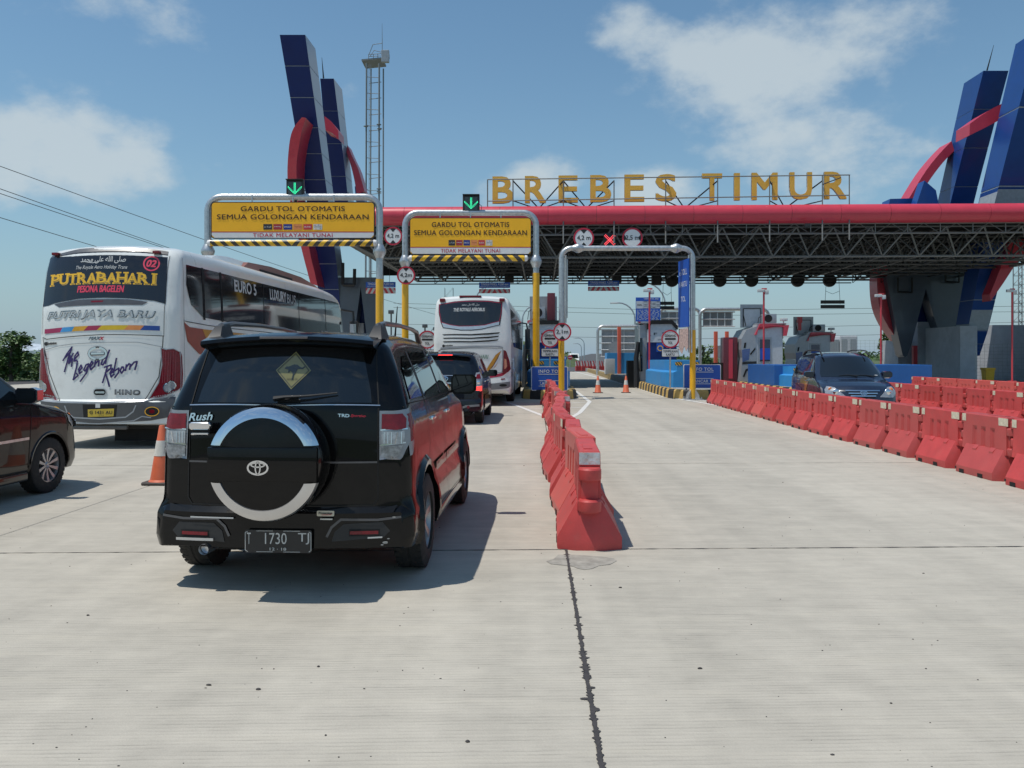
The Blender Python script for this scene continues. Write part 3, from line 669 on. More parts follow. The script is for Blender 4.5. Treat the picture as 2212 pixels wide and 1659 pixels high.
slabpoly(pr, 'blue_fin', pts7([(320, 776), (328, 738), (440, 735), (440, 776)]), 52.6, 1.2, BCLAD)
slabpoly(pr, 'blue_fin', pts7([(440, 775), (480, 657), (530, 700), (545, 775)]), 51.2, .9, BCLAD)
m = M(); m.tube([at(*Z7(755, 172), 50.8), at(*Z7(785, 60), 50.5)], [.05, .01], 6); put('lightning_rod', m, PLASTIC, pr)
for (xa, xb, ya) in ((362, 425, 1085), (572, 632, 1040)):
    m = M(); q = [at(*Z7(x, y), 54.3) for x, y in ((xa, ya), (xa, ya + 62), (xb, ya + 66), (xb, ya))]
    for a, b_ in zip(q, q[1:]): m.tube([a, b_], .06, 6)
    put('bracket', m, PLASTIC, pr)
ZC = zm(2741, 64, 1.369); zc = lambda L_: smooth_pts([ZC(*p) for p in L_])
strip(pr, zc([(650, 968), (720, 922), (770, 850), (805, 760), (820, 650)])[::-1] + zc([(648, 1000), (622, 1060), (595, 1130), (568, 1195)]), zc([(668, 1083), (735, 990), (800, 900), (850, 790), (868, 670)])[::-1] + zc([(652, 1108), (628, 1145), (600, 1185), (570, 1226)]), 48.4, .9, RTUBE)
strip(pr, zc([(80, 1060), (75, 1140), (80, 1220), (95, 1280), (125, 1340), (170, 1400)]), zc([(125, 1060), (118, 1150), (130, 1240), (150, 1310), (162, 1360), (173, 1399)]), 55.2, 1.3, RTUBE)
strip(pr, zc([(150, 930), (195, 815), (225, 760), (290, 655), (350, 580), (400, 528)]), zc([(200, 930), (235, 815), (262, 765), (310, 690), (362, 622), (412, 570)]), 53.2, 1.6, RTUBE)
strip(pr, zc([(480, 452), (560, 396), (640, 355)]), zc([(478, 503), (545, 470), (640, 420)]), 48.4, 1.6, RTUBE)
# pedestal block of the pylon (walls with a dark passage)
pd = thing('pylon_base', 'whitewashed concrete base under the right pylon with a narrow doorway', 'pylon base')
Yb = 55.6
def wallbox(name, xa, xb, ya, Y, depth, m, par, zb=0): 
    A = at(*Z7(xa, ya), Y); B = at(*Z7(xb, ya), Y); k = M(); k.loft([[Vector((p.x, p.y, z)) for p in (A, B, B + U * depth, A + U * depth)] for z in (zb, A.z)]); return put(name, k, m, par, smooth=0)
wallbox('wall', 363, 452, 1360, Yb + 1.0, 2.6, WALLW, pd); wallbox('block', 450, 516, 1280, Yb, 3.0, WALLW, pd)
wallbox('wall', 531, 640, 1300, Yb + 1.0, 2.6, WALLW, pd); wallbox('block', 637, 712, 1298, 49.9, 4.5, WALLW, pd)
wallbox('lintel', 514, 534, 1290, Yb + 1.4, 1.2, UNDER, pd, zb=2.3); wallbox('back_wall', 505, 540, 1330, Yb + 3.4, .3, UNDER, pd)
o = wallbox('red_post', 431, 449, 1385, Yb - .3, .25, POLER, None); tag(o, 'short red square post beside the doorway of the right pylon base', 'post')

pl_ = thing('gate_pylon', 'left gate pylon of two leaning navy beams with painted-sheen sides and red arcs', 'pylon')
def lv6(xl, xr, y, Y, d): a = Z6(xl, y); b_ = Z6(xr, y); return (a[0], b_[0], a[1], Y, d)
beam(pl_, [lv6(790, 905, 1900, 51.0, 1.5), lv6(752, 878, 1500, 49.6, 1.5), lv6(690, 815, 1040, 48.0, 1.6), lv6(622, 758, 620, 46.4, 1.8), lv6(537, 687, 110, 44.6, 2.0)], NCLAD, LCLAD, 11)
beam(pl_, [lv6(860, 950, 1300, 57.0, 1.7), lv6(835, 937, 1040, 56.0, 1.8), lv6(775, 855, 368, 52.8, 2.2)], NCLAD, LCLAD, 7)
slabpoly(pl_, 'blue_fin', [Z6(*p) for p in ((978, 1003), (1022, 1003), (1035, 1090), (985, 1090))], 56, 1.0, BCLAD)
z6 = lambda L_: smooth_pts([Z6(*p) for p in L_]); ZN = zm(950, 780, 5.185); zn = lambda L_: [Z6(*p) for p in L_]
oo = z6([(668, 597), (622, 655), (598, 725), (585, 850), (583, 950), (590, 1040), (620, 1200), (640, 1290)]) + smooth_pts([ZN(*p) for p in [(50, 40), (100, 240), (150, 430), (205, 640)]])
ii = z6([(690, 600), (664, 690), (650, 765), (637, 860), (636, 950), (640, 1040), (662, 1200), (682, 1290)]) + smooth_pts([ZN(*p) for p in [(180, 40), (220, 240), (270, 440), (325, 680)]])
strip(pl_, oo, ii, [45.0 + 3.0 * i / (len(oo) - 1) for i in range(len(oo))], 1.6, RTUBE)
strip(pl_, z6([(800, 590), (840, 622), (882, 677)]), z6([(805, 672), (850, 692), (884, 727)]), 50.2, 1.4, RTUBE)
strip(pl_, z6([(935, 760), (965, 830), (1000, 905), (1035, 1030)]), z6([(930, 800), (955, 880), (975, 960), (990, 1050)]), 55.8, 1.2, RTUBE)
m = M(); m.tube([at(*Z6(795, 368), 53.6), at(*Z6(785, 245), 53.4)], [.05, .01], 6); put('lightning_rod', m, PLASTIC, pl_)
Z9 = zm(950, 780, 5.185)
slabpoly(pl_, 'leg_panel', [Z9(*p) for p in ((660, 540), (1340, 540), (1345, 1100), (1290, 1480), (1130, 1480), (1035, 700), (930, 1480), (750, 1480), (690, 900))], 50.2, 1.0, GCLAD)
slabpoly(pl_, 'inner_panel', [Z9(*p) for p in ((900, 640), (1180, 640), (1180, 1500), (900, 1500))], 51.4, .6, NCLAD)
slabpoly(pl_, 'base_block', [Z9(*p) for p in ((930, 1295), (1080, 1295), (1090, 1600), (930, 1600))], 51.0, .8, WALLW)
m = M(); q = [at(*Z9(x, y), 49.6) for x, y in ((740, 300), (740, 665), (930, 665), (935, 400))]
for a, b_ in zip(q, q[1:]): m.tube([a, b_], .1, 8)
put('bracket', m, PLASTIC, pl_)
# ------------------------------------------------------------------ lane portals
def arc_pts(x0, x1, z0, z1, r):
    p = [Vector((x0, 0, z0))]
    for k in range(9): a = math.pi - k / 8 * math.pi / 2; p.append(Vector((x0 + r + r * math.cos(a), 0, z1 - r + r * math.sin(a))))
    for k in range(9): a = math.pi / 2 - k / 8 * math.pi / 2; p.append(Vector((x1 - r + r * math.cos(a), 0, z1 - r + r * math.sin(a))))
    p.append(Vector((x1, 0, z0))); return p
def portal(label, Y, xl, xr, ytop, yyel, ycol, rp, skewY=0.0, rcorner=.42, horiz=False):
    s = Y / F; x0, x1 = (xl - HX) * s + rp, (xr - HX) * s - rp; z1 = CH + (HY - ytop) * s - rp; zy = CH + (HY - yyel) * s
    t = thing('lane_portal', label, 'portal', ((x0 + x1) / 2, Y, 0)); h = (x1 - x0) / 2
    m = M(); m.tube(arc_pts(-h, h, zy, z1, rcorner), rp, 16); put('pipe_frame', m, GALV, t)
    for q in (-h, h):
        ry = rp * 1.12
        m = M(); m.tube([(q, 0, .02), (q, 0, zy)], ry, 18); put('yellow_pole', m, YEL, t)
        m = M(); m.box(q - .34, q + .34, -.34, .34, 0, .035, .005)
        for a in range(4):
            c, sn = math.cos(a * math.pi / 2 + math.pi / 4), math.sin(a * math.pi / 2 + math.pi / 4)
            tr = [(ry * .9, .035), (ry + .2, .035), (ry + .16, .2), (ry + .02, .38), (ry * .9, .38)]
            k = [m.bm.verts.new((q + c * u - sn * w, sn * u + c * w, v)) for w in (-.008, .008) for u, v in tr]
            n = len(tr); m.bm.faces.new(k[:n]); m.bm.faces.new(k[n:][::-1])
            for i in range(n): m.bm.faces.new([k[i], k[(i + 1) % n], k[n + (i + 1) % n], k[n + i]])
        for bx, by in ((-.27, -.27), (.27, -.27), (.27, .27), (-.27, .27)): m.lathe([(.025, .035), (.025, .1), (.012, .11)], origin=(q + bx, by, 0), seg=6)
        put('base_plate', m, GALV, t)
        if not horiz:
            zc = CH + (HY - ycol) * s; m = M(); m.lathe([(rp * 1.15, zc - .24), (rp * 1.25, zc - .2), (rp * 1.9, zc - .04), (rp * 1.9, zc + .04), (rp * 1.25, zc + .2), (rp * 1.1, zc + .24)], origin=(q, 0, 0), seg=16)
            for a in range(8): c, sn = math.cos(a * math.pi / 4), math.sin(a * math.pi / 4); m.tube([(q + c * rp * 1.5, sn * rp * 1.5, zc - .1), (q + c * rp * 1.5, sn * rp * 1.5, zc + .1)], .02, 6)
            put('flange', m, GALV, t)
        else:
            zc = z1; xx = q - math.copysign(.62, q); m = M()
            m.lathe([(rp * 1.1, xx - .2), (rp * 1.25, xx - .16), (rp * 1.8, xx - .03), (rp * 1.8, xx + .03), (rp * 1.25, xx + .16), (rp * 1.1, xx + .2)], origin=(0, 0, zc), axis='x', seg=14)
            for a in range(8): c, sn = math.cos(a * math.pi / 4), math.sin(a * math.pi / 4); m.tube([(xx - .08, c * rp * 1.5, zc + sn * rp * 1.5), (xx + .08, c * rp * 1.5, zc + sn * rp * 1.5)], .02, 6)
            put('flange', m, GALV, t)
    return t, s, (x0 + x1) / 2
CARDS = [((.03, .03, .035), 'e-Toll'), ((.35, .03, .04), 'e-money'), ((.012, .03, .22), 'BRIZZI'), ((.72, .25, .08), 'TapCash'), ((.55, .05, .05), 'BLINK'), ((.6, .6, .58), 'JakCard')]
def yellow_board(t, s, cx, Y, x0, x1, y0, y1, ywhite, bar, up, apex=1):
    def lx(x): return (x - HX) * s - cx
    def lz(y): return CH + (HY - y) * s
    w = (x1 - x0) * s; c = (lx(x0) + lx(x1)) / 2; zt, zb, zw = lz(y0), lz(y1), lz(ywhite); h = zt - zb; yf = -.16
    b = thing('yellow_board', 'yellow GARDU TOL OTOMATIS board with a white lower strip, hung in the ' + up, 'sign board', (cx + c, Y, (zt + zb) / 2))
    m = M(); m.prism(rrect(0, 0, w, h, .12), yf + .02, yf + .07); put('board_panel', m, PLASTIC, b, smooth=0)
    hz = zw - (zt + zb) / 2
    def flat(poly, y, mt, nm): k = M(); k.flat((poly, [tuple(range(len(poly)))]), front(0, 0, y)); return put(nm, k, mt, b, smooth=0)
    in_ = .03; P = rrect(0, 0, w - 2 * in_, h - 2 * in_, .10)
    flat([p for p in P], yf + .016, YSIGN, 'yellow_face')
    ww = w / 2 - in_
    flat([(-ww, hz), (-ww, -h / 2 + .13), (-ww + .1, -h / 2 + in_), (ww - .1, -h / 2 + in_), (ww, -h / 2 + .13), (ww, hz)], yf + .012, WSIGN, 'white_strip')
    flat([(-ww, hz + .03), (-ww, hz), (ww, hz), (ww, hz + .03)], yf + .009, RSIGN, 'red_line')
    k = w / 6.4
    words('lettering', 'GARDU TOL OTOMATIS', b, BROWN, front(0, h / 2 - h * .19, yf + .008), w=w * .635, h=h * .135, bold=.018, space=1.05)
    words('lettering', 'SEMUA GOLONGAN KENDARAAN', b, BROWN, front(0, h / 2 - h * .41, yf + .008), w=w * .925, h=h * .135, bold=.018, space=1.05)
    words('lettering', 'TIDAK MELAYANI TUNAI', b, REDL, front(0, (hz - h / 2 + in_) / 2, yf + .008), w=w * .485, h=h * .10, bold=.018, space=1.1)
    for i, (col, nm) in enumerate(CARDS):
        cw, chh = w * .054, h * .15; ccx = (i - 2.5) * w * .061; cz = h / 2 - h * .68
        o = flat([(ccx + a * cw / 2, cz + q * chh / 2) for a, q in ((-1, -1), (1, -1), (1, 1), (-1, 1))], yf + .010, mat('card_print_%d' % i, col, .5), 'card_sticker')
        words('lettering', nm, o, KSIGN if i in (3, 5) else WSIGN, front(ccx, cz, yf + .006), w=cw * .75, h=chh * .25)
        if i == 5:
            for (du, dv, cc) in ((-.3, .3, RSIGN), (.1, .32, BSIGN), (.3, -.3, LEAF), (-.2, -.32, YSIGN), (.33, .3, YSIGN)):
                words('lettering', 'o', o, cc, front(ccx + du * cw, cz + dv * chh, yf + .006), w=cw * .14, h=chh * .22)
    for q in (-.25, 0, .25): m = M(); m.box(q * w - .02, q * w + .02, yf + .03, yf + .06, h / 2, h / 2 + .25); put('hanger', m, GALV, b)
    # striped height bar
    bx0, bx1, by0, by1 = bar; r = (by1 - by0) * s / 2; zc = lz((by0 + by1) / 2); bw = (bx1 - bx0) * s; bc = (lx(bx0) + lx(bx1)) / 2
    hz_ = striped('yellow_black_hazard_%d' % apex, (0.78, 0.46, 0.01), (0.022, 0.02, 0.02), .43 if apex > 0 else .36, .95 * apex, rough=.3)
    hb = tag(bpy.data.objects.new('height_bar', None), 'round yellow and black striped height bar below the board of the ' + up, 'height bar'); C.objects.link(hb); hb.location = (cx + bc, Y - .1, zc)
    m = M(); m.tube([(-bw / 2 + .1, 0, 0), (bw / 2 - .1, 0, 0)], r, 16, caps=False); put('striped_tube', m, hz_, hb)
    for q in (-1, 1): m = M(); m.lathe([(r * 1.03, 0), (r * 1.03, q * .05), (r * .9, q * .1), (r * .55, q * .13), (.01, q * .14)], origin=(q * (bw / 2 - .12), 0, 0), axis='x', seg=16); put('end_cap', m, WSIGN, hb)
def arrow_box(x0, x1, y0, y1, Y, lab):
    s = Y / F; w = (x1 - x0) * s; h = (y1 - y0) * s; t = thing('lane_signal', lab, 'lane signal', at((x0 + x1) / 2, (y0 + y1) / 2, Y - .1))
    m = M(); m.box(-w / 2, w / 2, 0, .16, -h / 2, h / 2, .015); m.box(-w / 2, w / 2, -.1, 0, h / 2 - .025, h / 2); put('signal_box', m, PLASTIC, t)
    m = M(); m.box(-w * .38, w * .38, -.006, 0, -h * .42, h * .36); put('lens_panel', m, mat('signal_screen', (.05, .075, .08), .35), t, smooth=0)
    pts = set()
    for k in range(9): pts |= {(-.5, 4 - k), (.5, 4 - k)}
    for k in range(6):
        for q in (0, 1): pts |= {(-.5 - k - q * .0, -5 + k + q), (.5 + k, -5 + k + q)}
    m = M(); u = w * .068
    for (a, b_) in pts: m.lathe([(u * .36, -.008), (u * .3, -.02)], origin=(a * u, 0, b_ * u + h * .02), axis='y', seg=6)
    put('led_arrow', m, LED_G, t)
    m = M(); m.tube([(0, .1, -h / 2), (0, .12, -h / 2 - .15)], .05, 8); m.tube([(w * .4, .05, 0), (w * .62, .08, -.1), (w * .6, .1, -h / 2)], .012, 6); put('bracket', m, PLASTIC, t)
Yg1 = 28.8
t, s, cx = portal('tall galvanised lane portal on yellow poles over the left coach lane', Yg1, 441.5, 827.5, 418, 603, 543, .12, rcorner=.5)
yellow_board(t, s, cx, Yg1, 458.8, 810.9, 437.6, 516.9, 503.4, (450.4, 815.8, 518.9, 532.9), 'left lane portal', -1)
arrow_box(618.3, 655.5, 387.4, 425.8, Yg1, 'signal box with a lit green down arrow on top of the left lane portal')
Yg2 = 32.8
t, s, cx = portal('tall galvanised lane portal on yellow poles over the middle coach lane', Yg2, 868.7, 1164.7, 453, 589.7, 565, .12, rcorner=.5)
yellow_board(t, s, cx, Yg2, 885.7, 1147.7, 471.4, 551, 536, (884, 1140, 552, 565), 'middle lane portal', 1)
arrow_box(999.5, 1035.8, 420, 457, Yg2, 'signal box with a lit green down arrow on top of the middle lane portal')
round_sign(at(877, 594.8, Yg2 - .2), .355, '4,2m', 'round red-rimmed 4,2m height sign on the left pole of the middle lane portal', 'h')
Yg3 = 31.2
t, s, cx = portal('lower galvanised portal without a board over the empty middle lane', Yg3, 1207, 1502, 530.5, 713, 538, .10, rcorner=.38, horiz=True)
round_sign(at(1214.5, 717, Yg3 - .2), .34, '2,1m', 'round red-rimmed 2,1m height sign on the left pole of the low portal', 'h')
m = M()                                      # narrow board rack seen edge-on beside the left pole of the low portal
p0 = at(1222, 560, Yg3 + .3); 
for q in (0, .9): m.tube([p0 + Vector((q * .03, q, .15)), p0 + Vector((q * .03, q, -2.4))], .035, 6)
for k in range(6): m.tube([p0 + Vector((0, 0, -k * .45)), p0 + Vector((.03, .9, -k * .45))], .025, 5)
m.box(p0.x + .05, p0.x + .08, p0.y, p0.y + 1.0, p0.z - 2.2, p0.z)
tag(put('sign_rack', m, GALV), 'sideways sign panel on a ladder rack beside the left pole of the low portal', 'sign rack')
sb_ = thing('side_board', 'tall blue board seen edge-on beside the right pole of the low portal', 'sign board', at(1476, 640, Yg3 - .1), R(-82))
m = M(); m.box(-.55, .55, 0, .04, -1.15, 1.35); put('board_panel', m, BSIGN, sb_, smooth=0)
words('lettering', 'e-TOLL', sb_, WSIGN, front(0, .9, -.004), w=.8, h=.22); words('lettering', 'KARTU', sb_, WSIGN, front(0, .45, -.004), w=.8, h=.2); words('lettering', 'TOL', sb_, WSIGN, front(0, -.1, -.004), w=.5, h=.2)
m = M(); m.prism([(-.5, -1.2), (.5, -1.2), (.5, -1.9), (.3, -2.05), (.1, -1.85), (-.15, -2.15), (-.5, -1.95)], 0, .01); put('torn_banner', m, mat('faded_banner', (.5, .36, .32), .7, var=.5, scale=12), sb_, smooth=0)
m = M(); m.tube([(.6, .1, 1.5), (.6, .1, -2.1)], .03, 6); m.tube([(.3, .1, 1.5), (.3, .1, -2.1)], .03, 6); put('frame', m, GALV, sb_)

# ------------------------------------------------------------------ islands, crash walls, signs, booths
KH = .36
def island(xc_at, label, nose, full=True, w=2.15, back=104):
    """xc_at: centre x at y=34; nose: y of the nose"""
    t = thing('toll_island', label, 'toll island', (xc_at, 34, 0), -RD)
    yn = nose - 34; ln = 62 if full else 40; hw = w / 2; r = hw
    path = [Vector((-hw, ln)), Vector((-hw, yn + r))] + [Vector((r * math.cos(a), yn + r + r * 1.05 * math.sin(a))) for a in [math.pi + math.pi * k / 10 for k in range(1, 10)]] + [Vector((hw, yn + r)), Vector((hw, 14))]
    # walk the outline, one painted kerb block every 0.5 m
    d = [0]
    for a, b_ in zip(path, path[1:]): d.append(d[-1] + (b_ - a).length)
    def P_(q):
        q = min(max(q, 0), d[-1]); i = max(k for k in range(len(d) - 1) if d[k] <= q + 1e-9); a, b_ = path[i], path[i + 1]; f = (q - d[i]) / (d[i + 1] - d[i]); dd = (b_ - a).normalized()
        return a + (b_ - a) * f, Vector((-dd.y, dd.x))
    n = int(d[-1] / .5); first = max(0, n - 150)
    rest = M(); cnt = 0
    for k in range(first, n):
        (a, na_), (b_, nb2) = P_(k * .5 + .006), P_((k + 1) * .5 - .006)
        canopy_shade = 42.5 - 34 < a.y < 59 - 34  # kerbs beneath the canopy all go black: its shadow put into the colour
        m = M(); rg = []
        for p, nn in ((a, na_), (b_, nb2)): rg.append([(p.x + nn.x * u, p.y + nn.y * u, z) for u, z in ((0, 0), (-.05, KH - .07), (.0, 0), )][:0] or [(p.x + nn.x * u, p.y + nn.y * u, z) for u, z in ((.0, -.01), (.03, KH - .06), (.07, KH), (.26, KH), (.26, -.01))])
        m.loft(rg); put('kerb_block', m, KERBK if (k % 2 or canopy_shade) else KERBY, t, smooth=0)
    m = M(); m.prism([(v.x * .86, v.y + .2) for v in path], 0, KH - .015, axis='z'); put('island_slab', m, KCONC, t, smooth=0)
    return t
ISX = [-9.9, -4.15, 1.5, 7.18, 12.2, 17.2]
island(ISX[1], 'kerbed toll island left of the middle coach, hidden behind the vehicles', 31.6, full=False)
island(ISX[2], 'kerbed toll island with its nose behind the near end of the centre barrier row', 31.3)
island(ISX[3], 'long toll island with yellow and black kerb blocks right of the two cones', 31.5)
island(ISX[4], 'toll island behind the first red barrier row on the right', 33.5, full=False)
island(ISX[5], 'toll island behind the navy car', 35.5, full=False)
def ixy(i, dx, y): return Vector((ISX[i] + dx * math.cos(RD) + (y - 34) * math.sin(RD), y - dx * math.sin(RD), 0))
def crash(i, y0, y1, h, lab, m_=LBLUE, w=1.8, flat=False):
    t = thing('crash_wall', lab, 'crash wall', ixy(i, 0, y0), -RD); L_ = y1 - y0; z0 = KH - .02; m = M()
    if flat: m.box(-w / 2, w / 2, 0, L_, z0, h, .02)
    else:
        m.loft([[(-w / 2 * a, y, z0), (w / 2 * a, y, z0), (w / 2 * a, y, z0 + (h - z0) * .55), (w / 2 * a - .16, y, z0 + (h - z0) * .62), (w / 2 * a - .16, y, h), (-w / 2 * a + .16, y, h), (-w / 2 * a + .16, y, z0 + (h - z0) * .62), (-w / 2 * a, y, z0 + (h - z0) * .55)] for y, a in ((0, .62), (.5, .86), (1.2, 1), (L_, 1))])
    put('wall_block', m, m_, t, smooth=0)
    for q in (-1, 1):
        if not flat: m = M(); m.box(-.14, .14, -.006, 0, -.07, .07); put('hazard_patch', m, striped('hazard_patch_%d' % (q + 1), (0.75, 0.42, 0.02), (.02, .02, .02), .11, .8, mirror=False), t, loc=(q * w / 2 * .38, -.004, h - .14), smooth=0)
    return t
crash(2, 34.0, 40.2, 1.5, 'light blue concrete crash wall behind the info sign on the centre island')
crash(3, 34.3, 40.6, 1.46, 'light blue stepped crash wall on the island right of the two cones')
crash(4, 36.0, 40.6, 1.25, 'deep blue wall before the third booth, behind the first barrier row', DBLUE, 1.9, True)
crash(4, 35.0, 36.0, 1.2, 'light blue wall end beside the navy car', LBLUE, 1.5)
crash(5, 37.0, 41.0, 1.25, 'deep blue wall right of the navy car', DBLUE, 2.6, True)
crash(3, 62, 64, 1.9, 'far light blue wall at the rear end of the island, with a grey cabinet', LBLUE, 2.2, True)
def info_sign(x0, x1, y0, y1, Y, lab):
    s = Y / F; w = (x1 - x0) * s; h = (y1 - y0) * s; t = thing('info_sign', lab, 'road sign', at((x0 + x1) / 2, (y0 + y1) / 2, Y))
    m = M(); m.prism(rrect(0, 0, w, h, .05), 0, .05); put('sign_plate', m, WSIGN, t, smooth=0)
    m = M(); m.flat((rrect(0, 0, w - .05, h - .05, .04), [tuple(range(20))]), front(0, 0, -.003)); put('blue_face', m, BSIGN, t, smooth=0)
    words('lettering', 'INFO TOL', t, WSIGN, front(0, h * .30, -.006), w=w * .6, h=h * .13, bold=.02, space=1.1); words('lettering', 'LANCAR', t, WSIGN, front(-w * .05, -h * .2, -.006), w=w * .42, h=h * .12, bold=.015, space=1.1)
    for z, ww in ((.18, .6), (-.09, .6), (-.31, .6)): m = M(); m.box(-w * ww / 2, w * ww / 2, -.008, -.004, z * h - .01, z * h + .01); put('rule', m, WSIGN, t, smooth=0)
    zg = at(0, (y0 + y1) / 2, Y).z; m = M()
    for q in (-.42, .42):
        m.tube([(q * w, .04, -h / 2), (q * w, .04, -zg + .0)], .025, 6); m.prism([(q * w - .06, -zg), (q * w + .06, -zg), (q * w, -zg + .3)], .02, .06)
    put('leg', m, PLASTIC, t)
info_sign(1476.6, 1557.3, 787, 839, 31.9, 'blue INFO TOL LANCAR sign behind the right yellow pole of the low portal')
info_sign(1147.6, 1226.8, 791.6, 843.9, 31.5, 'blue INFO TOL LANCAR sign behind the centre barrier row between two yellow poles')
for (x, y, i, lab) in ((1448, 732.2, 3, 'beside the booth right of the cones'), (1187.9, 731.5, 2, 'partly behind the 2,1m sign'), (923, 733.7, 1, 'left of the middle coach')):
    Y = 33.8; p = at(x, y, Y); t = round_sign(p, .37, '', 'round GERBANG TOL sign over a TEMPELKAN KARTU plate, ' + lab, 'g')
    s = Y / F; k = M(); k.prism(rrect(0, 0, .70, .33, .03), 0, .02); q = put('sub_plate', k, KSIGN, t, loc=(0, 0, -30 * s), smooth=0)
    k = M(); k.flat((rrect(0, 0, .665, .295, .025), [tuple(range(20))]), front(0, 0, -.003)); put('plate_face', k, WSIGN, q, smooth=0)
    words('lettering', 'TEMPELKAN', q, KSIGN, front(0, .065, -.006), w=.58, h=.09, bold=.02); words('lettering', 'KARTU', q, KSIGN, front(0, -.07, -.006), w=.34, h=.09, bold=.02)
    k = M(); k.tube([(0, .04, .2), (0, .04, -p.z + KH - .02)], .035, 8); put('post', k, GALV, t)
for (x, y, Y, rr, m_, lab, nm) in ((1231.5, 772, 120, .34, RSIGN, 'small red no-entry sign far down the road', 'noentry'), (1221, 774, 120, .28, BSIGN, 'small blue round sign far down the road beside the no-entry sign', 'blue')):
    p = at(x, y, Y); t = thing('road_sign', lab, 'road sign', p); disc(t, 'sign_plate', 0, rr, 0, m_, 20)
    k = M(); k.box(-rr * .7, rr * .7, -.02, -.01, -rr * .14, rr * .14) if nm == 'noentry' else k.prism([(a * rr, b_ * rr) for a, b_ in ((-.15, -.6), (.15, -.6), (.15, .1), (.5, .1), (0, .7), (-.5, .1), (-.15, .1))], -.02, -.01); put('symbol', k, WSIGN, t, smooth=0)
    k = M(); k.tube([(0, .05, 0), (0, .05, -p.z)], .05, 6); put('post', k, GALV, t)

def ac_unit(par, x, y, z, w=.72, h=.46):
    k = M(); k.box(x, x + w, y, y + .3, z, z + h, .015); q = put('ac_unit', k, SILV, par)
    k = M(); k.lathe([(h * .43, y - .004), (h * .40, y - .02), (.04, y - .01)], origin=(x + w * .42, 0, z + h * .5), axis='y', seg=20); put('fan_grille', k, UNDER, q)
    k = M(); k.tube([(x, y + .1, z + h * .8), (x - .15, y + .1, z + h * .6), (x - .2, y + .1, z - .05)], .02, 6); put('pipe', k, PLASTIC, q)
def booth_side(i, y, lab, zs=1.0):
    t = thing('toll_booth', lab, 'toll booth', ixy(i, 0, y) + Vector((0, 0, KH)), -RD); t.scale = (1, 1, zs)
    k = M(); k.prism([(-1.0, 0), (-.18, 0), (-.18, 2.35), (-.02, 2.82), (-.66, 2.62), (-.92, 2.15), (-.94, 1.6), (-.86, 1.2), (-.9, .9)], 0, 2.2); put('side_bulge', k, SILV, t, smooth=0)
    for poly, nm, m_ in (([(-.78, 1.95), (-.68, 1.97), (-.72, 1.7), (-.82, 1.68)], 'vent', UNDER), ([(-.5, 1.4), (-.24, 1.72), (-.22, 1.62), (-.46, 1.33)], 'slot', UNDER), ([(-.9, 1.6), (-.5, 1.66), (-.56, 1.1), (-.88, .98)], 'side_window', mat('booth_blue_glass', (.05, .09, .25), .1, coat=1)), ([(-.86, .25), (-.72, .62), (-.24, .78), (-.24, .72), (-.66, .52), (-.78, .22)], 'trim_line', UNDER), ([(-.9, .86), (-.18, .9), (-.18, 1.02), (-.87, 1.0)], 'dark_band', PLASTIC)):
        k = M(); k.prism(poly, -.01, .0); put(nm, k, m_, t, smooth=0)
    k = M(); k.box(-.18, 1.13, .02, 2.1, 0, 2.86); put('cabin', k, PANW, t, smooth=0)
    k = M(); k.box(-.10, .58, -.0, .02, 0, 2.22); d_ = put('door', k, SILV, t, smooth=0)
    k = M(); k.box(.0, .5, -.012, 0, 1.02, 2.12); put('door_glass', k, mat('booth_door_glass', (.01, .02, .06), .06, coat=1), d_, smooth=0)
    k = M(); k.box(.0, .5, -.016, -.012, 1.1, 1.68); put('blue_sticker', k, BSIGN, d_, smooth=0)
    k = M(); k.box(.44, .47, -.03, -.012, .85, 1.0); put('handle', k, CHROME, d_)
    k = M(); k.prism([(-.02, 2.84), (1.42, 2.84), (1.3, 2.3), (1.14, 2.3), (1.14, 2.74), (-.1, 2.74), (-.18, 2.35), (-.28, 2.35), (-.16, 2.6), (-.03, 2.9), (1.42, 2.9)], -.12, 2.25); put('roof_trim', k, RTUBE, t, smooth=0)
    k = M(); k.box(-.15, 1.3, 0, 2.2, 2.86, 2.94); put('roof', k, SILV, t, smooth=0)
    ac_unit(t, .14, .1, 2.95)
    k = M(); k.box(-.76, .42, .9, .96, 2.75, 3.94); q = put('roof_board', k, SILV, t, smooth=0)
    k = M(); k.box(-.62, .26, .885, .9, 2.85, 3.72); put('board_panel', k, PANW, q, smooth=0)
    k = M()
    for a, b_ in (((-.62, 3.72), (.26, 3.72)), ((.26, 3.72), (.26, 2.9)), ((-.62, 3.72), (-.62, 2.8)), ((-.62, 3.4), (-.5, 2.85))): k.tube([(a[0], .86, a[1]), (b_[0], .86, b_[1])], .018, 5)
    put('board_frame', k, UNDER, q)
    k = M(); k.tube([(1.2, .1, 2.9), (1.2, .1, 3.05)], .03, 6); k.box(1.05, 1.38, -.05, .25, 3.05, 3.2, .04); put('camera', k, CAMW, t)
    return t
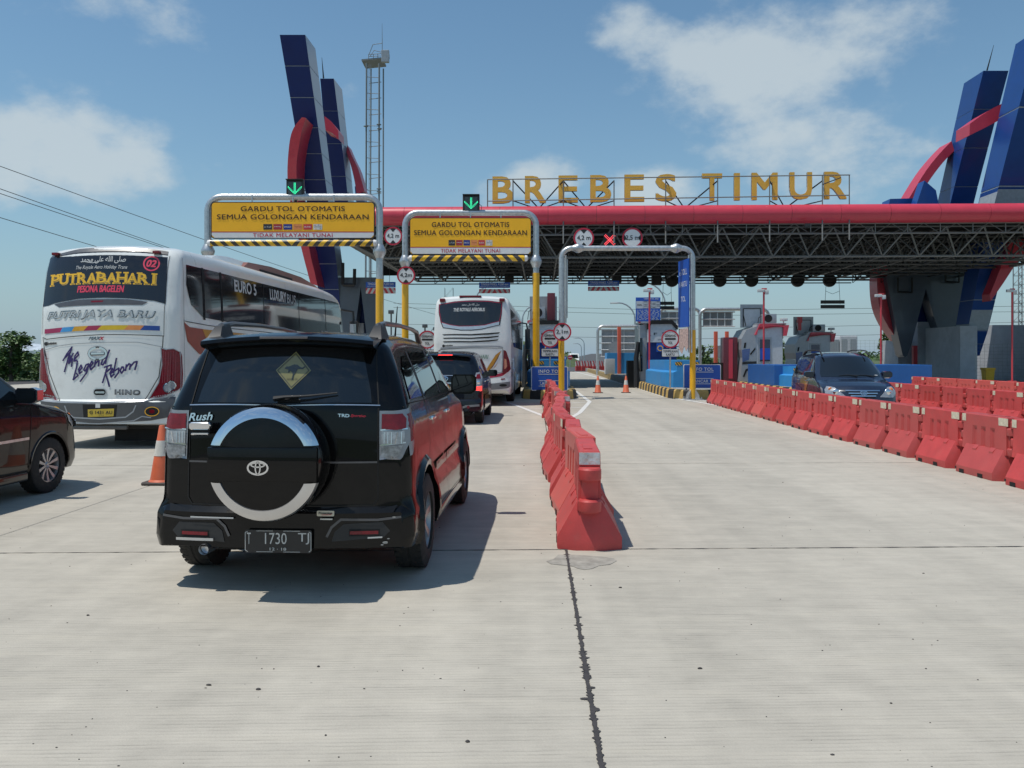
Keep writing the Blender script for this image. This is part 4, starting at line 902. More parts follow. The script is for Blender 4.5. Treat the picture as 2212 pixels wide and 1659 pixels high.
def booth_front(i, y, lab, board=True):
    t = thing('toll_booth', lab, 'toll booth', ixy(i, 0, y) + Vector((0, 0, KH)), -RD)
    k = M(); k.prism([(-.95, 0), (-.62, 0), (-.62, 2.95), (-.98, 2.85)], .2, 2.4); put('side_wall', k, SILV, t, smooth=0)
    k = M(); k.box(-.62, .85, .05, 2.4, 0, 1.1); put('lower_wall', k, DBLUE, t, smooth=0)
    k = M(); k.box(-.28, .62, .02, .05, .02, 1.08); d_ = put('door', k, mat('booth_red_door', (.42, .075, .05), .5, dirt=.2), t, smooth=0)
    words('lettering', 'ISI ULANG', d_, WSIGN, front(.12, .88, .015), w=.6, h=.1, bold=.02); words('lettering', 'DI SINI', d_, WSIGN, front(.2, .72, .015), w=.36, h=.08, bold=.02)
    k = M(); k.box(-.12, .08, 0, .02, .48, .58); k.box(.2, .34, 0, .02, .48, .58); put('slot', k, UNDER, d_, smooth=0)
    k = M(); k.box(-.62, .85, .0, 2.4, 1.1, 1.98); put('middle_wall', k, NCLAD, t, smooth=0)
    k = M(); k.box(-.16, .22, -.02, 0, 1.5, 1.95); q = put('emblem_panel', k, BSIGN, t, smooth=0)
    k = M(); k.lathe([(.10, -.03), (.15, -.03)], origin=(.02, 0, 1.68), axis='y', seg=10, caps=False); put('emblem_ring', k, GOLD, q)
    k = M(); k.box(-.62, .85, -.03, 2.4, 1.98, 2.62); q = put('fascia', k, PANW, t, smooth=0)
    for (x, z, w, h, m_, s_) in ((-.5, 2.32, .12, .06, KSIGN, 'T6'), (-.22, 2.4, .16, .12, KSIGN, 'F'), (0, 2.12, .2, .05, KSIGN, 'GTO'), (.33, 2.12, .2, .05, KSIGN, 'e-Toll'), (.62, 2.1, .22, .05, KSIGN, 'e-money')): words('lettering', s_, q, m_, front(x, z, -.035), w=w, h=h, bold=.02)
    for (x, w, m_, s_) in ((.28, .3, NCLAD, 'BRIZZI'), (.65, .34, mat('card_print_1', (.35, .03, .04)), 'Flazz')):
        k = M(); k.box(x - w / 2, x + w / 2, -.04, -.03, 2.3, 2.48); o = put('card_sticker', k, m_, q, smooth=0); words('lettering', s_, o, WSIGN, front(x, 2.39, -.045), w=w * .7, h=.07)
    k = M(); k.prism([(-.62, 2.62), (-.45, 2.92), (.62, 2.92), (.85, 2.62)], -.0, 2.4); put('upper_front', k, PANW, t, smooth=0)
    k = M(); k.prism([(-.66, 2.62), (-.66, 2.82), (-.42, 3.1), (.62, 3.1), (.9, 2.8), (.9, 2.62), (.84, 2.62), (.6, 2.9), (-.42, 2.9), (-.6, 2.62)], -.12, .0); put('chevron_visor', k, UNDER, t, smooth=0)
    k = M(); k.box(-.95, .85, 0, 2.4, 2.94, 3.04); put('roof', k, SILV, t, smooth=0)
    k = M(); k.prism([(-1.02, 2.96), (-.72, 2.92), (-.72, 3.02), (-.9, 3.12), (-1.02, 3.1)], .1, .4); put('siren', k, POLER, t, smooth=0)
    k = M(); k.box(-1.5, -1.0, 1.0, 1.8, -.36, 1.05); put('counter', k, UNDER, t, smooth=0)
    k = M(); k.tube([(-1.12, .2, -.3), (-1.16, .2, 1.2), (-1.05, .2, 2.0)], [.16, .13, .1], 8); put('reader_post', k, PLASTIC, t)
    k = M(); k.box(-1.0, -.86, .0, .2, .5, 2.2, .02); put('window_frame', k, GLASS, t)
    return t
booth_front(3, 42.2, 'toll booth with navy front and red door under the blue tariff board')
t = booth_front(2, 42.5, 'dark toll booth behind the 2,1m sign, with a round fan unit on top')
k = M(); k.box(-.9, .5, .4, 2, 3.04, 4.35); q = put('roof_unit', k, SILV, t, smooth=0)
k = M(); k.box(-.5, -.1, -.0, .4, 3.04, 4.5, .03); put('red_column', k, mat('dark_red_panel', (.12, .02, .03), .4), t, loc=(.5, 0, 0)); ac_unit(t, -.8, .1, 3.2, .7, .6)
booth_side(4, 42.0, 'grey toll booth with red roof trim, nearer of the two left of the navy car')
booth_side(5, 49.5, 'grey toll booth behind the navy car roof, with a red beacon on top', .93)
k = M(); k.box(-.09, .09, -.09, .09, 0, .75, .02); k.box(-.13, .13, -.13, .13, .45, .8, .02); tag(put('beacon', k, POLER, loc=at(1727, 713, 49.6) + Vector((0, 0, -.02))), 'red square beacon lamp on the roof of the farther grey booth', 'beacon')
# tariff board
t = thing('tariff_board', 'blue TARIF TOL board with a white table standing above the navy booth', 'tariff board', at(1400, 668.4, 42.3), -RD)
k = M(); k.box(-.62, .62, 0, .06, -.61, .61); put('board_panel', k, BSIGN, t, smooth=0)
words('lettering', 'TARIF TOL (Rp)', t, WSIGN, front(.15, .53, -.004), w=.75, h=.08, bold=.02)
k = M(); k.box(-.6, .6, -.004, 0, .05, .42); put('table_panel', k, PANW, t, smooth=0)
words('lettering', 'ASAL', t, KSIGN, front(-.42, .23, -.007), w=.26, h=.08, bold=.02)
k = M()
for r_ in range(5):
    k.box(-.24, .6, -.007, -.005, .07 + r_ * .085, .075 + r_ * .085)
    for c_ in range(4):
        if (r_ + c_) % 3: k.box(-.2 + c_ * .21, -.06 + c_ * .21, -.007, -.005, .09 + r_ * .07, .115 + r_ * .07)
for c_ in range(5): k.box(-.25 + c_ * .21, -.245 + c_ * .21, -.0072, -.005, .05, .42)
put('table_print', k, KSIGN, t, smooth=0)
k = M(); random.seed(4)
for r_ in range(9):
    x = -.56
    while x < .5:
        w = random.uniform(.05, .16); k.box(x, min(x + w, .56), -.004, -.001, -.05 - r_ * .06, -.025 - r_ * .06); x += w + random.uniform(.03, .12)
put('small_print', k, PANW, t, smooth=0)
k = M()
for q in (-.5, .5): k.tube([(q, .1, .55), (q, .1, -1.0)], .03, 6)
put('support', k, GALV, t)

# red camera masts
for (x, yt, yb, Y, lab) in ((1403, 621, 822, 40.4, 'on the island beside the tariff board'), (1650, 621, 826, 39, 'in front of the nearer grey booth'), (1903, 632, 822, 40.5, 'behind the navy car'), (2186.4, 621.9, 822, 42.5, 'by the wire fence at the far right')):
    zt = at(0, yt, Y).z; t = thing('camera_mast', 'thin red mast carrying a white camera, ' + lab, 'camera mast', Vector((at(x, 0, Y).x, Y, 0)))
    k = M(); k.tube([(0, 0, 0), (0, 0, zt - .1)], .045, 8); k.box(-.14, .14, -.14, .14, 0, KH + .03); put('mast', k, POLER, t)
    k = M(); k.box(-.30, .02, -.09, .05, zt - .22, zt - .08, .02); o = put('camera', k, CAMW, t); k = M(); k.box(.04, .22, -.06, .1, zt - .32, zt - .12, .02); put('lamp', k, CAMW, t); k = M(); k.box(-.1, .14, -.02, .03, zt - .1, zt - .03); put('bracket', k, POLER, t)

# ------------------------------------------------------------------ water-filled barriers
BL, BH, BW = 1.2, .82, .54
def barrier_mesh():
    m = M(); hl = BL / 2
    zt, zw = BH, .36
    # wall with vertical grooves: plan outline, extruded
    def plan(th, lug):
        o = []; ys = [-hl, -hl + .10, -.30, -.27, -.20, -.17, -.05, -.02, .05, .08, .20, .23, .30, .33, hl - .1, hl]
        dep = [0, 0, 0, .022, .022, 0, 0, .022, .022, 0, 0, .022, .022, 0, 0, 0]
        for y, d in zip(ys, dep): o.append((th - d * lug, y))
        for y, d in zip(ys[::-1], dep[::-1]): o.append((-th + d * lug, y))
        return o
    rings = [[(x, y * sy, z) for x, y in plan(th, lg)] for z, th, lg, sy in ((zw - .03, .105, 0, .93), (zw + .02, .10, 0, .92), (zw + .03, .098, 1.3, .92), (BH - .2, .092, 1.0, .90), (BH - .16, .092, 0, .90), (BH - .015, .09, 0, .90), (BH, .078, 0, .885))]
    m.loft(rings)
    # flared foot with hipped ends and fork slots
    def foot(hw, y0, y1, z, nose=0.0):
        return [(-hw, y0, z), (-hw, y1, z), (-.10 * (hw / .27) - .02, y1 + nose, z), (.10 * (hw / .27) + .02, y1 + nose, z), (hw, y1, z), (hw, y0, z), (.10 * (hw / .27) + .02, y0 - nose, z), (-.10 * (hw / .27) - .02, y0 - nose, z)]
    m.loft([foot(.265, -hl + .07, hl - .20, 0.0, .06), foot(.27, -hl + .07, hl - .20, .02, .06), foot(.27, -hl + .07, hl - .20, .10, .06), foot(.105, -hl + .10, hl - .16, zw + .03, .03)])
    for y in (-.26, .16):        # shoulder notches on the slope
        for s in (1, -1):
            m.loft([[(s * .10, y - .055, .40), (s * .10, y + .055, .40), (s * .10, y + .055, .34), (s * .10, y - .055, .34)], [(s * .142, y - .045, .35), (s * .142, y + .045, .35), (s * .142, y + .045, .29), (s * .142, y - .045, .29)]])
    # lugs at the ends
    for (y, zs) in ((-hl - .035, (.585, .325)), (hl + .035, (.68, .46))):
        for z in zs:
            m.lathe([(.092, z), (.096, z + .01), (.096, z + .085), (.086, z + .1)], origin=(0, y + (.06 if y < 0 else -.06), 0), seg=16)
    m.box(-.07, .07, -hl + .02, -hl + .1, .3, BH - .19, .01)
    m.box(-.045, .03, -.42, -.02, BH - .002, BH + .006)
    return m.mesh('barrier', 25)
def tape_mesh(side, end, y, w, h=.10, z=BH - .115):
    m = M()
    if end: m.box(-.086, .086, -BL / 2 * .9 - .012, -BL / 2 * .9 - .001, z, z + h)
    else: m.box(side * .0915, side * .0945, y - w / 2, y + w / 2, z, z + h)
    return m.mesh('tape', 0)
bm_ = barrier_mesh()
b0 = thing('water_barrier', 'red plastic water barrier', 'barrier')
put('body', bm_, BARR, b0)
for y in (-.24, .24): slot = M(); slot.box(-.275, .275, y - .06, y + .06, 0.0, .055); put('fork_slot', slot, UNDER, b0, smooth=0)
plg = M()
for s in (1, -1): plg.lathe([(.018, s * .268), (.018, s * .276)], origin=(0, .40, .06), axis='x', seg=8)
put('drain_plug', plg, PLASTIC, b0)
taL, taR = tape_mesh(-1, 0, -.47, .22), tape_mesh(1, 0, -.47, .22)
taL2, taR2 = tape_mesh(-1, 0, .52, .10), tape_mesh(1, 0, .52, .10)
tE = tape_mesh(0, 1, 0, 0)
base_children = kids(b0)
first = [True]
random.seed(21)
BARV = [BARR] + [mat('red_barrier_plastic_%d' % k, c, .42, var=.10, scale=3, dirt=.12, bump=.08, bscale=40) for k, c in enumerate(((.46, .05, .045), (.57, .09, .075), (.45, .07, .065)))]
def place_barrier(p, hd, label, group, tapes=(1, 1, 1)):
    if first[0]: o = b0; first[0] = False; o.location = p; o.rotation_euler = (0, 0, hd)
    else:
        o = b0.copy(); C.objects.link(o); o.location = p; o.rotation_euler = (0, 0, hd)
        for c in base_children:
            n = c.copy(); C.objects.link(n); n.parent = o
    o['label'] = label
    if group: o['group'] = group
    bd = [c for c in C.objects[-6:] if c.name.startswith('body')]
    if o is not b0:
        q = random.choice((0, 0, 0, 1, 2, 3))
        if q:
            for c in C.objects[-5:]:
                if c.parent == o and c.data is bm_: c.material_slots[0].link = 'OBJECT'; c.material_slots[0].material = BARV[q]
    for me, on in ((taL, tapes[0]), (taL2, tapes[0] and random.random() < .75), (taR, tapes[1])):
        if on: put('tape', me, TAPE, o)
    if tapes[2]: put('end_tape', tE, TAPES if tapes[2] == 2 else TAPE, o)
    return o
cent = [(6.85, .64), (8.1, .70), (9.3, .72), (10.8, .73), (11.8, .74), (14.2, .82), (15.5, .92), (19.2, 1.10), (21, 1.09), (25, 1.20), (28.9, 1.26)]
def rowpts(table, y0, y1, step):
    out, y = [], y0
    while y < y1:
        xs = np.interp([y, y + step], [t[0] for t in table], [t[1] for t in table]); out.append((y + step / 2, (xs[0] + xs[1]) / 2, math.atan2(xs[1] - xs[0], step))); y += step
    return out
ordn = ['nearest', 'second', 'third', 'fourth', 'fifth', 'sixth', 'seventh', 'eighth', 'ninth', 'tenth', 'eleventh', 'twelfth', 'thirteenth', 'fourteenth', 'fifteenth', 'sixteenth', 'seventeenth', 'eighteenth', 'nineteenth', 'twentieth']
rp = rowpts(cent, 6.86, 28.6, 1.235); n = len(rp)
for k, (y, x, a) in enumerate(rp):
    j = random.uniform(-.05, .05) if k else 0
    lab = 'nearest red water barrier of the centre row, silver tape on its end' if k == 0 else ('farthest red water barrier of the centre row, by the blue info sign' if k == n - 1 else 'red water barrier of the centre row, %s nearest' % ordn[k])
    place_barrier((x + j, y, 0), -a - random.uniform(-.10, .10) * (k > 0), lab, 'red water barriers in the centre row', (random.random() < .4, random.random() < .4, 2 if k == 0 else random.random() < .5))
r1 = [(9.3, 6.41), (11.9, 6.49), (14.5, 6.56), (17.0, 6.58), (19.5, 6.67), (27.3, 6.97), (29, 7.05)]
rp = rowpts(r1, 8.18, 28.2, 1.24); n = len(rp)
for k, (y, x, a) in enumerate(rp):
    lab = 'red water barrier of the first right row, %s from the right edge of the photo' % ordn[k] if k < n - 1 else 'farthest red water barrier of the first right row, beside the blue info sign'
    if k == 0: lab = 'nearest red water barrier of the first right row, cut by the photo edge'
    o = place_barrier((x, y, 0), math.pi - a - random.uniform(-.03, .03), lab, 'red water barriers in the first row on the right', (0, 0, 0))
    o.rotation_euler.z = -a
    put('tape', taL, TAPE, o); put('tape', taL2, TAPE, o)
for (X, y0, y1, nm, lab) in ((11.45, 16.0, 30.5, 'second', 'behind the navy car'), (15.8, 23.5, 33.0, 'third', 'by the pylon base')):
    rp = rowpts([(y0, X - .1), (y1, X + .25)], y0, y1, 1.24); n = len(rp)
    for k, (y, x, a) in enumerate(rp):
        o = place_barrier((x, y, 0), -a - random.uniform(-.04, .04), 'red water barrier of the %s right row %s, %s of it' % (nm, lab, 'nearest' if k == 0 else ordn[k] + ' nearest'), 'red water barriers in the %s row on the right' % nm, (random.random() < .6, 0, 0))

# far red and white barriers down the road
m = M(); k = 0
for i in range(14):
    p = gr(1222 + i * 5.4, 800 - i * -.55) if False else Vector((7.6 + i * .62, 96 - i * .35, 0))
    t = thing('far_barrier', 'small red and white barrier down the road, %s from the left of its row' % ordn[i], 'barrier', p, .2, 'red and white barriers across the far road')
    q = M(); q.box(-.29, .29, -.2, .2, 0, .55, .02); put('body', q, BARR, t, smooth=0)
    q = M(); q.box(-.29, .29, -.1, .1, .55, 1.15); q.box(-.29, .29, -.12, .12, .68, .76); put('top_panel', q, striped('far_stripe', (.6, .05, .05), (.65, .62, .6), .3, .2, mirror=False) if i == 0 else bpy.data.materials['far_stripe'], t, smooth=0)

# cones
def cone_thing(loc, h, label, sc_=1.0):
    t = thing('traffic_cone', label, 'traffic cone', loc, random.uniform(-.2, .2), 'orange traffic cones')
    k = M(); k.prism(rrect(0, 0, .40, .40, .07), 0, .035, axis='z', bev=.008); put('base', k, mat('cone_base_rubber', (.06, .05, .045), .8, dirt=.4), t)
    r = lambda z: .145 - (.145 - .032) * (z - .03) / (h - .03)
    k = M(); k.lathe([(.165, .03), (.15, .05), (r(.06), .06), (r(h - .01), h - .01), (.026, h), (.018, h - .02), (.02, h - .1)], seg=24); put('shell', k, CONEO, t)
    k = M(); z0, z1 = h * .48, h * .74; k.lathe([(r(z0) + .003, z0), (r(z1) + .003, z1)], seg=24, caps=False); put('white_band', k, CONEW, t)
    return t
cone_thing(Vector(((350 - HX) / F * 10.55, 10.55, 0)), .74, 'orange and white traffic cone beside the left tail lamp of the black off-roader')
cone_thing(gr(1291.6, 849), .76, 'orange and white traffic cone in the empty lane, left one of the pair')
cone_thing(gr(1352.2, 848.5), .76, 'orange and white traffic cone in the empty lane, right one of the pair')
k = M(); k.lathe([(.16, 0), (.16, .03), (.05, .25), (.03, .52), (.0, .54)], seg=10); tag(put('small_cone', k, PLASTIC, loc=gr(1575, 862)), 'small dark cone standing right of the blue info sign', 'traffic cone')

# ------------------------------------------------------------------ right-hand side: ramp wall, fence, bin, guard
t = thing('ramp_wall', 'whitewashed curved wall behind the wire fence at the far right', 'wall')
A = [at(2095, 704, 60), at(2150, 702, 58), at(2235, 702, 55), at(2330, 705, 52)]
k = M(); k.loft([[Vector((p.x, p.y + o_, z)) for o_, z in ((0, -.1), (0, p.z), (.4, p.z), (.4, -.1))] for p in A]); put('wall_body', k, WALLW, t, smooth=0)
def fence(label, pts, h, nb, step=.22):
    t = thing('wire_fence', label, 'fence')
    wires = M()
    for a, b_ in zip(pts, pts[1:]):
        a, b_ = Vector(a), Vector(b_); L_ = (b_ - a).length; d = (b_ - a) / L_
        for k in range(int(L_ / 2.4) + 1):
            p = a + d * (k * 2.4); q = M(); q.tube([p, p + Vector((0, 0, h + .1))], .03, 6); put('fence_post', q, GALV, t)
        for k in range(int(L_ / step)): p = a + d * (k * step); wires.tube([p + Vector((0, 0, .1)), p + Vector((0, 0, h))], .006, 3, caps=False)
        for k in range(nb): z = .12 + (h - .15) * k / (nb - 1); wires.tube([a + Vector((0, 0, z)), b_ + Vector((0, 0, z))], .006, 3, caps=False)
    put('mesh_wires', wires, mat('fence_green_wire', (.16, .19, .17), .5), t, kind='stuff'); return t
fence('wire mesh fence with steel posts in front of the curved wall at the far right', [Vector((at(2108, 822, 48.5).x, 48.5, 0)), Vector((at(2270, 822, 44.0).x, 44, 0))], 2.35, 12, .3)
for o in C.objects:
    pass
fence('distant wire mesh fence behind the navy car', [Vector((24, 72, 0)), Vector((38, 66, 0))], 3.0, 12, .35)
t = thing('wheelie_bin', 'yellow plastic rubbish bin beside the right pylon base', 'bin', at(2134, 822, 47) - Vector((0, 0, at(0, 822, 47).z)))
k = M(); k.loft([[(-.25 * s, -.25 * s, z), (.25 * s, -.25 * s, z), (.25 * s, .25 * s, z), (-.25 * s, .25 * s, z)] for s, z in ((.8, .06), (1.0, .85), (1.08, .87), (1.08, .92))]); put('body', k, BIN, t)
k = M(); k.prism([(-.29, .92), (.29, .92), (.24, .99), (-.24, .99)], -.3, .3); put('lid', k, BIN, t, smooth=0)
k = M()
for q in (-.2, .2): k.lathe([(.08, q - .02), (.08, q + .02)], origin=(0, .2, .08), axis='x', seg=10)
put('wheel', k, RUBBER, t)

def person(loc, rz, label):
    t = thing('person', label, 'person', loc, rz)
    V_ = {}; verts = []; rad = []; edges = []
    def v(n, p, r, par=None):
        V_[n] = len(verts); verts.append(p); rad.append(r)
        if par: edges.append((V_[par], V_[n]))
    v('pel', (0, 0, .95), .145); v('bel', (0, 0, 1.1), .135, 'pel'); v('ch', (0, 0, 1.3), .16, 'bel'); v('nk', (0, -.01, 1.46), .065, 'ch'); v('hd', (0, -.01, 1.53), .055, 'nk')
    for s, n in ((-1, 'l'), (1, 'r')):
        v('sh' + n, (s * .18, 0, 1.40), .065, 'ch'); v('el' + n, (s * .25, .03, 1.12), .045, 'sh' + n)
        v('wr' + n, (s * .24, -.12 if s > 0 else -.02, .90), .03, 'el' + n); v('pm' + n, (s * .235, -.15 if s > 0 else -.03, .83), .034, 'wr' + n)
        for k in range(4): v('f%d' % k + n, (s * .235 + (k - 1.5) * .018, (-.17 if s > 0 else -.05) - .005 * k, .755 + .006 * abs(k - 1)), .008, 'pm' + n)
        v('th' + n, (s * .235 - s * .035, -.19 if s > 0 else -.06, .80), .01, 'pm' + n)
        v('hp' + n, (s * .09, 0, .88), .10, 'pel'); v('kn' + n, (s * .11, -.02, .5), .068, 'hp' + n); v('an' + n, (s * .12, .02, .1), .045, 'kn' + n); v('to' + n, (s * .13, -.15, .045), .04, 'an' + n)
    me = bpy.data.meshes.new('person'); me.from_pydata(verts, edges, []); ob = bpy.data.objects.new('body', me); C.objects.link(ob)
    ob.modifiers.new('skin', 'SKIN'); sk = me.skin_vertices[0].data if me.skin_vertices else None
    if sk is None: bmx = bmesh.new(); bmx.from_mesh(me); bmx.verts.layers.skin.verify(); bmx.to_mesh(me); bmx.free(); sk = me.skin_vertices[0].data
    for i, r in enumerate(rad): sk[i].radius = (r, r)
    sk[0].use_root = True
    ss = ob.modifiers.new('sub', 'SUBSURF'); ss.levels = ss.render_levels = 1
    dg = bpy.context.evaluated_depsgraph_get(); em = bpy.data.meshes.new_from_object(ob.evaluated_get(dg)); bpy.data.objects.remove(ob)
    SKIN = mat('skin', (.26, .14, .09), .6); SH = mat('dark_shirt', (.03, .032, .04), .85); TR = mat('dark_trousers', (.018, .018, .02), .85)
    for k in (SH, TR, SKIN, PLASTIC): em.materials.append(k)
    for p in em.polygons:
        z = p.center.z; p.use_smooth = True
        p.material_index = 3 if z < .09 else (1 if z < .97 and abs(p.center.x) < .2 else (2 if z > 1.45 or (z < .9 and abs(p.center.x) > .19) else 0))
    put('body', em, [SH, TR, SKIN, PLASTIC], t)
    k = M(); k.ball((0, -.015, 1.62), .1, .82, .98, 1.15, 14); k.ball((0, -.115, 1.61), .016, .8, 1, 1.3, 6); k.ball((-.083, 0, 1.615), .02, .5, 1, 1.4, 6); k.ball((.083, 0, 1.615), .02, .5, 1, 1.4, 6); hd = put('head', k, SKIN, t)
    k = M(); k.ball((-.032, -.103, 1.635), .009, 1, .6, .7, 6); k.ball((.032, -.103, 1.635), .009, 1, .6, .7, 6); k.box(-.022, .022, -.112, -.1, 1.568, 1.573); put('eyes_and_mouth', k, KSIGN, hd)
    k = M(); k.ball((0, .0, 1.665), .103, .86, 1.0, .9, 14); k.prism([(-.07, -.08), (.07, -.08), (.05, -.17), (-.05, -.17)], 1.672, 1.685, axis='z'); put('cap', k, TR, t)
    k = M(); k.box(-.42, -.22, -.12, .1, .72, 1.1, .04); tag(put('shoulder_bag', k, PLASTIC, loc=t.location, rot=(0, 0, rz)), 'dark bag held at the side of the person in the doorway', 'bag')
person(Vector((at(2013, 0, 54.6).x, 54.6, 0)), 0.15, 'person in dark clothes and cap standing in the shaded doorway of the right pylon base')

# ------------------------------------------------------------------ distance: portals seen from behind, lamps, masts, wires, trucks
def back_portal(label, Y, xl, xr, yt, yb, panel, rows, cols):
    s = Y / F; x0, x1 = (xl - HX) * s, (xr - HX) * s; zt = CH + (HY - yt) * s; t = thing('back_portal', label, 'portal', ((x0 + x1) / 2, Y, 0)); h = (x1 - x0) / 2
    k = M(); k.tube(arc_pts(-h, h, 0, zt, .5), .13, 10); put('pipe_frame', k, GALV, t)
    px0, px1, py0, py1 = panel; a0, a1 = (px0 - HX) * s - (x0 + x1) / 2, (px1 - HX) * s - (x0 + x1) / 2; z1, z0 = CH + (HY - py0) * s, CH + (HY - py1) * s
    for r_ in range(rows):
        for c_ in range(cols):
            w = (a1 - a0) / cols; hh = (z1 - z0) / rows; q = M(); q.box(a0 + c_ * w + .02, a0 + (c_ + 1) * w - .02, .1, .14, z0 + r_ * hh + .02, z0 + (r_ + 1) * hh - .02); put('board_panel', q, SILV, t, smooth=0)
    k = M()
    for r_ in range(rows + 1): z = z0 + (z1 - z0) * r_ / rows; k.tube([(a0 - .2, 0, z), (a1 + .2, 0, z)], .05, 6)
    for c_ in range(cols + 1): x = a0 + (a1 - a0) * c_ / cols; k.tube([(x, 0, z0), (x, 0, z1)], .03, 6)
    put('rails', k, PANW, t)
back_portal('white pipe portal with a big grey sign seen from behind, left of the navy booth', 72, 1291, 1500, 704.5, 830, (1300, 1372, 712, 770), 4, 3)
back_portal('white pipe portal seen from behind between the navy booth and the grey booths', 66, 1423, 1512, 667, 830, (1428, 1480, 674, 701), 2, 3)
back_portal('tall white pipe portal seen from behind, left of the nearer grey booth', 64, 1512, 1660, 668, 830, (1519, 1582, 674, 705), 2, 4)
back_portal('low white gantry far behind the cones', 120, 1335, 1500, 748, 800, (1340, 1372, 752, 764), 2, 3)
for (x, Y, yt, dx, lab) in ((1372, 95, 654, -1, 'seen left of the tariff board'), (1437, 90, 610, -1, 'its arm passing under the canopy fans'), (1128, 98, 657, 1, 'right of the middle coach'), (1026, 95, 612, 1, 'behind the middle coach roof'), (1262, 190, 730, -1, 'far down the road, left of a pair'), (1256, 230, 742, -1, 'far down the road, shorter one of a pair'), (930, 170, 702, 1, 'left of the middle coach')):
    s = Y / F; zt = CH + (HY - yt) * s; t = thing('street_lamp', 'grey street lamp with a curved arm, ' + lab, 'street lamp', Vector(((x - HX) * s, Y, 0)))
    r = min(2.4, zt * .25); pts = [(0, 0, 0), (0, 0, zt - r)] + [(dx * r * (1 - math.cos(a)), 0, zt - r + r * math.sin(a)) for a in [math.pi / 2 * q / 6 for q in range(1, 7)]] + [(dx * (r + .9), 0, zt - .05)]
    k = M(); k.tube(pts, [.12] * 2 + [.08] * 7, 6); put('pole', k, GALV, t); k = M(); k.box(dx * (r + .4) - .45, dx * (r + .4) + .45, -.12, .12, zt - .12, zt + .02, .03); put('lamp_head', k, CAMW, t)
# lattice mast with a platform behind the left pylon
Zm = Z6; Ym = 70.0
t = thing('light_mast', 'tall twin-leg steel mast with ladder, railed platform and floodlights behind the left pylon', 'mast', Vector((at(*Z6(1085, 300), Ym).x, Ym, 0)))
o0 = t.location; loc_ = lambda x, y, dy=0: at(*Z6(x, y), Ym + dy) - o0
k = M()
for (xa, xb) in ((1048, 1040), (1122, 1120)):
    k.tube([Vector((loc_(xb, 1040).x, 0, 0)), loc_(xa, 280)], .075, 8); k.tube([Vector((loc_(xb, 1040).x + .15, 1.3, 0)), loc_(xa, 280) + Vector((.15, 1.3, 0))], .06, 6)
put('leg', k, MAST, t)
k = M()
for q in range(14):
    y = 360 + q * 95; k.tube([loc_(1046, y), loc_(1120, y + 4)], .028, 5); k.tube([loc_(1046, y + 8) + Vector((0, 1.3, 0)), loc_(1120, y) + Vector((0, 1.3, 0))], .035, 5)
put('cross_bar', k, MAST, t)
k = M()
for x in (1062, 1074): k.tube([loc_(x, 2000), loc_(x, 285)], .02, 4)
for q in range(70): y = 290 + q * 24; k.tube([loc_(1062, y), loc_(1074, y)], .012, 4)
put('ladder', k, MAST, t)
k = M()
for (x, y) in ((1044, 650), (1120, 640), (1124, 664), (1040, 1020), (1120, 1018), (1121, 1035)): p = loc_(x, y); k.lathe([(.1, p.z - .05), (.2, p.z - .02), (.2, p.z + .02), (.1, p.z + .05)], origin=(p.x, 0, 0), seg=10)
put('flange', k, MAST, t)
k = M(); a, b_ = loc_(1018, 264), loc_(1142, 252); k.loft([[a, b_, b_ + Vector((0, 2, 0)), a + Vector((0, 2, 0))], [p + Vector((0, 0, .12)) for p in (a, b_, b_ + Vector((0, 2, 0)), a + Vector((0, 2, 0)))]]); put('platform', k, MAST, t, smooth=0)
for dy in (0, 2):
    k = M()
    for (x1_, y1_, x2_, y2_) in ((1060, 255, 1060, 225), (1140, 250, 1140, 200), (1060, 228, 1140, 222), (1060, 240, 1140, 236), (1062, 228, 1085, 170), (1085, 170, 1140, 162), (1068, 240, 1092, 204), (1092, 204, 1140, 216), (1088, 250, 1088, 228), (1114, 250, 1114, 226), (1140, 215, 1140, 162)): k.tube([loc_(x1_, y1_, dy), loc_(x2_, y2_, dy)], .028, 5)
    put('railing', k, MAST, t)
k = M(); k.tube([loc_(1140, 165), loc_(1139, 45)], [.03, .01], 5); put('lightning_rod', k, MAST, t)
for (x, y) in ((1160, 218), (1162, 240), (1160, 262)): p = loc_(x, y); k = M(); k.box(p.x - .35, p.x + .3, -.2, .15, p.z - .2, p.z + .18, .04); put('floodlight', k, SILV, t, smooth=0)
# slimmer lattice tower beyond the coach and at the far right
def lattice(label, x, Y, yt, w):
    s = Y / F; zt = CH + (HY - yt) * s; t = thing('lattice_tower', label, 'tower', Vector(((x - HX) * s, Y, 0))); k = M()
    for a, b_ in ((-1, -1), (1, -1), (1, 1), (-1, 1)): k.tube([(a * w, b_ * w, 0), (a * w, b_ * w, zt)], .05, 4)
    n = int(zt / (w * 2))
    for q in range(n):
        z = q * zt / n; z2 = (q + 1) * zt / n
        for sy in (-w, w): k.tube([(-w, sy, z), (w, sy, z2)], .03, 3); k.tube([(-w, sy, z), (w, sy, z)], .03, 3)
    put('lattice', k, MAST, t)
lattice('far lattice tower showing above the roof of the middle coach', 970, 240, 622, 1.2)
lattice('slim lattice mast at the right edge beyond the curved wall', 2204, 66, 555, .35)
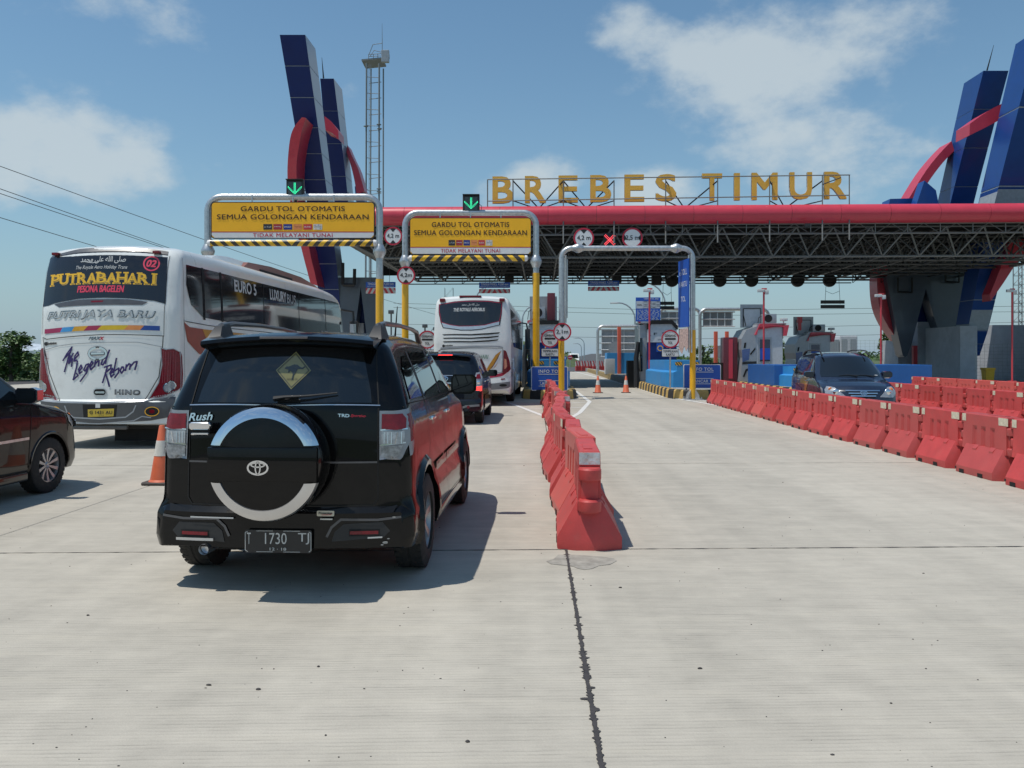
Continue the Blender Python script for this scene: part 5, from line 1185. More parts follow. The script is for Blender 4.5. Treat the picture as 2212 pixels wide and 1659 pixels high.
# power lines
for i, (xa, ya, xb, yb, lab) in enumerate(((0, 360, 442, 532, 'topmost'), (0, 409, 300, 524, 'second from the top'), (0, 419, 290, 524, 'third from the top'), (0, 471, 176, 529, 'lowest'))):
    k = M(); a = at(xa - 40, ya - (yb - ya) / (xb - xa) * 40, 38); b_ = at(xb + 500, yb + (yb - ya) / (xb - xa) * 380, 95); pts = []
    for q in range(13): f = q / 12; p = a.lerp(b_, f); pts.append(p)
    # straight in the picture only where the two ends say so; a light sag between
    pts = [p + Vector((0, 0, -.35 * math.sin(math.pi * q / 12))) for q, p in enumerate(pts)]
    k.tube(pts, .017, 4, caps=False); tag(put('power_line', k, WIRE), 'thin black power line over the left coach, %s of the four' % lab, 'power line')
for i, (y1_, y2_, Y) in enumerate(((655, 672, 150), (664, 684, 150), (700, 706, 160), (722, 726, 160))):
    k = M(); k.tube([at(850, y1_, Y), at(1500, (y1_ + y2_) / 2 + 8, Y), at(2300, y2_ - 12, Y)], .03, 4, caps=False); tag(put('power_line', k, WIRE), 'faint distant power line behind the toll booths, %s from the top' % ordn[i].replace('nearest', 'first'), 'power line', 'faint power lines behind the booths')
for (x, yt, Y, lab) in ((845, 676, 90, 'tallest of the three left of the middle coach'), (918, 706, 95, 'middle one of the three left of the middle coach'), (941, 712, 100, 'smallest of the three left of the middle coach')):
    zt = at(0, yt, Y).z; t = thing('lamp_post', 'thin dark lamp post, ' + lab, 'lamp post', Vector((at(x, 0, Y).x, Y, 0))); k = M(); k.tube([(0, 0, 0), (0, 0, zt)], .09, 6); put('pole', k, PAINT_GREY, t); k = M(); k.box(-.3, .3, -.2, .2, zt - .1, zt + .3, .05); put('lamp_head', k, PAINT_GREY, t)
# orange-red marker posts
for (x, yt, Y, lab) in ((1337.5, 706, 62, 'at the far end of the island, left of the navy booth'), (1546, 716, 62, 'left of the nearer grey booth, left of two'), (1570, 716, 63, 'left of the nearer grey booth, right of two')):
    zt = at(0, yt, Y).z; k = M(); k.box(-.13, .13, -.1, .1, 0, zt, .01); tag(put('marker_post', k, mat('orange_red_paint', (.68, .13, .08), .5), loc=(at(x, 0, Y).x, Y, 0)), 'tall orange-red square post ' + lab, 'post')
k = M(); k.box(-.35, .35, -.3, .3, .0, 1.1, .02); o = tag(put('cabinet', k, PANW, loc=(at(1317, 0, 61).x, 61, KH)), 'small grey cabinet before the far light blue wall', 'cabinet')
for (x, y, Y, r_, lab) in ((1345 - 6, 752, 68, .55, 'back of a round sign left of the orange post'), (1455 + 100, 760, 66, .5, 'back of a round sign left of the grey booth')):
    t = thing('road_sign', 'grey ' + lab, 'road sign', at(x - (10 if x < 1400 else 0), y, Y)); disc(t, 'sign_plate', 0, r_, 0, SILV, 18); k = M(); k.tube([(0, .05, 0), (0, .05, -at(0, y, Y).z)], .05, 6); put('post', k, GALV, t)
# dark red machine cabinets left of the nearer grey booth
t = thing('ticket_machine', 'dark red ticket machine cabinet left of the nearer grey booth', 'ticket machine', ixy(4, -1.35, 42.5) + Vector((0, 0, 0)), -RD)
k = M(); k.box(-.36, .36, 0, .8, 0, 2.6, .06); put('cabinet', k, mat('dark_red_panel', (.12, .02, .03), .4), t); k = M(); k.box(-.1, .1, -.03, 0, .5, 2.5); put('trim', k, RTUBE, t, smooth=0); k = M(); k.box(-.9, -.36, .1, .8, 0, 1.3); put('side_box', k, UNDER, t, smooth=0)
# distant blue sign
t = thing('direction_sign', 'distant blue-green road sign right of the middle coach', 'road sign', at(1151, 755, 130)); k = M(); k.box(-1.6, 1.6, 0, .1, -.75, .75); put('sign_plate', k, mat('teal_sign', (.01, .12, .22), .5), t, smooth=0); k = M(); k.tube([(1.2, .1, .7), (1.2, .1, -2.7)], .1, 6); put('post', k, GALV, t)
# parked container truck and van far right / far road
t = thing('container_truck', 'grey container on a truck far behind the navy car roof', 'truck', at(1795, 771, 75) + Vector((0, 0, -CH)))
k = M(); k.box(-1.6, .75, 0, 2.5, 1.2, 3.15); put('container', k, SILV, t, smooth=0)
k = M()
for q in range(12): x = -1.55 + q * .19; k.box(x, x + .08, -.03, 0, 1.3, 3.05)
put('container_ribs', k, SILV, t, smooth=0)
k = M(); k.box(.8, 2.4, 0, 2.4, .9, 3.5, .08); put('cab', k, PANW, t, smooth=0); k = M(); k.box(.95, 1.45, -.02, 0, 1.2, 3.2); k.box(1.7, 2.25, -.02, 0, 1.2, 3.2); put('cab_window', k, SILV, t, smooth=0)
k = M()
for q in (-1.1, .1, 1.7): k.lathe([(.5, -.1), (.5, .3)], origin=(q, 0, .5), axis='y', seg=14)
put('wheel', k, RUBBER, t); k = M(); k.box(-1.6, 2.3, .3, 2.2, .5, 1.2); put('chassis', k, UNDER, t, smooth=0)
t = thing('white_van', 'small white van coming down the far road', 'van', at(1241, 779, 150) - Vector((0, 0, .9)))
k = M(); k.prism([(0, .35), (0, 1.0), (.5, 1.35), (.9, 2.2), (4.5, 2.25), (4.6, .35)], -.85, .85, axis='x', bev=.06); put('body', k, PAINT_WHITE, t)
k = M(); k.prism([(-.7, 1.35), (.7, 1.35), (.6, 2.0), (-.6, 2.0)], .42, .5); put('windscreen', k, GLASS, t, smooth=0)
k = M()
for q in (-.8, .6): k.lathe([(.32, q), (.32, q + .2)], origin=(0, .8, .32), axis='x', seg=12)
put('wheel', k, RUBBER, t)

# ------------------------------------------------------------------ trees
def tree(name, label, loc, h, w, n, leaf=.22, m_=LEAF, trunk=.14, low=.15, drape=1.0, group=None):
    t = thing(name, label, 'tree', loc, random.uniform(0, 6), group); rnd = random.Random(hash(label) % 9999 if False else int(loc[0] * 7 + loc[1] * 13 + h * 100))
    k = M(); k.tube([(0, 0, -.1), (.05, 0, h * .35), (.0, .05, h * .7), (0, 0, h * .92)], [trunk, trunk * .75, trunk * .4, trunk * .12], 7)
    cl = []
    for q in range(11):
        z = h * (low + (.95 - low) * rnd.random()); a = rnd.uniform(0, 6.28); rr = w * .5 * (1 - abs(z / h - .5) * .9) * rnd.uniform(.35, 1); e = Vector((rr * math.cos(a), rr * math.sin(a), z)); k.tube([(0, 0, max(z - rr * .8, .2)), (e.x * .5, e.y * .5, z - rr * .25), e], [trunk * .35, trunk * .2, .012], 5); cl.append((e, w * rnd.uniform(.13, .24)))
    put('trunk', k, BARK, t)
    for q in range(22):
        z = h * (low + (1 - low) * rnd.random() ** .8); a = rnd.uniform(0, 6.28); rr = w * .5 * math.sqrt(max(0.02, 1 - (z / h * 1.6 - .8) ** 2)) * rnd.uniform(.1, 1); cl.append((Vector((rr * math.cos(a), rr * math.sin(a), z)), w * rnd.uniform(.09, .2)))
    vs, fs = [], []
    for q in range(n):
        c, r_ = cl[rnd.randrange(len(cl))]; d = Vector((rnd.gauss(0, 1), rnd.gauss(0, 1), rnd.gauss(0, .7))).normalized() * r_ * rnd.random() ** .4; p = c + d
        u = Vector((rnd.uniform(-1, 1), rnd.uniform(-1, 1), rnd.uniform(-.6, .3) * drape)).normalized(); v_ = u.cross(Vector((rnd.uniform(-1, 1), rnd.uniform(-1, 1), 1))).normalized(); L_ = leaf * rnd.uniform(.6, 1.3); b_ = L_ * .32; i = len(vs)
        vs += [p - u * L_ * .5, p + v_ * b_, p + u * L_ * .5, p - v_ * b_]; fs.append((i, i + 1, i + 2, i + 3))
    me = bpy.data.meshes.new('crown'); me.from_pydata([tuple(v) for v in vs], [], fs); put('crown', me, m_, t, kind='stuff'); return t
tree('roadside_tree', 'bushy green tree left of the left coach, taller one', Vector((-33.6, 56, -.05)), 3.1, 2.9, 3400, .26)
tree('roadside_tree', 'low green tree at the left edge of the photo behind the black car', Vector((-36.6, 60, -.05)), 2.2, 3.6, 2600, .25)
tree('roadside_tree', 'green bush close to the left flank of the left coach', Vector((-29.0, 52, -.05)), 2.0, 2.6, 2200, .24)
tree('bamboo_tree', 'pale feathery bamboo beside the right pylon base', Vector((at(1925, 0, 60).x, 60, -.05)), 3.4, 1.9, 2600, .22, LEAF2, .05)
tree('roadside_tree', 'green tree between the two grey booths', Vector((at(1668, 0, 85).x, 85, -.05)), 4.4, 2.4, 2200, .3, LEAF2)
tree('roadside_tree', 'round green shrub left of the ticket machine', Vector((at(1518, 0, 80).x, 80, -.05)), 2.9, 2.2, 1500, .26)
tree('roadside_tree', 'yellowish shrub peeping over the navy car roof', Vector((at(1765, 0, 70).x, 70, -.05)), 2.0, 2.4, 1500, .24, LEAF2)
# low shrubs, weeds and the far tree line
random.seed(9); vs, fs = [], []
for q in range(26000):
    z_ = random.random()
    if z_ < .45: Y = random.uniform(95, 135); X = random.uniform(13, 34); hh = random.uniform(0, 1.3) * abs(math.sin(X * .7)) ; s_ = .18
    elif z_ < .6: Y = random.uniform(58, 70); X = random.uniform(-44, -28); hh = random.uniform(0, .9); s_ = .16
    else: Y = random.uniform(380, 460); X = random.uniform(-330, 330); hh = random.uniform(0, 2.2) * (1.0 + .8 * math.sin(X * .11) + .5 * math.sin(X * .043 + 1)); s_ = 1.1
    p = Vector((X, Y, max(hh, 0))); u = Vector((random.uniform(-1, 1), random.uniform(-1, 1), random.uniform(-.3, 1))).normalized(); v_ = u.cross(Vector((random.uniform(-1, 1), random.uniform(-1, 1), .3))).normalized(); i = len(vs)
    vs += [p - u * s_, p + v_ * s_ * .5, p + u * s_, p - v_ * s_ * .5]; fs.append((i, i + 1, i + 2, i + 3))
me = bpy.data.meshes.new('scrub'); me.from_pydata([tuple(v) for v in vs], [], fs); tag(put('scrub', me, LEAF), 'low green scrub and the thin far tree line behind the toll plaza', 'scrub', kind='stuff')
# pale sheeted roof glimpsed at the far left
t = thing('shade_house', 'long low building with a pale rippled roof behind the trees at the far left', 'building', Vector((-58, 92, -.05)))
k = M(); rg = []
for q in range(22):
    x = -20 + q * 2.0; rg.append([(x, 0, 2.0), (x, 0, 2.3 + .1 * (q % 2)), (x, 5, 3.1 + .12 * (q % 2)), (x, 10, 2.2), (x, 10, 2.0)])
k.loft(rg); put('roof', k, mat('pale_sheeting', (.62, .66, .68), .35, var=.35, scale=1.2, metal=.3), t, smooth=0); k = M(); k.box(-20, 22, .2, 9.8, 0, 2.0); put('wall', k, mat('mesh_wall', (.12, .15, .1), .9, var=.4), t, smooth=0)
for q in range(12): k = M(); k.tube([(-19 + q * 3.6, 0, 0), (-19 + q * 3.6, 0, 2.1)], .06, 6); put('post', k, GALV, t)
# ------------------------------------------------------------------ vehicles
class Shell:
    """a body as cross-section rings along y, from a side outline, a width law and bowed ends"""
    def __init__(s, top, low, wz, wy, r=.1, bow=(.1, .1), crown=.03, arches=(), ar=.40, ringn=22, across=14, ds=.045, axz=.34):
        s.top = top; s.low = low; s.wz = wz; s.wy = wy; s.r = r; s.bow = bow; s.crown = crown; s.arches = arches; s.ar = ar; s.axz = axz
        s.ringn, s.across, s.ds = ringn, across, ds
        s.tY = np.array([p[0] for p in top]); s.tZ = np.array([p[1] for p in top]); s.y0, s.y1 = top[0][0], top[-1][0]
        s.zmax = max(s.tZ); s.im = int(np.argmax(s.tZ))
        s.A = np.array(top[:-1]); s.B = np.array(top[1:]); s.D = s.B - s.A; s.LL = (s.D ** 2).sum(1)
    def zt(s, y): return float(np.interp(y, s.tY, s.tZ))
    def zl(s, y):
        z = float(np.interp(y, [p[0] for p in s.low], [p[1] for p in s.low]))
        for c in s.arches:
            d = abs(y - c)
            if d < s.ar: z = max(z, s.axz + math.sqrt(s.ar ** 2 - d * d))
        return z
    def W(s, y, z): return float(np.interp(z, [p[0] for p in s.wz], [p[1] for p in s.wz])) * float(np.interp(y, [p[0] for p in s.wy], [p[1] for p in s.wy]))
    def dist(s, y, z):
        P = np.array([y, z]); t = np.clip(((P - s.A) * s.D).sum(1) / s.LL, 0, 1); q = s.A + s.D * t[:, None] - P; return float(np.sqrt((q ** 2).sum(1)).min())
    def yr(s, z): return float(np.interp(z, s.tZ[:s.im + 1], s.tY[:s.im + 1]))
    def yf(s, z): return float(np.interp(z, s.tZ[s.im:][::-1], s.tY[s.im:][::-1]))
    def deform(s, x, y, z):
        w = max(s.W(y, z), .1); q = min(abs(x) / w, 1.1)
        er = min(1, max(0, 1 - (y - s.yr(z)) / .8)) if y < (s.y0 + s.y1) / 2 else 0; ef = min(1, max(0, 1 - (s.yf(z) - y) / .8)) if y > (s.y0 + s.y1) / 2 else 0
        y2 = y + s.bow[0] * q ** 2.3 * er * er - s.bow[1] * q ** 2.3 * ef * ef
        zt = s.zt(y); f = max(0, min(1, (z - zt + .45) / .45)) if zt > .9 else 0
        return (x, y2, z - s.crown * q * q * f)
    def wr(s, y, z):
        d = min(s.dist(y, z), s.r); return s.W(y, z) - s.r * (1 - math.sqrt(max(0, 1 - (1 - d / s.r) ** 2)))
    def side(s, sg=1):
        return lambda y, z, off=.004: (lambda p: (p[0] + sg * off, p[1], p[2]))(s.deform(sg * s.wr(y, z), y, z))
    def rear(s, off=.004):
        def f(x, z):
            y = s.yr(z); w = s.W(y, z); e = max(0, abs(x) - (w - s.r)) / s.r; e = min(e, 1)
            return (lambda p: (p[0] * (1 + off / 1.0 * (e > 0)), p[1] - off, p[2]))(s.deform(x, y + s.r * (1 - math.sqrt(max(0, 1 - e * e))), z))
        return f
    def fr(s, off=.004):
        def f(x, z):
            y = s.yf(z); w = s.W(y, z); e = max(0, abs(x) - (w - s.r)) / s.r; e = min(e, 1)
            return (lambda p: (p[0], p[1] + off, p[2] + off * .5))(s.deform(x, y - s.r * (1 - math.sqrt(max(0, 1 - e * e))), z))
        return f
    def roof(s, off=.004): return lambda x, y: (lambda p: (p[0], p[1], p[2] + off))(s.deform(x, y, s.zt(y)))
    def build(s):
        ys = []
        for a, b in zip(s.top, s.top[1:]):
            n = max(1, int(math.hypot(b[0] - a[0], b[1] - a[1]) / s.ds)); n = min(n, 60)
            ys += [a[0] + (b[0] - a[0]) * k / n for k in range(n)]
        ys.append(s.y1)
        for c in s.arches: ys += [c + s.ar * math.sin(math.pi * k / 20) for k in range(-10, 11)] + [c - s.ar - .002, c + s.ar + .002]
        ys = sorted(set(round(y, 4) for y in ys)); out = [ys[0]]
        for y in ys[1:]:
            if y - out[-1] > .0006: out.append(y)
        rings = []
        for y in out:
            zt, zl = s.zt(y), min(s.zl(y), s.zt(y) - .01); r = []
            for k in range(s.ringn + 1):
                t = k / s.ringn; z = zl + (zt - zl) * (1 - (1 - t) ** 1.6); r.append((s.wr(y, z), z))
            ring = [s.deform(x, y, z) for x, z in r]
            xw = r[-1][0]
            ring += [s.deform(xw * (1 - 2 * k / s.across), y, zt) for k in range(1, s.across)]
            ring += [s.deform(-x, y, z) for x, z in r[::-1]]
            xb = r[0][0]; ring += [(-xb * (1 - 2 * k / 3), ring[0][1], zl) for k in range(1, 3)]
            rings.append(ring)
        m = M(); m.loft(rings); return m
def patch(name, poly, fn, m, parent, step=.08, rim=.012, label=None):
    """a panel lying on a shell; its rim is turned inwards so that it has an edge"""
    k = M(); vf = polygrid(poly, step); k.flat(vf, fn)
    return put(name, k, m, parent, label=label, smooth=40)
def seam(name, pts, w, fn, m, parent, closed=False):
    if closed: pts = list(pts) + [pts[0]]
    out = []
    for a, b in zip(pts, pts[1:]):
        n = max(1, int(math.hypot(b[0] - a[0], b[1] - a[1]) / .08)); out += [(a[0] + (b[0] - a[0]) * k / n, a[1] + (b[1] - a[1]) * k / n) for k in range(n)]
    out.append(pts[-1]); k = M(); k.flat(stroke2(out, w), fn); return put(name, k, m, parent, smooth=0)
def wheel(parent, x, y, r, w, side, spokes=5, rimr=.62, style=0):
    z = r; s = side
    k = M(); prof = [(r * rimr, -w / 2), (r * .86, -w / 2), (r * .97, -w * .42), (r, -w * .3), (r, -.012), (r * .985, -.006), (r * .985, .006), (r, .012), (r, w * .3), (r * .97, w * .42), (r * .86, w / 2), (r * rimr, w / 2), (r * rimr, w * .3), (r * rimr, -w * .3)]
    k.lathe(prof + [prof[0]], origin=(0, 0, 0), axis='x', seg=40, caps=False)
    for q in range(36):          # tread blocks
        a = 2 * math.pi * q / 36; c, sn = math.cos(a), math.sin(a); a2 = a + .11; c2, s2 = math.cos(a2), math.sin(a2)
        for x0_, x1_ in ((-w * .42, -w * .2), (w * .2, w * .42)): k.loft([[(x0_, c * rr, sn * rr), (x1_, c * rr, sn * rr), (x1_, c2 * rr, s2 * rr), (x0_, c2 * rr, s2 * rr)] for rr in (r * .985, r * 1.004)])
    o = put('wheel', k, RUBBER, parent, loc=(x, y, z))
    k = M(); xf = s * w * .36; R_ = r * rimr
    k.lathe([(R_, -w * .3), (R_, s * w * .42), (R_ * .93, s * w * .42), (R_ * .88, s * w * .25), (R_ * .86, -s * w * .2)], axis='x', seg=36, caps=False)
    k.lathe([(.0, xf - s * .01), (R_ * .14, xf), (R_ * .24, xf - s * .015), (R_ * .26, xf - s * .06)], axis='x', seg=20)
    for q in range(spokes):
        a = 2 * math.pi * q / spokes + .3; c, sn = math.cos(a), math.sin(a)
        def pt(u, v, xx): return (xx, c * u - sn * v, sn * u + c * v)
        w0, w1 = (.10, .17) if style == 0 else ((.06, .13))
        rg = [[pt(u, v, xx) for v, xx in ((-ww * R_, e - s * .03), (-ww * R_ * .8, e), (ww * R_ * .8, e), (ww * R_, e - s * .03))] for u, ww, e in ((R_ * .2, w0, xf - s * .005), (R_ * .55, (w0 + w1) / 2, xf - s * .002), (R_ * .94, w1, xf + s * .012))]
        k.loft(rg)
    put('rim', k, ALLOY, o)
    k = M(); k.lathe([(R_ * .86, -s * w * .1), (.01, -s * w * .1)], axis='x', seg=24); put('brake_disc', k, UNDER, o)
    return o
def mirror(parent, x, y, z, s, paint=PAINT_BLACK, w=.22, h=.16, rearview=True):
    k = M(); k.loft([[(x + s * (u * w), y + v, z + q * h) for u, q in ((.0, -.35), (.15, -.5), (.8, -.5), (1, -.3), (1, .35), (.85, .5), (.1, .5), (0, .3))] for v in (-.03,)] + [[(x + s * (.1 * w + u * w * .85), y + .07, z + q * h * .8) for u, q in ((.0, -.35), (.15, -.5), (.8, -.5), (1, -.3), (1, .35), (.85, .5), (.1, .5), (0, .3))]])
    o = put('mirror', k, paint, parent)
    k = M(); k.prism([(x + s * w * a, z + h * b) for a, b in ((.08, -.3), (.2, -.42), (.78, -.42), (.92, -.28), (.92, .3), (.8, .42), (.15, .42), (.08, .28))], y - .038, y - .031); put('mirror_glass', k, GLASS, o, smooth=0)
    k = M(); k.tube([(x - s * .1, y + .05, z - h * .35), (x + s * .05, y + .03, z - h * .3)], .025, 6); put('arm', k, PLASTIC, o)
def emblem(parent, cx, cz, y, w, h, m=CHROME, fn=None):
    fn = fn or front(cx, cz, y); k = M()
    def ring(a, b, cu=0, cv=0, t=.12, n=26):
        P = circle(cu, cv, a, n, b); Q = circle(cu, cv, a - t * h, n, b - t * h); vs = P + Q; fs = [(i, (i + 1) % n, n + (i + 1) % n, n + i) for i in range(n)]; k.flat((vs, fs), fn)
    ring(w / 2, h / 2); ring(w * .14, h * .46, t=.09); ring(w * .34, h * .19, 0, h * .2, t=.09)
    rr = bmesh.ops.extrude_face_region(k.bm, geom=k.bm.faces[:])
    for v in rr['geom']:
        if isinstance(v, bmesh.types.BMVert): v.co.y += .008
    return put('emblem', k, m, parent, smooth=0)
def finish_wheels(parent, ys, half, r, w, spokes=5, style=0):
    for y in ys:
        for s in (-1, 1): wheel(parent, s * half, y, r, w, s, spokes, style=style)
def underbox(parent, x, y0, y1, z0, z1, m=UNDER): k = M(); k.box(-x, x, y0, y1, z0, z1, .03); return put('underbody', k, m, parent, smooth=0)
def arch_trim(parent, sh, c, s, m, w=.05, th=.018, a0=-10, a1=190):
    k = M(); rings = []; fn = sh.side(s)
    for q in range(17):
        a = R(a0 + (a1 - a0) * q / 16); pts = []
        for rr, off in ((sh.ar - .004, -.03), (sh.ar - .004, th), (sh.ar + w * .5, th + .006), (sh.ar + w, .0), (sh.ar + w, -.02)):
            y = c + rr * math.cos(a); z = sh.axz + rr * math.sin(a); z = max(z, .2); p = fn(y, max(z, sh.axz - .08), off); pts.append((p[0], y, z))
        rings.append(pts)
    k.loft(rings, closed=False); return put('wheel_arch_trim', k, m, parent)

# ---- the black off-roader in front
def black_offroader():
    t = thing('off_road_car', 'black off-roader with a chrome-ringed spare wheel cover on its back door, nearest car', 'car', (-1.585, 5.64, 0), -R(2.7))
    top = [(0, .30), (.006, .40), (.012, .53), (.055, .565), (.062, .80), (.07, 1.05), (.085, 1.25), (.17, 1.47), (.245, 1.62), (.275, 1.685), (.34, 1.715), (.6, 1.745), (1.2, 1.765), (1.9, 1.755), (2.35, 1.715), (2.6, 1.60), (3.0, 1.33), (3.15, 1.24), (3.5, 1.19), (3.95, 1.10), (4.15, .98), (4.24, .8), (4.27, .55), (4.28, .3)]
    low = [(0, .29), (.3, .28), (.6, .30), (1.2, .30), (3.1, .30), (4.0, .28), (4.28, .3)]
    t.scale = (1.02, 1.02, 1.022)
    sh = Shell(top, low, [(.25, .87), (.36, .905), (.53, .90), (.60, .872), (.9, .868), (1.12, .85), (1.24, .825), (1.5, .735), (1.68, .66), (1.8, .60)], [(0, .985), (.25, 1.0), (3.4, 1.0), (3.9, .97), (4.3, .88)], r=.085, bow=(.10, .22), crown=.035, arches=(.78, 3.50), ar=.415, axz=.35, ringn=26)
    put('body', sh.build(), PAINT_BLACK, t)
    underbox(t, .60, .12, 4.1, .27, .9); rf = sh.rear; S = sh.side(1); SL_ = sh.side(-1)
    for c in (.78, 3.50):
        for s in (-1, 1): arch_trim(t, sh, c, s, PAINT_BLACK, .07, .022)
    # tailgate glass
    patch('rear_window', [(-.60, 1.275), (-.3, 1.262), (0, 1.255), (.3, 1.262), (.60, 1.275), (.585, 1.36), (.515, 1.60), (.49, 1.635), (-.49, 1.635), (-.515, 1.60), (-.585, 1.36)], rf(.004), GLASS, t, .06)
    seam('door_seam', [(-.655, 1.262), (-.3, 1.25), (0, 1.238), (.3, 1.25), (.655, 1.262)], .007, rf(.005), CHROMEB, t)
    seam('door_seam', [(-.60, 1.66), (-.645, 1.27), (-.65, .62), (-.62, .575), (.62, .575), (.65, .62), (.645, 1.27), (.59, 1.66)], .009, rf(.0045), UNDER, t)
    seam('door_crease', [(-.64, .86), (.64, .86)], .012, rf(.006), PAINT_GREY, t)
    # roof spoiler with third brake lamp
    k = M(); rings = []
    for q in range(13):
        x = -.60 + 1.2 * q / 12; b = .055 * (abs(x) / .6) ** 2.2; zz = 1.712 - .035 * (x / .6) ** 2
        rings.append([(x, .42 + b, zz + .028), (x, .24 + b, zz + .022), (x, .135 + b, zz - .004), (x, .128 + b, zz - .028), (x, .15 + b, zz - .045), (x, .30 + b, zz - .07)])
    k.loft(rings); o = put('spoiler', k, PAINT_BLACK, t)
    k = M(); k.box(-.165, .165, .122, .15, 1.688, 1.705, .004); put('brake_lamp', k, mat('smoked_lens', (.12, .10, .10), .2, coat=1), o)
    # corner lamps
    for s in (-1, 1):
        q = [(s * .655, 1.225), (s * .80, 1.235), (s * .838, 1.15), (s * .845, 1.0), (s * .80, .91), (s * .75, .885), (s * .66, .875)]
        lamp = patch('tail_lamp', q, rf(.012), LHOUS, t, .03)
        fs_ = sh.side(s); sp = [(.10, 1.235), (.19, 1.235), (.245, 1.12), (.20, .97), (.12, .90), (.10, .90)]
        patch('lamp_side', sp, lambda y, z, f=fs_: f(y, z, .010), LHOUS, lamp, .03); patch('side_lens', [(.10, 1.20), (.185, 1.20), (.225, 1.11), (.185, 1.0), (.10, 1.0)], lambda y, z, f=fs_: f(y, z, .014), LAMP_RED, lamp, .03)
        patch('red_lens', [(s * .672, 1.205), (s * .79, 1.21), (s * .815, 1.17), (s * .815, 1.105), (s * .672, 1.10)], rf(.018), LAMP_RED, lamp, .03)
        patch('clear_lens', [(s * .672, 1.09), (s * .81, 1.092), (s * .805, 1.01), (s * .672, 1.0)], rf(.018), LAMP_CLEAR, lamp, .03)
        patch('reverse_lens', [(s * .672, .99), (s * .80, 1.0), (s * .775, .935), (s * .745, .90), (s * .672, .895)], rf(.018), mat('smoked_clear_lens', (.22, .23, .24), .15, coat=1, var=.4, scale=40), lamp, .03)
        for j in range(5): seam('lens_rib', [(s * (.69 + j * .024), 1.085), (s * (.69 + j * .024), 1.01)], .005, rf(.021), CHROME, lamp)
        seam('lens_bar', [(s * .668, 1.097), (s * .82, 1.10)], .010, rf(.022), CHROME, lamp); seam('lens_bar', [(s * .668, .995), (s * .81, 1.005)], .010, rf(.022), CHROME, lamp)
    # spare wheel in its cover
    sw = M(); cx, cz = -.085, .892
    cx = 0.0; y0 = -.29
    sw.lathe([(.30, .02), (.362, -.03), (.372, -.10), (.372, y0 + .07), (.352, y0 + .02), (.31, y0 + .004), (.285, y0 - .002), (.0, y0 - .012)], origin=(cx, 0, cz), axis='y', seg=64)
    spare = put('spare_wheel_cover', sw, PAINT_BLACK, t)
    for sgn in (1, -1):
        k = M(); rings = []; a0 = math.asin(.115 / .36)
        for q in range(33):
            a = (a0 + (math.pi - 2 * a0) * q / 32) * sgn; c, sn = math.cos(a), math.sin(a)
            # ends cut level with the black band
            pr_ = [(.366, y0 + .045), (.357, y0 + .018), (.33, y0 - .002), (.292, y0 - .010), (.288, y0 + .0)]
            ring = []
            for rr, yy in pr_:
                zz = sn * rr; xx = c * rr
                lim = .118
                if abs(zz) < lim: zz = math.copysign(lim, sn); xx = math.copysign(math.sqrt(max(rr * rr - lim * lim, 0)), c)
                ring.append((cx + xx, yy, cz + zz))
            rings.append(ring)
        k.loft(rings, closed=False); put('chrome_arc', k, CHROMEB if sgn < 0 else CHROME, spare)
    k = M(); k.box(cx - .35, cx + .35, y0 - .016, y0 + .03, cz - .108, cz + .108, .012); put('cover_band', k, PAINT_BLACK, spare)
    emblem(spare, cx - .022, cz - .02, y0 - .022, .138, .094)
    words('lettering', 'Rush', t, CHROME, (lambda f: lambda u, v: f(-.565 + u, 1.178 + v))(rf(.010)), w=.175, h=.052, bold=.035, shear=.25)
    words('lettering', 'TRD', t, CHROME, (lambda f: lambda u, v: f(.42 + u, 1.182 + v))(rf(.008)), w=.075, h=.02, bold=.05)
    words('lettering', 'Sportivo', t, REDL, (lambda f: lambda u, v: f(.515 + u, 1.182 + v))(rf(.008)), w=.10, h=.022, shear=.5, bold=.02)
    # handle
    k = M(); k.prism(rrect(-.535, 1.105, .15, .05, .018), .015, .055, bev=.006); o = put('door_handle', k, CHROME, t); k = M(); k.prism(rrect(-.535, 1.068, .13, .035, .014), .03, .056); put('handle_recess', k, UNDER, o, smooth=0)
    k = M(); k.prism(rrect(-.535, 1.052, .12, .014, .006), .02, .05, bev=.003); put('handle_grip', k, CHROME, o)
    # wiper
    k = M(); k.tube([(-.04, .055, 1.285), (.03, .045, 1.297), (.18, .06, 1.305), (.375, .10, 1.325)], [.02, .013, .008, .005], 7); k.tube([(-.02, .07, 1.275), (.12, .07, 1.285)], .012, 6); put('wiper', k, PLASTIC, t)
    # kangaroo sign behind the glass
    f = (lambda g: lambda u, v: g(.055 + u, 1.475 + v))(rf(.007))
    k = M(); k.flat(polygrid([(0, .128), (.122, 0), (0, -.128), (-.122, 0)], .05), f); sgn_ = put('kangaroo_sticker', k, mat('sun_faded_yellow', (.22, .20, .075), .12, coat=1), t, smooth=0)
    seam('sticker_border', [(0, .114), (.108, 0), (0, -.114), (-.108, 0)], .005, (lambda g: lambda u, v: g(.055 + u, 1.475 + v))(rf(.009)), KSIGN, sgn_, closed=True)
    kang = [(-.062, .012), (-.05, .026), (-.038, .024), (-.02, .030), (.0, .040), (.022, .038), (.042, .024), (.060, .018), (.074, .030), (.080, .022), (.066, .008), (.046, .010), (.030, .008), (.024, -.008), (.010, -.030), (.006, -.062), (-.006, -.068), (.0, -.030), (-.004, -.012), (-.02, -.004), (-.032, -.018), (-.034, .004), (-.05, .008)]
    k = M(); k.flat((kang, [tuple(range(len(kang)))]), (lambda g: lambda u, v: g(.055 + u, 1.475 + v))(rf(.010))); put('kangaroo_mark', k, mat('dull_print', (.03, .032, .025), .2, coat=1), sgn_, smooth=0)
    words('lettering', 'NEXT 5 KM', sgn_, KSIGN, (lambda g: lambda u, v: g(.055 + u, 1.415 + v))(rf(.010)), w=.07, h=.010)
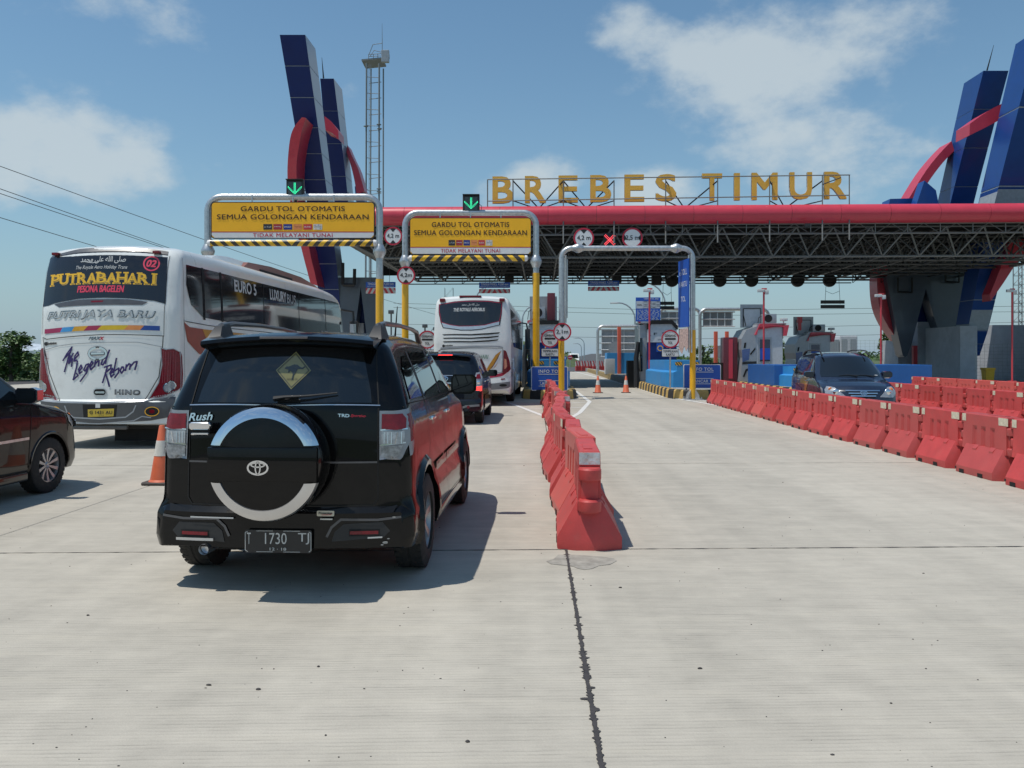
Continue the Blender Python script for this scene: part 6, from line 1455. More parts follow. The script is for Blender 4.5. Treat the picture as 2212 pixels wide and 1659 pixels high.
    # bumper details
    patch('bumper_step', [(-.78, .575), (-.63, .545), (.63, .545), (.78, .575), (.76, .53), (-.76, .53)], rf(.014), PAINT_BLACK, t, .1)
    seam('bumper_crease', [(-.80, .50), (-.66, .485), (-.42, .49), (-.36, .44), (-.33, .38)], .016, rf(.010), PAINT_GREY, t)
    seam('bumper_crease', [(.80, .50), (.66, .485), (.42, .49), (.36, .44), (.33, .38)], .016, rf(.010), PAINT_GREY, t)
    patch('bumper_insert', [(-.69, .46), (-.44, .46), (-.38, .41), (-.36, .335), (-.70, .36), (-.74, .40)], rf(.004), PLASTIC, t, .06)
    patch('bumper_insert', [(.69, .47), (.44, .46), (.38, .41), (.36, .345), (.70, .37), (.74, .41)], rf(.004), PLASTIC, t, .06)
    for s, z in ((-1, .388), (1, .402)):
        patch('bumper_insert', [(s * .475, z + .022), (s * .675, z + .022), (s * .675, z - .022), (s * .475, z - .022)], rf(.009), UNDER, t, .06); patch('reflector', [(s * .48, z + .012), (s * .665, z + .012), (s * .665, z - .010), (s * .48, z - .010)], rf(.014), LAMP_RED, t, .06)
    seam('chrome_strip', [(-.70, .35), (-.44, .352)], .018, rf(.02), CHROMEB, t); seam('chrome_strip', [(.60, .37), (.69, .372)], .010, rf(.02), CHROMEB, t)
    seam('chrome_strip', [(-.60, .497), (-.30, .497)], .010, rf(.018), CHROMEB, t)
    for x, z, r_ in ((.795, .50, .012), (.74, .335, .018), (.72, .32, .010), (.76, .36, .009)): patch('scuff', circle(x - .03, z, r_, 9, r_ * .5), rf(.012), mat('scuffed_plastic', (.32, .31, .29), .7, var=.4, scale=80), t, .05)
    # plate
    k = M(); k.prism(rrect(.015, .352, .445, .150, .012), -.030, -.018); pl = put('number_plate', k, mat('black_plate', (.016, .016, .018), .35), t, smooth=0)
    for P in ([(-.19, .416), (-.205, .41), (-.205, .295), (-.19, .285)], [(.22, .416), (.234, .41), (.234, .295), (.22, .285)]): seam('plate_border', P, .004, front(0, 0, -.032), CAMW, pl)
    for xa, xb in ((-.13, -.02), (.05, .16)):
        for z in (.421, .284): seam('plate_border', [(xa, z), (xb, z)], .003, front(0, 0, -.032), CAMW, pl)
    for tx, x, w in (('T', -.18, .026), ('1730', .0, .145), ('TJ', .185, .075)): words('lettering', tx, pl, CAMW, front(x, .372, -.033), w=w, h=.074, bold=.0)
    words('lettering', '12 · 18', pl, CAMW, front(.015, .303, -.033), w=.11, h=.018, bold=.02)
    k = M(); k.prism(rrect(.325, .535, .115, .036, .008), -.012, -.004); st = put('protection_sticker', k, mat('cream_sticker', (.62, .58, .46), .5), t, smooth=0)
    words('lettering', 'Protection', st, KSIGN, front(.325, .538, -.014), w=.09, h=.014, bold=.03, shear=.2); seam('sticker_swoosh', [(.30, .526), (.36, .527), (.37, .54)], .003, front(0, 0, -.014), REDL, st)
    k = M(); k.box(.29, .37, -.012, -.006, .493, .502); put('small_tape', k, CONEW, t, smooth=0)
    k = M(); k.lathe([(.034, -.0), (.038, .01), (.038, .3)], origin=(-.50, .0, .285), axis='y', seg=16, caps=False); k.lathe([(.001, .05), (.036, .05)], origin=(-.50, 0, .285), axis='y', seg=16, caps=False); put('exhaust', k, CHROMEB, t)
    k = M(); k.box(-.62, -.3, .25, .7, .22, .34, .05); put('silencer', k, UNDER, t)
    # side windows, doors
    glass = [(.36, 1.27), (.92, 1.27), (.93, 1.60), (.70, 1.60), (.48, 1.50)], [(1.02, 1.265), (1.86, 1.265), (1.86, 1.63), (1.10, 1.63), (1.02, 1.55)], [(1.96, 1.265), (2.85, 1.27), (2.62, 1.45), (2.38, 1.60), (1.96, 1.63)]
    for s in (-1, 1):
        fn = sh.side(s)
        for i, P in enumerate(glass): patch('side_window', P, lambda y, z, f=fn: f(y, z, .006), GLASS, t, .08)
        patch('window_surround', [(.95, 1.255), (1.01, 1.255), (1.01, 1.64), (.95, 1.63)], lambda y, z, f=fn: f(y, z, .005), PLASTIC, t, .08); patch('window_surround', [(1.87, 1.255), (1.95, 1.255), (1.95, 1.65), (1.87, 1.65)], lambda y, z, f=fn: f(y, z, .005), PLASTIC, t, .08)
        for P in ([(1.0, 1.66), (1.0, 1.2), (1.02, .8), (1.22, .62), (1.25, .36)], [(1.91, 1.66), (1.91, .36)], [(2.93, 1.26), (2.98, 1.0), (2.95, .36)], [(1.25, .345), (2.95, .345)], [(.12, 1.25), (.95, 1.235), (2.0, 1.232), (2.9, 1.235)]): seam('door_seam', P, .008, lambda y, z, f=fn: f(y, z, .005), UNDER, t)
        for P in ([(1.28, .72), (1.89, .73), (1.89, .66), (1.28, .65)], [(1.94, .73), (2.85, .74), (2.85, .67), (1.94, .66)]): patch('rub_strip', P, lambda y, z, f=fn: f(y, z, .014), PAINT_BLACK, t, .1)
        for y in (1.12, 2.02):
            p = fn(y + .07, 1.08, .0); k = M(); k.box(p[0] - .02, p[0] + .02, p[1] - .02, p[1] + .16, 1.065, 1.095, .012) if s > 0 else k.box(p[0] - .02, p[0] + .02, p[1] - .02, p[1] + .16, 1.065, 1.095, .012); put('door_handle', k, CHROME, t)
        k = M(); k.box(s * .85 - .05, s * .85 + .05, 1.22, 3.06, .245, .33, .02); put('side_sill', k, PAINT_BLACK, t)
        # roof rail
        k = M(); xr = s * .575; k.tube([(xr, .42, 1.70), (xr, .50, 1.785), (xr, .70, 1.812), (xr, 1.3, 1.82), (xr, 1.9, 1.81), (xr * .99, 2.2, 1.79), (xr * .98, 2.38, 1.70)], [.03, .03, .02, .018, .018, .022, .03], 8); rl = put('roof_rail', k, mat('grey_rail', (.05, .052, .055), .4, coat=.3), t)
        k = M(); k.loft([[(xr - .05, .34, 1.69), (xr + .05, .34, 1.69), (xr + .05, .62, 1.70), (xr - .05, .62, 1.70)], [(xr - .025, .44, 1.785), (xr + .025, .44, 1.785), (xr + .025, .58, 1.81), (xr - .025, .58, 1.81)]]); put('rail_foot', k, PLASTIC, rl)
        mirror(t, s * .83, 2.72, 1.30, s, PAINT_BLACK, .25, .19)
    patch('windscreen', [(-.60, 1.68), (.60, 1.68), (.70, 1.30), (-.70, 1.30)], sh.fr(.005), GLASS, t, .1)
    finish_wheels(t, (.78, 3.50), .785, .345, .225, 6)
    k = M(); k.box(.78, .88, 1.12, 1.16, .12, .42); put('mud_flap', k, PLASTIC, t)
    k = M(); k.tube([(.35, 2.3, 1.72), (.42, 2.05, 2.02)], [.01, .004], 5); put('aerial', k, PLASTIC, t)
black_offroader()

# ---- people carriers: one builder, three looks
def mpv(label, loc, rz, paint, kind):
    t = thing('people_carrier', label, 'car', loc, rz)
    top = [(0, .32), (.006, .45), (.015, .56), (.05, .60), (.06, .85), (.075, 1.08), (.10, 1.16), (.22, 1.45), (.32, 1.62), (.40, 1.69), (.8, 1.735), (1.6, 1.755), (2.4, 1.73), (2.75, 1.66), (3.0, 1.50), (3.45, 1.18), (3.62, 1.09), (4.0, 1.03), (4.25, .95), (4.40, .82), (4.46, .62), (4.49, .48), (4.50, .30)]
    low = [(0, .30), (.5, .27), (3.0, .25), (4.2, .24), (4.5, .28)]
    if kind == 'front': top = [(y * .93, z * .985) for y, z in top]; low = [(y * .93, z) for y, z in low]
    fs = .93 if kind == 'front' else 1
    ax = (.78 * fs, 3.52 * fs); hw = .88 if kind != 'front' else .83
    sh = Shell(top, low, [(.22, hw * .93), (.35, hw), (.9, hw), (1.08, hw * .985), (1.3, hw * .90), (1.6, hw * .79), (1.75, hw * .72)], [(0, .975), (.3, 1), (3.3, 1), (3.9, .975), (4.2, .93), (4.5, .84)], r=.09, bow=(.08, .28), crown=.04, arches=ax, ar=.375, axz=.325)
    put('body', sh.build(), paint, t); underbox(t, .6, .15, 4.1 * fs, .22, .85)
    finish_wheels(t, ax, hw - .115, .325, .205, 10 if kind == 'side' else 7, style=1)
    rf = sh.rear; ff = sh.fr
    gl = [(.30, 1.17), (.95, 1.15), (.95, 1.55), (.60, 1.56), (.42, 1.48)], [(1.04, 1.145), (1.98, 1.135), (1.98, 1.60), (1.04, 1.58)], [(2.07, 1.13), (3.12, 1.13), (2.86, 1.42), (2.62, 1.58), (2.07, 1.60)]
    for s in (-1, 1):
        fn = sh.side(s)
        for i, P in enumerate(gl): patch('side_window', [(a * fs, b * (.99 if fs < 1 else 1)) for a, b in P], lambda y, z, f=fn: f(y, z, .005), GLASS, t, .09)
        for P in ([(1.0, 1.62), (1.0, 1.1), (1.1, .85), (1.2, .6), (1.2, .3)], [(2.02, 1.62), (2.02, .3)], [(3.18, 1.12), (3.15, .8), (3.1, .3)], [(1.2, .30), (3.1, .29)]): seam('door_seam', [(a * fs, b) for a, b in P], .009, lambda y, z, f=fn: f(y, z, .004), UNDER, t)
        for y in (1.12, 2.14):
            p = fn((y + .07) * fs, 1.0, 0); k = M(); k.box(p[0] - .02, p[0] + .025, p[1] - .07, p[1] + .1, .985, 1.015, .01); put('door_handle', k, CHROME, t)
        seam('side_strip', [(1.2 * fs, .66), (3.1 * fs, .68)], .03 if kind == 'side' else .02, lambda y, z, f=fn: f(y, z, .012), CHROMEB if kind == 'side' else paint, t)
        mirror(t, s * (hw - .05), 2.98 * fs, 1.17, s, paint if kind != 'side' else mat('dark_mirror_shell', (.01, .012, .022), .2, coat=1), .25, .17)
        if kind == 'side':
            k = M(); k.loft([[(s * (hw - .05 + .25 * u), 2.98 + y, 1.17 + .17 * v) for u, v in ((.7, -.5), (1.02, -.3), (1.02, .35), (.7, .52))] for y in (-.02, .085)]); put('mirror_cap', k, CHROME, t)
            arch_trim(t, sh, ax[1], s, paint, .03, .008); k = M(); k.box(s * .82 - .05, s * .82 + .05, 1.2, 3.12, .20, .30, .02); put('side_sill', k, paint, t)
        k = M(); xr = s * hw * .66; rr = [(.5, 1.69), (.7, 1.77), (1.2, 1.80), (2.0, 1.80), (2.5, 1.77), (2.72, 1.66)]; k.tube([(xr, y * fs, z * (.985 if fs < 1 else 1)) for y, z in rr], [.02, .018, .014, .014, .018, .022], 7)
        if kind != 'rear': put('roof_rail', k, PLASTIC, t)
        # head lamps
        q = [(s * .36, .68), (s * .62, .93), (s * .72, .95), (s * .78, .86), (s * .775, .74), (s * .70, .665)] if kind == 'front' else [(s * .46, .72), (s * .62, .90), (s * .80, .95), (s * .86, .86), (s * .84, .74), (s * .70, .70)]
        hl = patch('headlight', q, ff(.012), LAMP_CLEAR, t, .03)
        if kind != 'rear':
            for cx_, cz_, r_, mm in ((.56, .79, .075, CHROME), (.67, .85, .045, LAMP_AMBER)): k = M(); k.ball(ff(.012)(s * cx_, cz_), r_, 1, .3, 1, 12); put('reflector', k, mm, hl)
            patch('side_lens', [(4.0 * fs, .94), (4.22 * fs, .90), (4.26 * fs, .80), (4.12 * fs, .76), (3.98 * fs, .84)], lambda y, z, f=fn: f(y, z, .008), LAMP_CLEAR, hl, .04)
    patch('windscreen', [(-.55, 1.62), (.55, 1.62), (.70, 1.18), (.62, 1.13), (-.62, 1.13), (-.70, 1.18)] if kind != 'front' else [(-.56, 1.60), (.56, 1.60), (.685, 1.22), (.68, 1.15), (.0, 1.11), (-.68, 1.15), (-.685, 1.22)], ff(.005), GLASS, t, .07)
    if kind == 'front':
        k = M()
        for a, b in ((-.1, .32), (-.52, -.06)): k.tube([ff(.03)(a, 1.14), ff(.02)((a + b) / 2, 1.165), ff(.02)(b, 1.155)], [.014, .008, .005], 5)
        put('wiper', k, PLASTIC, t)
        patch('sticker', [(-.62, 1.175), (-.54, 1.175), (-.54, 1.188), (-.62, 1.188)], ff(.010), CAMW, t, .1)
        patch('grille', [(-.34, .83), (.34, .83), (.25, .66), (-.25, .66)], ff(.008), UNDER, t, .05)
        for z, w in ((.825, .37), (.765, .31), (.705, .27)): seam('grille_bar', [(-w, z), (w, z)], .026, ff(.016), CHROME, t)
        emblem(t, 0, 0, 0, .16, .11, CHROME, fn=lambda u, v: ff(.03)(u, .77 + v))
        patch('lower_grille', [(-.42, .46), (.42, .46), (.36, .33), (-.36, .33)], ff(.006), UNDER, t, .06)
        k = M(); k.box(-.22, .22, 4.2, 4.215, .38, .49); put('number_plate', k, UNDER, t, smooth=0)
        fn = sh.side(-1); fr_ = sh.side(1)
        for f in (fn, fr_):
            patch('blue_decal', [(.35, .94), (1.55, .80), (1.55, .46), (1.2, .48), (.95, .72), (.6, .74), (.35, .6)], lambda y, z, g=f: g(y, z, .006), mat('blue_decal', (.01, .025, .12), .2, coat=1), t, .1)
            patch('orange_decal', [(1.95, .95), (2.35, 1.0), (2.15, .8), (2.1, .4), (1.88, .4), (1.85, .75)], lambda y, z, g=f: g(y, z, .006), mat('orange_decal', (.42, .17, .02), .2, coat=1), t, .1)
            for z, w in ((.70, .7), (.64, .75)): seam('decal_lettering', [(.75, z), (.75 + w, z - .03)], .018, lambda y, za, g=f: g(y, za, .009), SILV, t)
            seam('decal_lettering', [(.30, 1.05), (.30, .85), (.42, .85), (.42, 1.03)], .03, lambda y, za, g=f: g(y, za, .009), SILV, t)
    if kind == 'rear':
        patch('rear_window', [(-.64, 1.19), (.64, 1.19), (.57, 1.52), (.53, 1.58), (-.53, 1.58), (-.57, 1.52)], rf(.004), GLASS, t, .06)
        k = M(); k.loft([[(x, .30, 1.69 - .04 * (x / .6) ** 2), (x, .20 + .05 * (x / .6) ** 2, 1.66 - .04 * (x / .6) ** 2), (x, .20 + .05 * (x / .6) ** 2, 1.63 - .04 * (x / .6) ** 2), (x, .36, 1.62 - .04 * (x / .6) ** 2)] for x in [-.6 + .1 * q for q in range(13)]]); o = put('spoiler', k, paint, t)
        k = M(); k.box(-.17, .17, .185, .21, 1.635, 1.655); put('brake_lamp', k, GLOW_RED, o, smooth=0)
        seam('chrome_strip', [(-.70, 1.165), (.70, 1.165)], .014, rf(.010), CHROMEB, t); seam('chrome_strip', [(-.28, .985), (.34, .985)], .03, rf(.012), CHROMEB, t)
        emblem(t, 0, 0, 0, .16, .11, CHROME, fn=lambda u, v: rf(.02)(.0 + u, 1.09 + v)); words('lettering', 'TRD', t, CAMW, (lambda f: lambda u, v: f(.52 + u, 1.06 + v))(rf(.01)), w=.1, h=.04, bold=.05)
        for s in (-1, 1):
            lp = patch('tail_lamp', [(s * .72, 1.26), (s * .80, 1.27), (s * .86, 1.15), (s * .865, .80), (s * .71, .80), (s * .70, 1.1)], rf(.012), LAMP_CLEAR, t, .04)
            patch('red_lens', [(s * .72, .93), (s * .855, .93), (s * .855, .81), (s * .72, .81)], rf(.018), GLOW_RED, lp, .04); patch('red_lens', [(s * .735, 1.22), (s * .80, 1.23), (s * .83, 1.12), (s * .735, 1.12)], rf(.018), LAMP_RED, lp, .04); k = M(); k.ball(rf(.012)(s * .78, 1.03), .045, 1, .3, 1, 10); put('reverse_lens', k, CHROME, lp)
            patch('bumper_lamp', circle(s * .56, .42, .035, 12), rf(.012), LAMP_RED, t, .04)
        seam('bumper_strip', [(-.8, .46), (-.5, .44), (-.4, .40), (.4, .40), (.5, .44), (.8, .46)], .05, rf(.010), mat('grey_bumper', (.16, .165, .17), .4), t)
        k = M(); k.box(-.21, .21, -.01, .04, .79, .93); pl = put('number_plate', k, mat('black_plate', (.016, .016, .018), .35), t, smooth=0); words('lettering', 'B 1682 PYG', pl, CAMW, front(0, .87, -.013), w=.36, h=.06); 
        for z in (.62,): seam('door_seam', [(-.7, 1.1), (-.68, z), (.68, z), (.7, 1.1)], .008, rf(.005), UNDER, t)
    if kind == 'side':
        patch('front_bumper_lip', [(-.7, .34), (.7, .34), (.7, .29), (-.7, .29)], ff(.03), CHROMEB, t, .1)
    return t
NV = mat('black_blue_paint', (.006, .008, .014), .22, coat=.7, spec=.15, dirt=.02)
Yr = 19.6; mpv('black people carrier with lit brake lamps waiting behind the middle coach', ((960 - HX) / F * Yr, Yr, 0), -R(2.2), NV, 'rear')
# near left car: its front right wheel stands at the measured contact point
PB = mat('black_brown_paint', (.006, .0045, .004), .22, coat=.6, spec=.15, dirt=.02)
wx, wy = -5.55, 9.85; hd = R(4.0)
ux, uy = math.sin(hd), math.cos(hd); vx, vy = uy, -ux
mpv('black car cut by the left edge of the photo, front wheel and mirror in view', (wx - ux * 3.52 - vx * .765, wy - uy * 3.52 - vy * .765, 0), -hd, PB, 'side')
# oncoming navy car: heading towards the viewer
fx, fy = 7.98, 18.9; hd2 = R(180 + 7.5)
ux, uy = -math.sin(R(7.5)), -math.cos(R(7.5))
LN = 4.5 * .93
mpv('navy people carrier facing the viewer between two rows of red barriers', (fx - ux * LN, fy - uy * LN, 0), math.atan2(-ux, uy), PAINT_NAVY, 'front')

# ---- coaches
def coach(label, loc, rz, style):
    t = thing('coach', label, 'bus', loc, rz); hw = 1.27
    if style == 'A':
        top = [(0, .44), (.006, .60), (.012, .82), (.05, .86), (.06, 1.3), (.075, 2.0), (.09, 2.48), (.12, 2.60), (.20, 3.15), (.27, 3.42), (.36, 3.54), (.6, 3.60), (2, 3.63), (9.5, 3.63), (11.0, 3.56), (11.6, 3.42), (11.95, 3.1), (12.15, 2.2), (12.2, 1.2), (12.22, .4)]
        bow = (.20, .35)
    else:
        top = [(0, .52), (.006, .70), (.05, .98), (.055, 1.5), (.06, 2.1), (.08, 2.35), (.12, 2.75), (.19, 3.3), (.26, 3.52), (.38, 3.60), (.8, 3.63), (10.5, 3.63), (11.4, 3.5), (11.8, 3.2), (12.0, 2.2), (12.1, 1.2), (12.12, .4)]
        bow = (.22, .35)
    low = [(0, .42), (.5, .36), (12.2, .34)]
    sh = Shell(top, low, [(.3, hw * .97), (.6, hw), (2.2, hw), (3.1, hw * .975), (3.4, hw * .95), (3.65, hw * .91)], [(0, .985), (.3, 1), (11.5, 1), (12.2, .93)], r=.16, bow=bow, crown=.05, arches=(3.3, 9.5), ar=.56, axz=.52, ringn=24, across=22, ds=.08)
    put('body', sh.build(), PAINT_WHITE, t); underbox(t, 1.0, .3, 11.9, .33, 1.2)
    finish_wheels(t, (3.3, 9.5), hw - .16, .50, .30, 8)
    rf = lambda off=.004: sh.rear(.0045 + off * .28)
    def P_(poly, m, nm='rear_panel', off=.006, step=.12): return patch(nm, poly, rf(off), m, t, step)
    def T_(s_, x, z, w, h, m, par=t, off=.012, nm='lettering', **k): return words(nm, s_, par, m, (lambda f: lambda u, v: f(x + u, z + v))(rf(off)), w=w, h=h, **k)
    if style == 'A':
        sx = lambda x: (x - 700) / 484.0; sz = lambda y: 1.6 - (y - 979.2) / 475.7
        q = lambda L_: [(sx(a), sz(b)) for a, b in L_]
        P_(q([(135, 112), (400, 92), (700, 88), (1000, 86), (1190, 96), (1205, 300), (1210, 520), (1120, 500), (900, 490), (700, 487), (480, 492), (250, 516), (122, 545), (128, 300)]), GLASS2, 'rear_window', .008)
        P_(q([(150, 95), (420, 58), (700, 52), (1000, 54), (1185, 70), (1188, 100), (1000, 88), (700, 90), (400, 94), (140, 116)]), PAINT_GREY, 'roof_cap', .012)
        P_(q([(245, 524), (480, 500), (900, 498), (1075, 512), (1030, 540), (900, 545), (300, 553)]), PAINT_GREY, 'spoiler_recess', .014)
        P_(q([(595, 512), (705, 510), (700, 524), (600, 526)]), LAMP_RED, 'brake_lamp', .018)
        for a in (205, 1108): k = M(); p = rf(.03)(sx(a), sz(100)); k.box(p[0] - .06, p[0] + .06, p[1] - .06, p[1] + .03, p[2] - .0, p[2] + .05, .01); put('marker_lamp', k, LAMP_RED, t)
        W_ = CAMW
        T_('ﺪﻤﺤﻣ ﻰﻠﻋ ﻪﻠﻟﺍ ﻰﻠﺻ', sx(665), sz(165), .82, .13, W_, bold=.015)
        seam('lettering', q([(520, 182), (580, 190), (640, 178)]), .012, rf(.014), W_, t)
        T_('The Royale Aero Holiday Trans', sx(658), sz(232), .94, .085, W_, shear=.25, bold=.005)
        for k_, (c, wx_) in enumerate(zip('PUTRABAHARI', (0,) * 11)):
            xw = 960 / 11; xc = 192 + xw * (k_ + .5); wi = .165 if c != 'I' else .045; Y1 = mat('gold_print', (.80, .47, .03), .5)
            T_(c, sx(xc + 7), sz(329), wi, .165, mat('gold_outline_print', (.55, .36, .10), .5), off=.010, bold=.035); T_(c, sx(xc + 3), sz(325), wi, .165, KSIGN, off=.011, bold=.05)
            T_(c, sx(xc), sz(320), wi, .17, Y1, off=.013, bold=.05)
            serf = {'P': ((-1, 1), (-1,)), 'U': ((-1, 1), ()), 'T': ((), (0,)), 'R': ((-1,), (-1, 1)), 'A': ((), (-1, 1)), 'B': ((-1,), (-1,)), 'H': ((-1, 1), (-1, 1)), 'I': ((0,), (0,))}[c]
            for z_, L_ in ((.095, serf[0]), (-.095, serf[1])):
                for u_ in L_:
                    uu = sx(xc) + u_ * (wi / 2 - .018); vv = sz(320) + z_; P_([(uu - .048, vv - .013), (uu + .048, vv - .013), (uu + .048, vv + .013), (uu - .048, vv + .013)], Y1, 'lettering', .013)
        T_('PESONA BAGELEN', sx(667), sz(412), .84, .115, mat('red_print', (.75, .06, .12), .5), bold=.05, shear=.12)
        seam('number_ring', circle(sx(1075), sz(187), .125, 28), .025, rf(.013), mat('red_print', (.75, .06, .12), .5), t, closed=True); T_('02', sx(1075), sz(187), .15, .12, mat('red_print', (.75, .06, .12), .5), bold=.06, shear=.2)
        T_('PUTRI JAYA BARU', sx(662), sz(628), 1.98, .165, mat('slate_print', (.13, .18, .21), .5), bold=.03, shear=.3); T_('PUTRI JAYA BARU', sx(662), sz(628), 1.95, .135, mat('silver_print', (.50, .54, .56), .4), off=.022, bold=.004, shear=.3)
        cols = [(.36, .03, .10), (.06, .30, .62), (.70, .36, .03), (.36, .03, .08), (.66, .44, .02), (.72, .27, .08), (.02, .07, .30)]
        cuts = [(161, 160), (340, 318), (455, 430), (580, 538), (700, 655), (925, 885), (1052, 1018), (1174, 1174)]
        for i, c in enumerate(cols): P_(q([(cuts[i][0], 730 - 22 * (cuts[i][0] - 161) / 1013), (cuts[i + 1][0], 730 - 22 * (cuts[i + 1][0] - 161) / 1013), (cuts[i + 1][1], 768 - 21 * (cuts[i + 1][1] - 161) / 1013), (cuts[i][1], 768 - 21 * (cuts[i][1] - 161) / 1013)]), mat('stripe_print_%d' % i, c, .35), 'colour_stripe', .010)
        seam('hatch_seam', q([(140, 816), (700, 795), (1200, 789)]), .012, rf(.010), UNDER, t)
        seam('hatch_seam', q([(140, 816), (160, 900), (215, 1100), (330, 1345)]), .012, rf(.010), UNDER, t); seam('hatch_seam', q([(1200, 789), (1195, 900), (1170, 1130), (1065, 1330)]), .012, rf(.010), UNDER, t)
        seam('hatch_crease', q([(160, 905), (300, 878), (430, 868), (1000, 852), (1190, 880)]), .010, rf(.010), SILV, t)
        for x in (120, 1205): seam('panel_seam', [(sx(x), sz(110)), (sx(x + (8 if x < 500 else 0)), sz(790))], .008, rf(.010), UNDER, t)
        T_('MAX', sx(640), sz(825), .22, .05, mat('slate_print', (.13, .18, .21), .5), bold=.08, shear=.4); T_('X', sx(700), sz(825), .08, .05, REDL, bold=.08, shear=.3, off=.014)
        T_('Evolution', sx(235), sz(851), .2, .045, KSIGN, bold=.06); P_([(sx(175) + .035 * math.cos(a), sz(852) + .035 * math.sin(a)) for a in [i * .7 for i in range(9)]], KSIGN, 'logo_mark', .012)
        PUR = mat('purple_script', (.030, .014, .11), .4)
        for s_ in ([(350, 1003), (385, 950), (435, 892)], [(435, 892), (400, 985), (365, 1095)], [(362, 985), (420, 935)],                              # T
                   [(420, 965), (405, 1020)], [(447, 945), (405, 1030)], [(405, 1030), (440, 990), (432, 1055)],                                         # h
                   [(455, 1000), (495, 960), (490, 935), (465, 965), (455, 1010), (480, 1005)],                                                          # e
                   [(487, 1010), (478, 1065), (450, 1165), (495, 1130), (480, 1112)],                                                                    # L
                   [(500, 1100), (530, 1065), (520, 1045), (500, 1080), (505, 1115), (530, 1100)],                                                       # e
                   [(590, 1035), (565, 1045), (545, 1085), (560, 1095), (592, 1040), (570, 1110), (515, 1180)],                                          # y
                   [(600, 1065), (628, 1030), (615, 1015), (598, 1050), (608, 1085), (635, 1060)],                                                       # e
                   [(650, 1000), (640, 1060)], [(645, 1040), (680, 1000), (675, 1055)],                                                                  # n
                   [(735, 985), (710, 1000), (698, 1040), (715, 1045), (740, 1000), (768, 922)], [(740, 1000), (735, 1035)],                              # d
                   [(752, 1058), (735, 1120), (712, 1193)], [(725, 1065), (785, 1045), (780, 1075), (735, 1110)], [(735, 1110), (755, 1170), (770, 1223)],# R
                   [(775, 1120), (805, 1095), (795, 1075), (775, 1110), (785, 1145), (810, 1120)],                                                       # e
                   [(828, 990), (805, 1110)], [(810, 1095), (850, 1070), (845, 1110), (815, 1150)],                                                      # b
                   [(875, 1062), (860, 1090), (872, 1112), (892, 1085), (885, 1060), (872, 1062)],                                                       # o
                   [(912, 1040), (905, 1090)], [(908, 1065), (935, 1030)],                                                                               # r
                   [(945, 1035), (938, 1080)], [(942, 1060), (975, 1018), (998, 1012), (982, 1080)]):                                                    # n
            seam('script_lettering', q(s_), .028, rf(.014), PUR, t)
        # maker's badge
        seam('badge_rim', [(sx(665) + .165 * math.cos(a), sz(950) + .11 * math.sin(a)) for a in [R(15 * i) for i in range(24)]], .03, rf(.016), PAINT_GREY, t, closed=True); seam('badge_rim', [(sx(606), sz(956)), (sx(724), sz(954))], .05, rf(.018), PAINT_GREY, t)
        seam('badge', [(sx(665) + .155 * math.cos(a), sz(950) + .10 * math.sin(a)) for a in [R(105) + R(150) * i / 10 for i in range(11)]], .035, rf(.022), CHROME, t); seam('badge', [(sx(665) + .155 * math.cos(a), sz(950) + .10 * math.sin(a)) for a in [R(-75) + R(150) * i / 10 for i in range(11)]], .035, rf(.022), CHROME, t); seam('badge', [(sx(612), sz(952)), (sx(718), sz(950))], .03, rf(.024), CHROME, t)
        T_('HINO', sx(922), sz(1268), .42, .078, PAINT_GREY, bold=.12, off=.010, space=1.15); T_('HINO', sx(922), sz(1266), .39, .06, SILV, bold=.03, off=.02, space=1.15)
        o = P_(rrect(sx(690), sz(1270), .225, .12, .055), UNDER, 'hatch_handle', .014, .05); P_(rrect(sx(690), sz(1272), .17, .035, .015), CHROME, 'handle_grip', .03, .05); seam('handle_ring', rrect(sx(690), sz(1270), .225, .12, .055), .014, rf(.020), CHROMEB, t, closed=True)
        # tail lamps
        for s in (-1, 1):
            Q = [(1.0, 1.79), (1.18, 1.74), (1.26, 1.68), (1.272, 1.4), (1.272, 1.05), (1.22, 1.0), (.80, .86), (.97, 1.18), (1.02, 1.5)] if s > 0 else [(-1.13, 1.78), (-1.24, 1.72), (-1.272, 1.4), (-1.272, 1.0), (-1.2, .93), (-.80, .83), (-.95, 1.07), (-1.07, 1.4)]
            lp = patch('tail_lamp', Q, rf(.016), LAMP_RED, t, .05)
            cx_, cz_ = (1.13, 1.10) if s > 0 else (-1.15, 1.10)
            patch('reverse_lens', circle(cx_, cz_, .085, 18), rf(.026), LAMP_CLEAR, lp, .05); seam('lens_ring', circle(cx_, cz_, .085, 18), .015, rf(.03), CHROME, lp, closed=True)
            for i in range(6): u = s * (1.04 + .035 * i); seam('lens_rib', [(u, 1.74 - .01 * i), (u - s * .01 + s * .0, 1.18)], .004, rf(.022), mat('pink_rib', (.35, .10, .12), .3), lp)
            for z in (1.60, 1.52, 1.3, 1.25): seam('lens_rib', [(s * 1.03, z), (s * 1.25, z - .02)], .008, rf(.022), mat('dark_red_rib', (.12, .005, .01), .3), lp)
            for j in range(9): patch('led_dot', circle(s * (.90 + j * .035), .93 + j * .008, .012, 8), rf(.024), LAMP_CLEAR, lp, .1)
            seam('lens_rib', [(s * .84, .86), (s * 1.2, .93)], .02, rf(.022), SILV, lp); seam('lamp_rim', Q, .014, rf(.020), SILV, lp, closed=True)
            fs_ = sh.side(s); patch('side_lens', [(.22, 1.70), (.30, 1.62), (.36, 1.3), (.32, 1.0), (.22, .98)], lambda y, z, f=fs_: f(y, z, .008), LAMP_RED, lp, .06)
        # bumper
        P_(q([(135, 1350), (330, 1362), (700, 1366), (1060, 1350), (1262, 1310), (1290, 1312), (1290, 1420), (1250, 1480), (1120, 1505), (700, 1530), (330, 1500), (170, 1450)]), PAINT_GREY, 'bumper', .012)
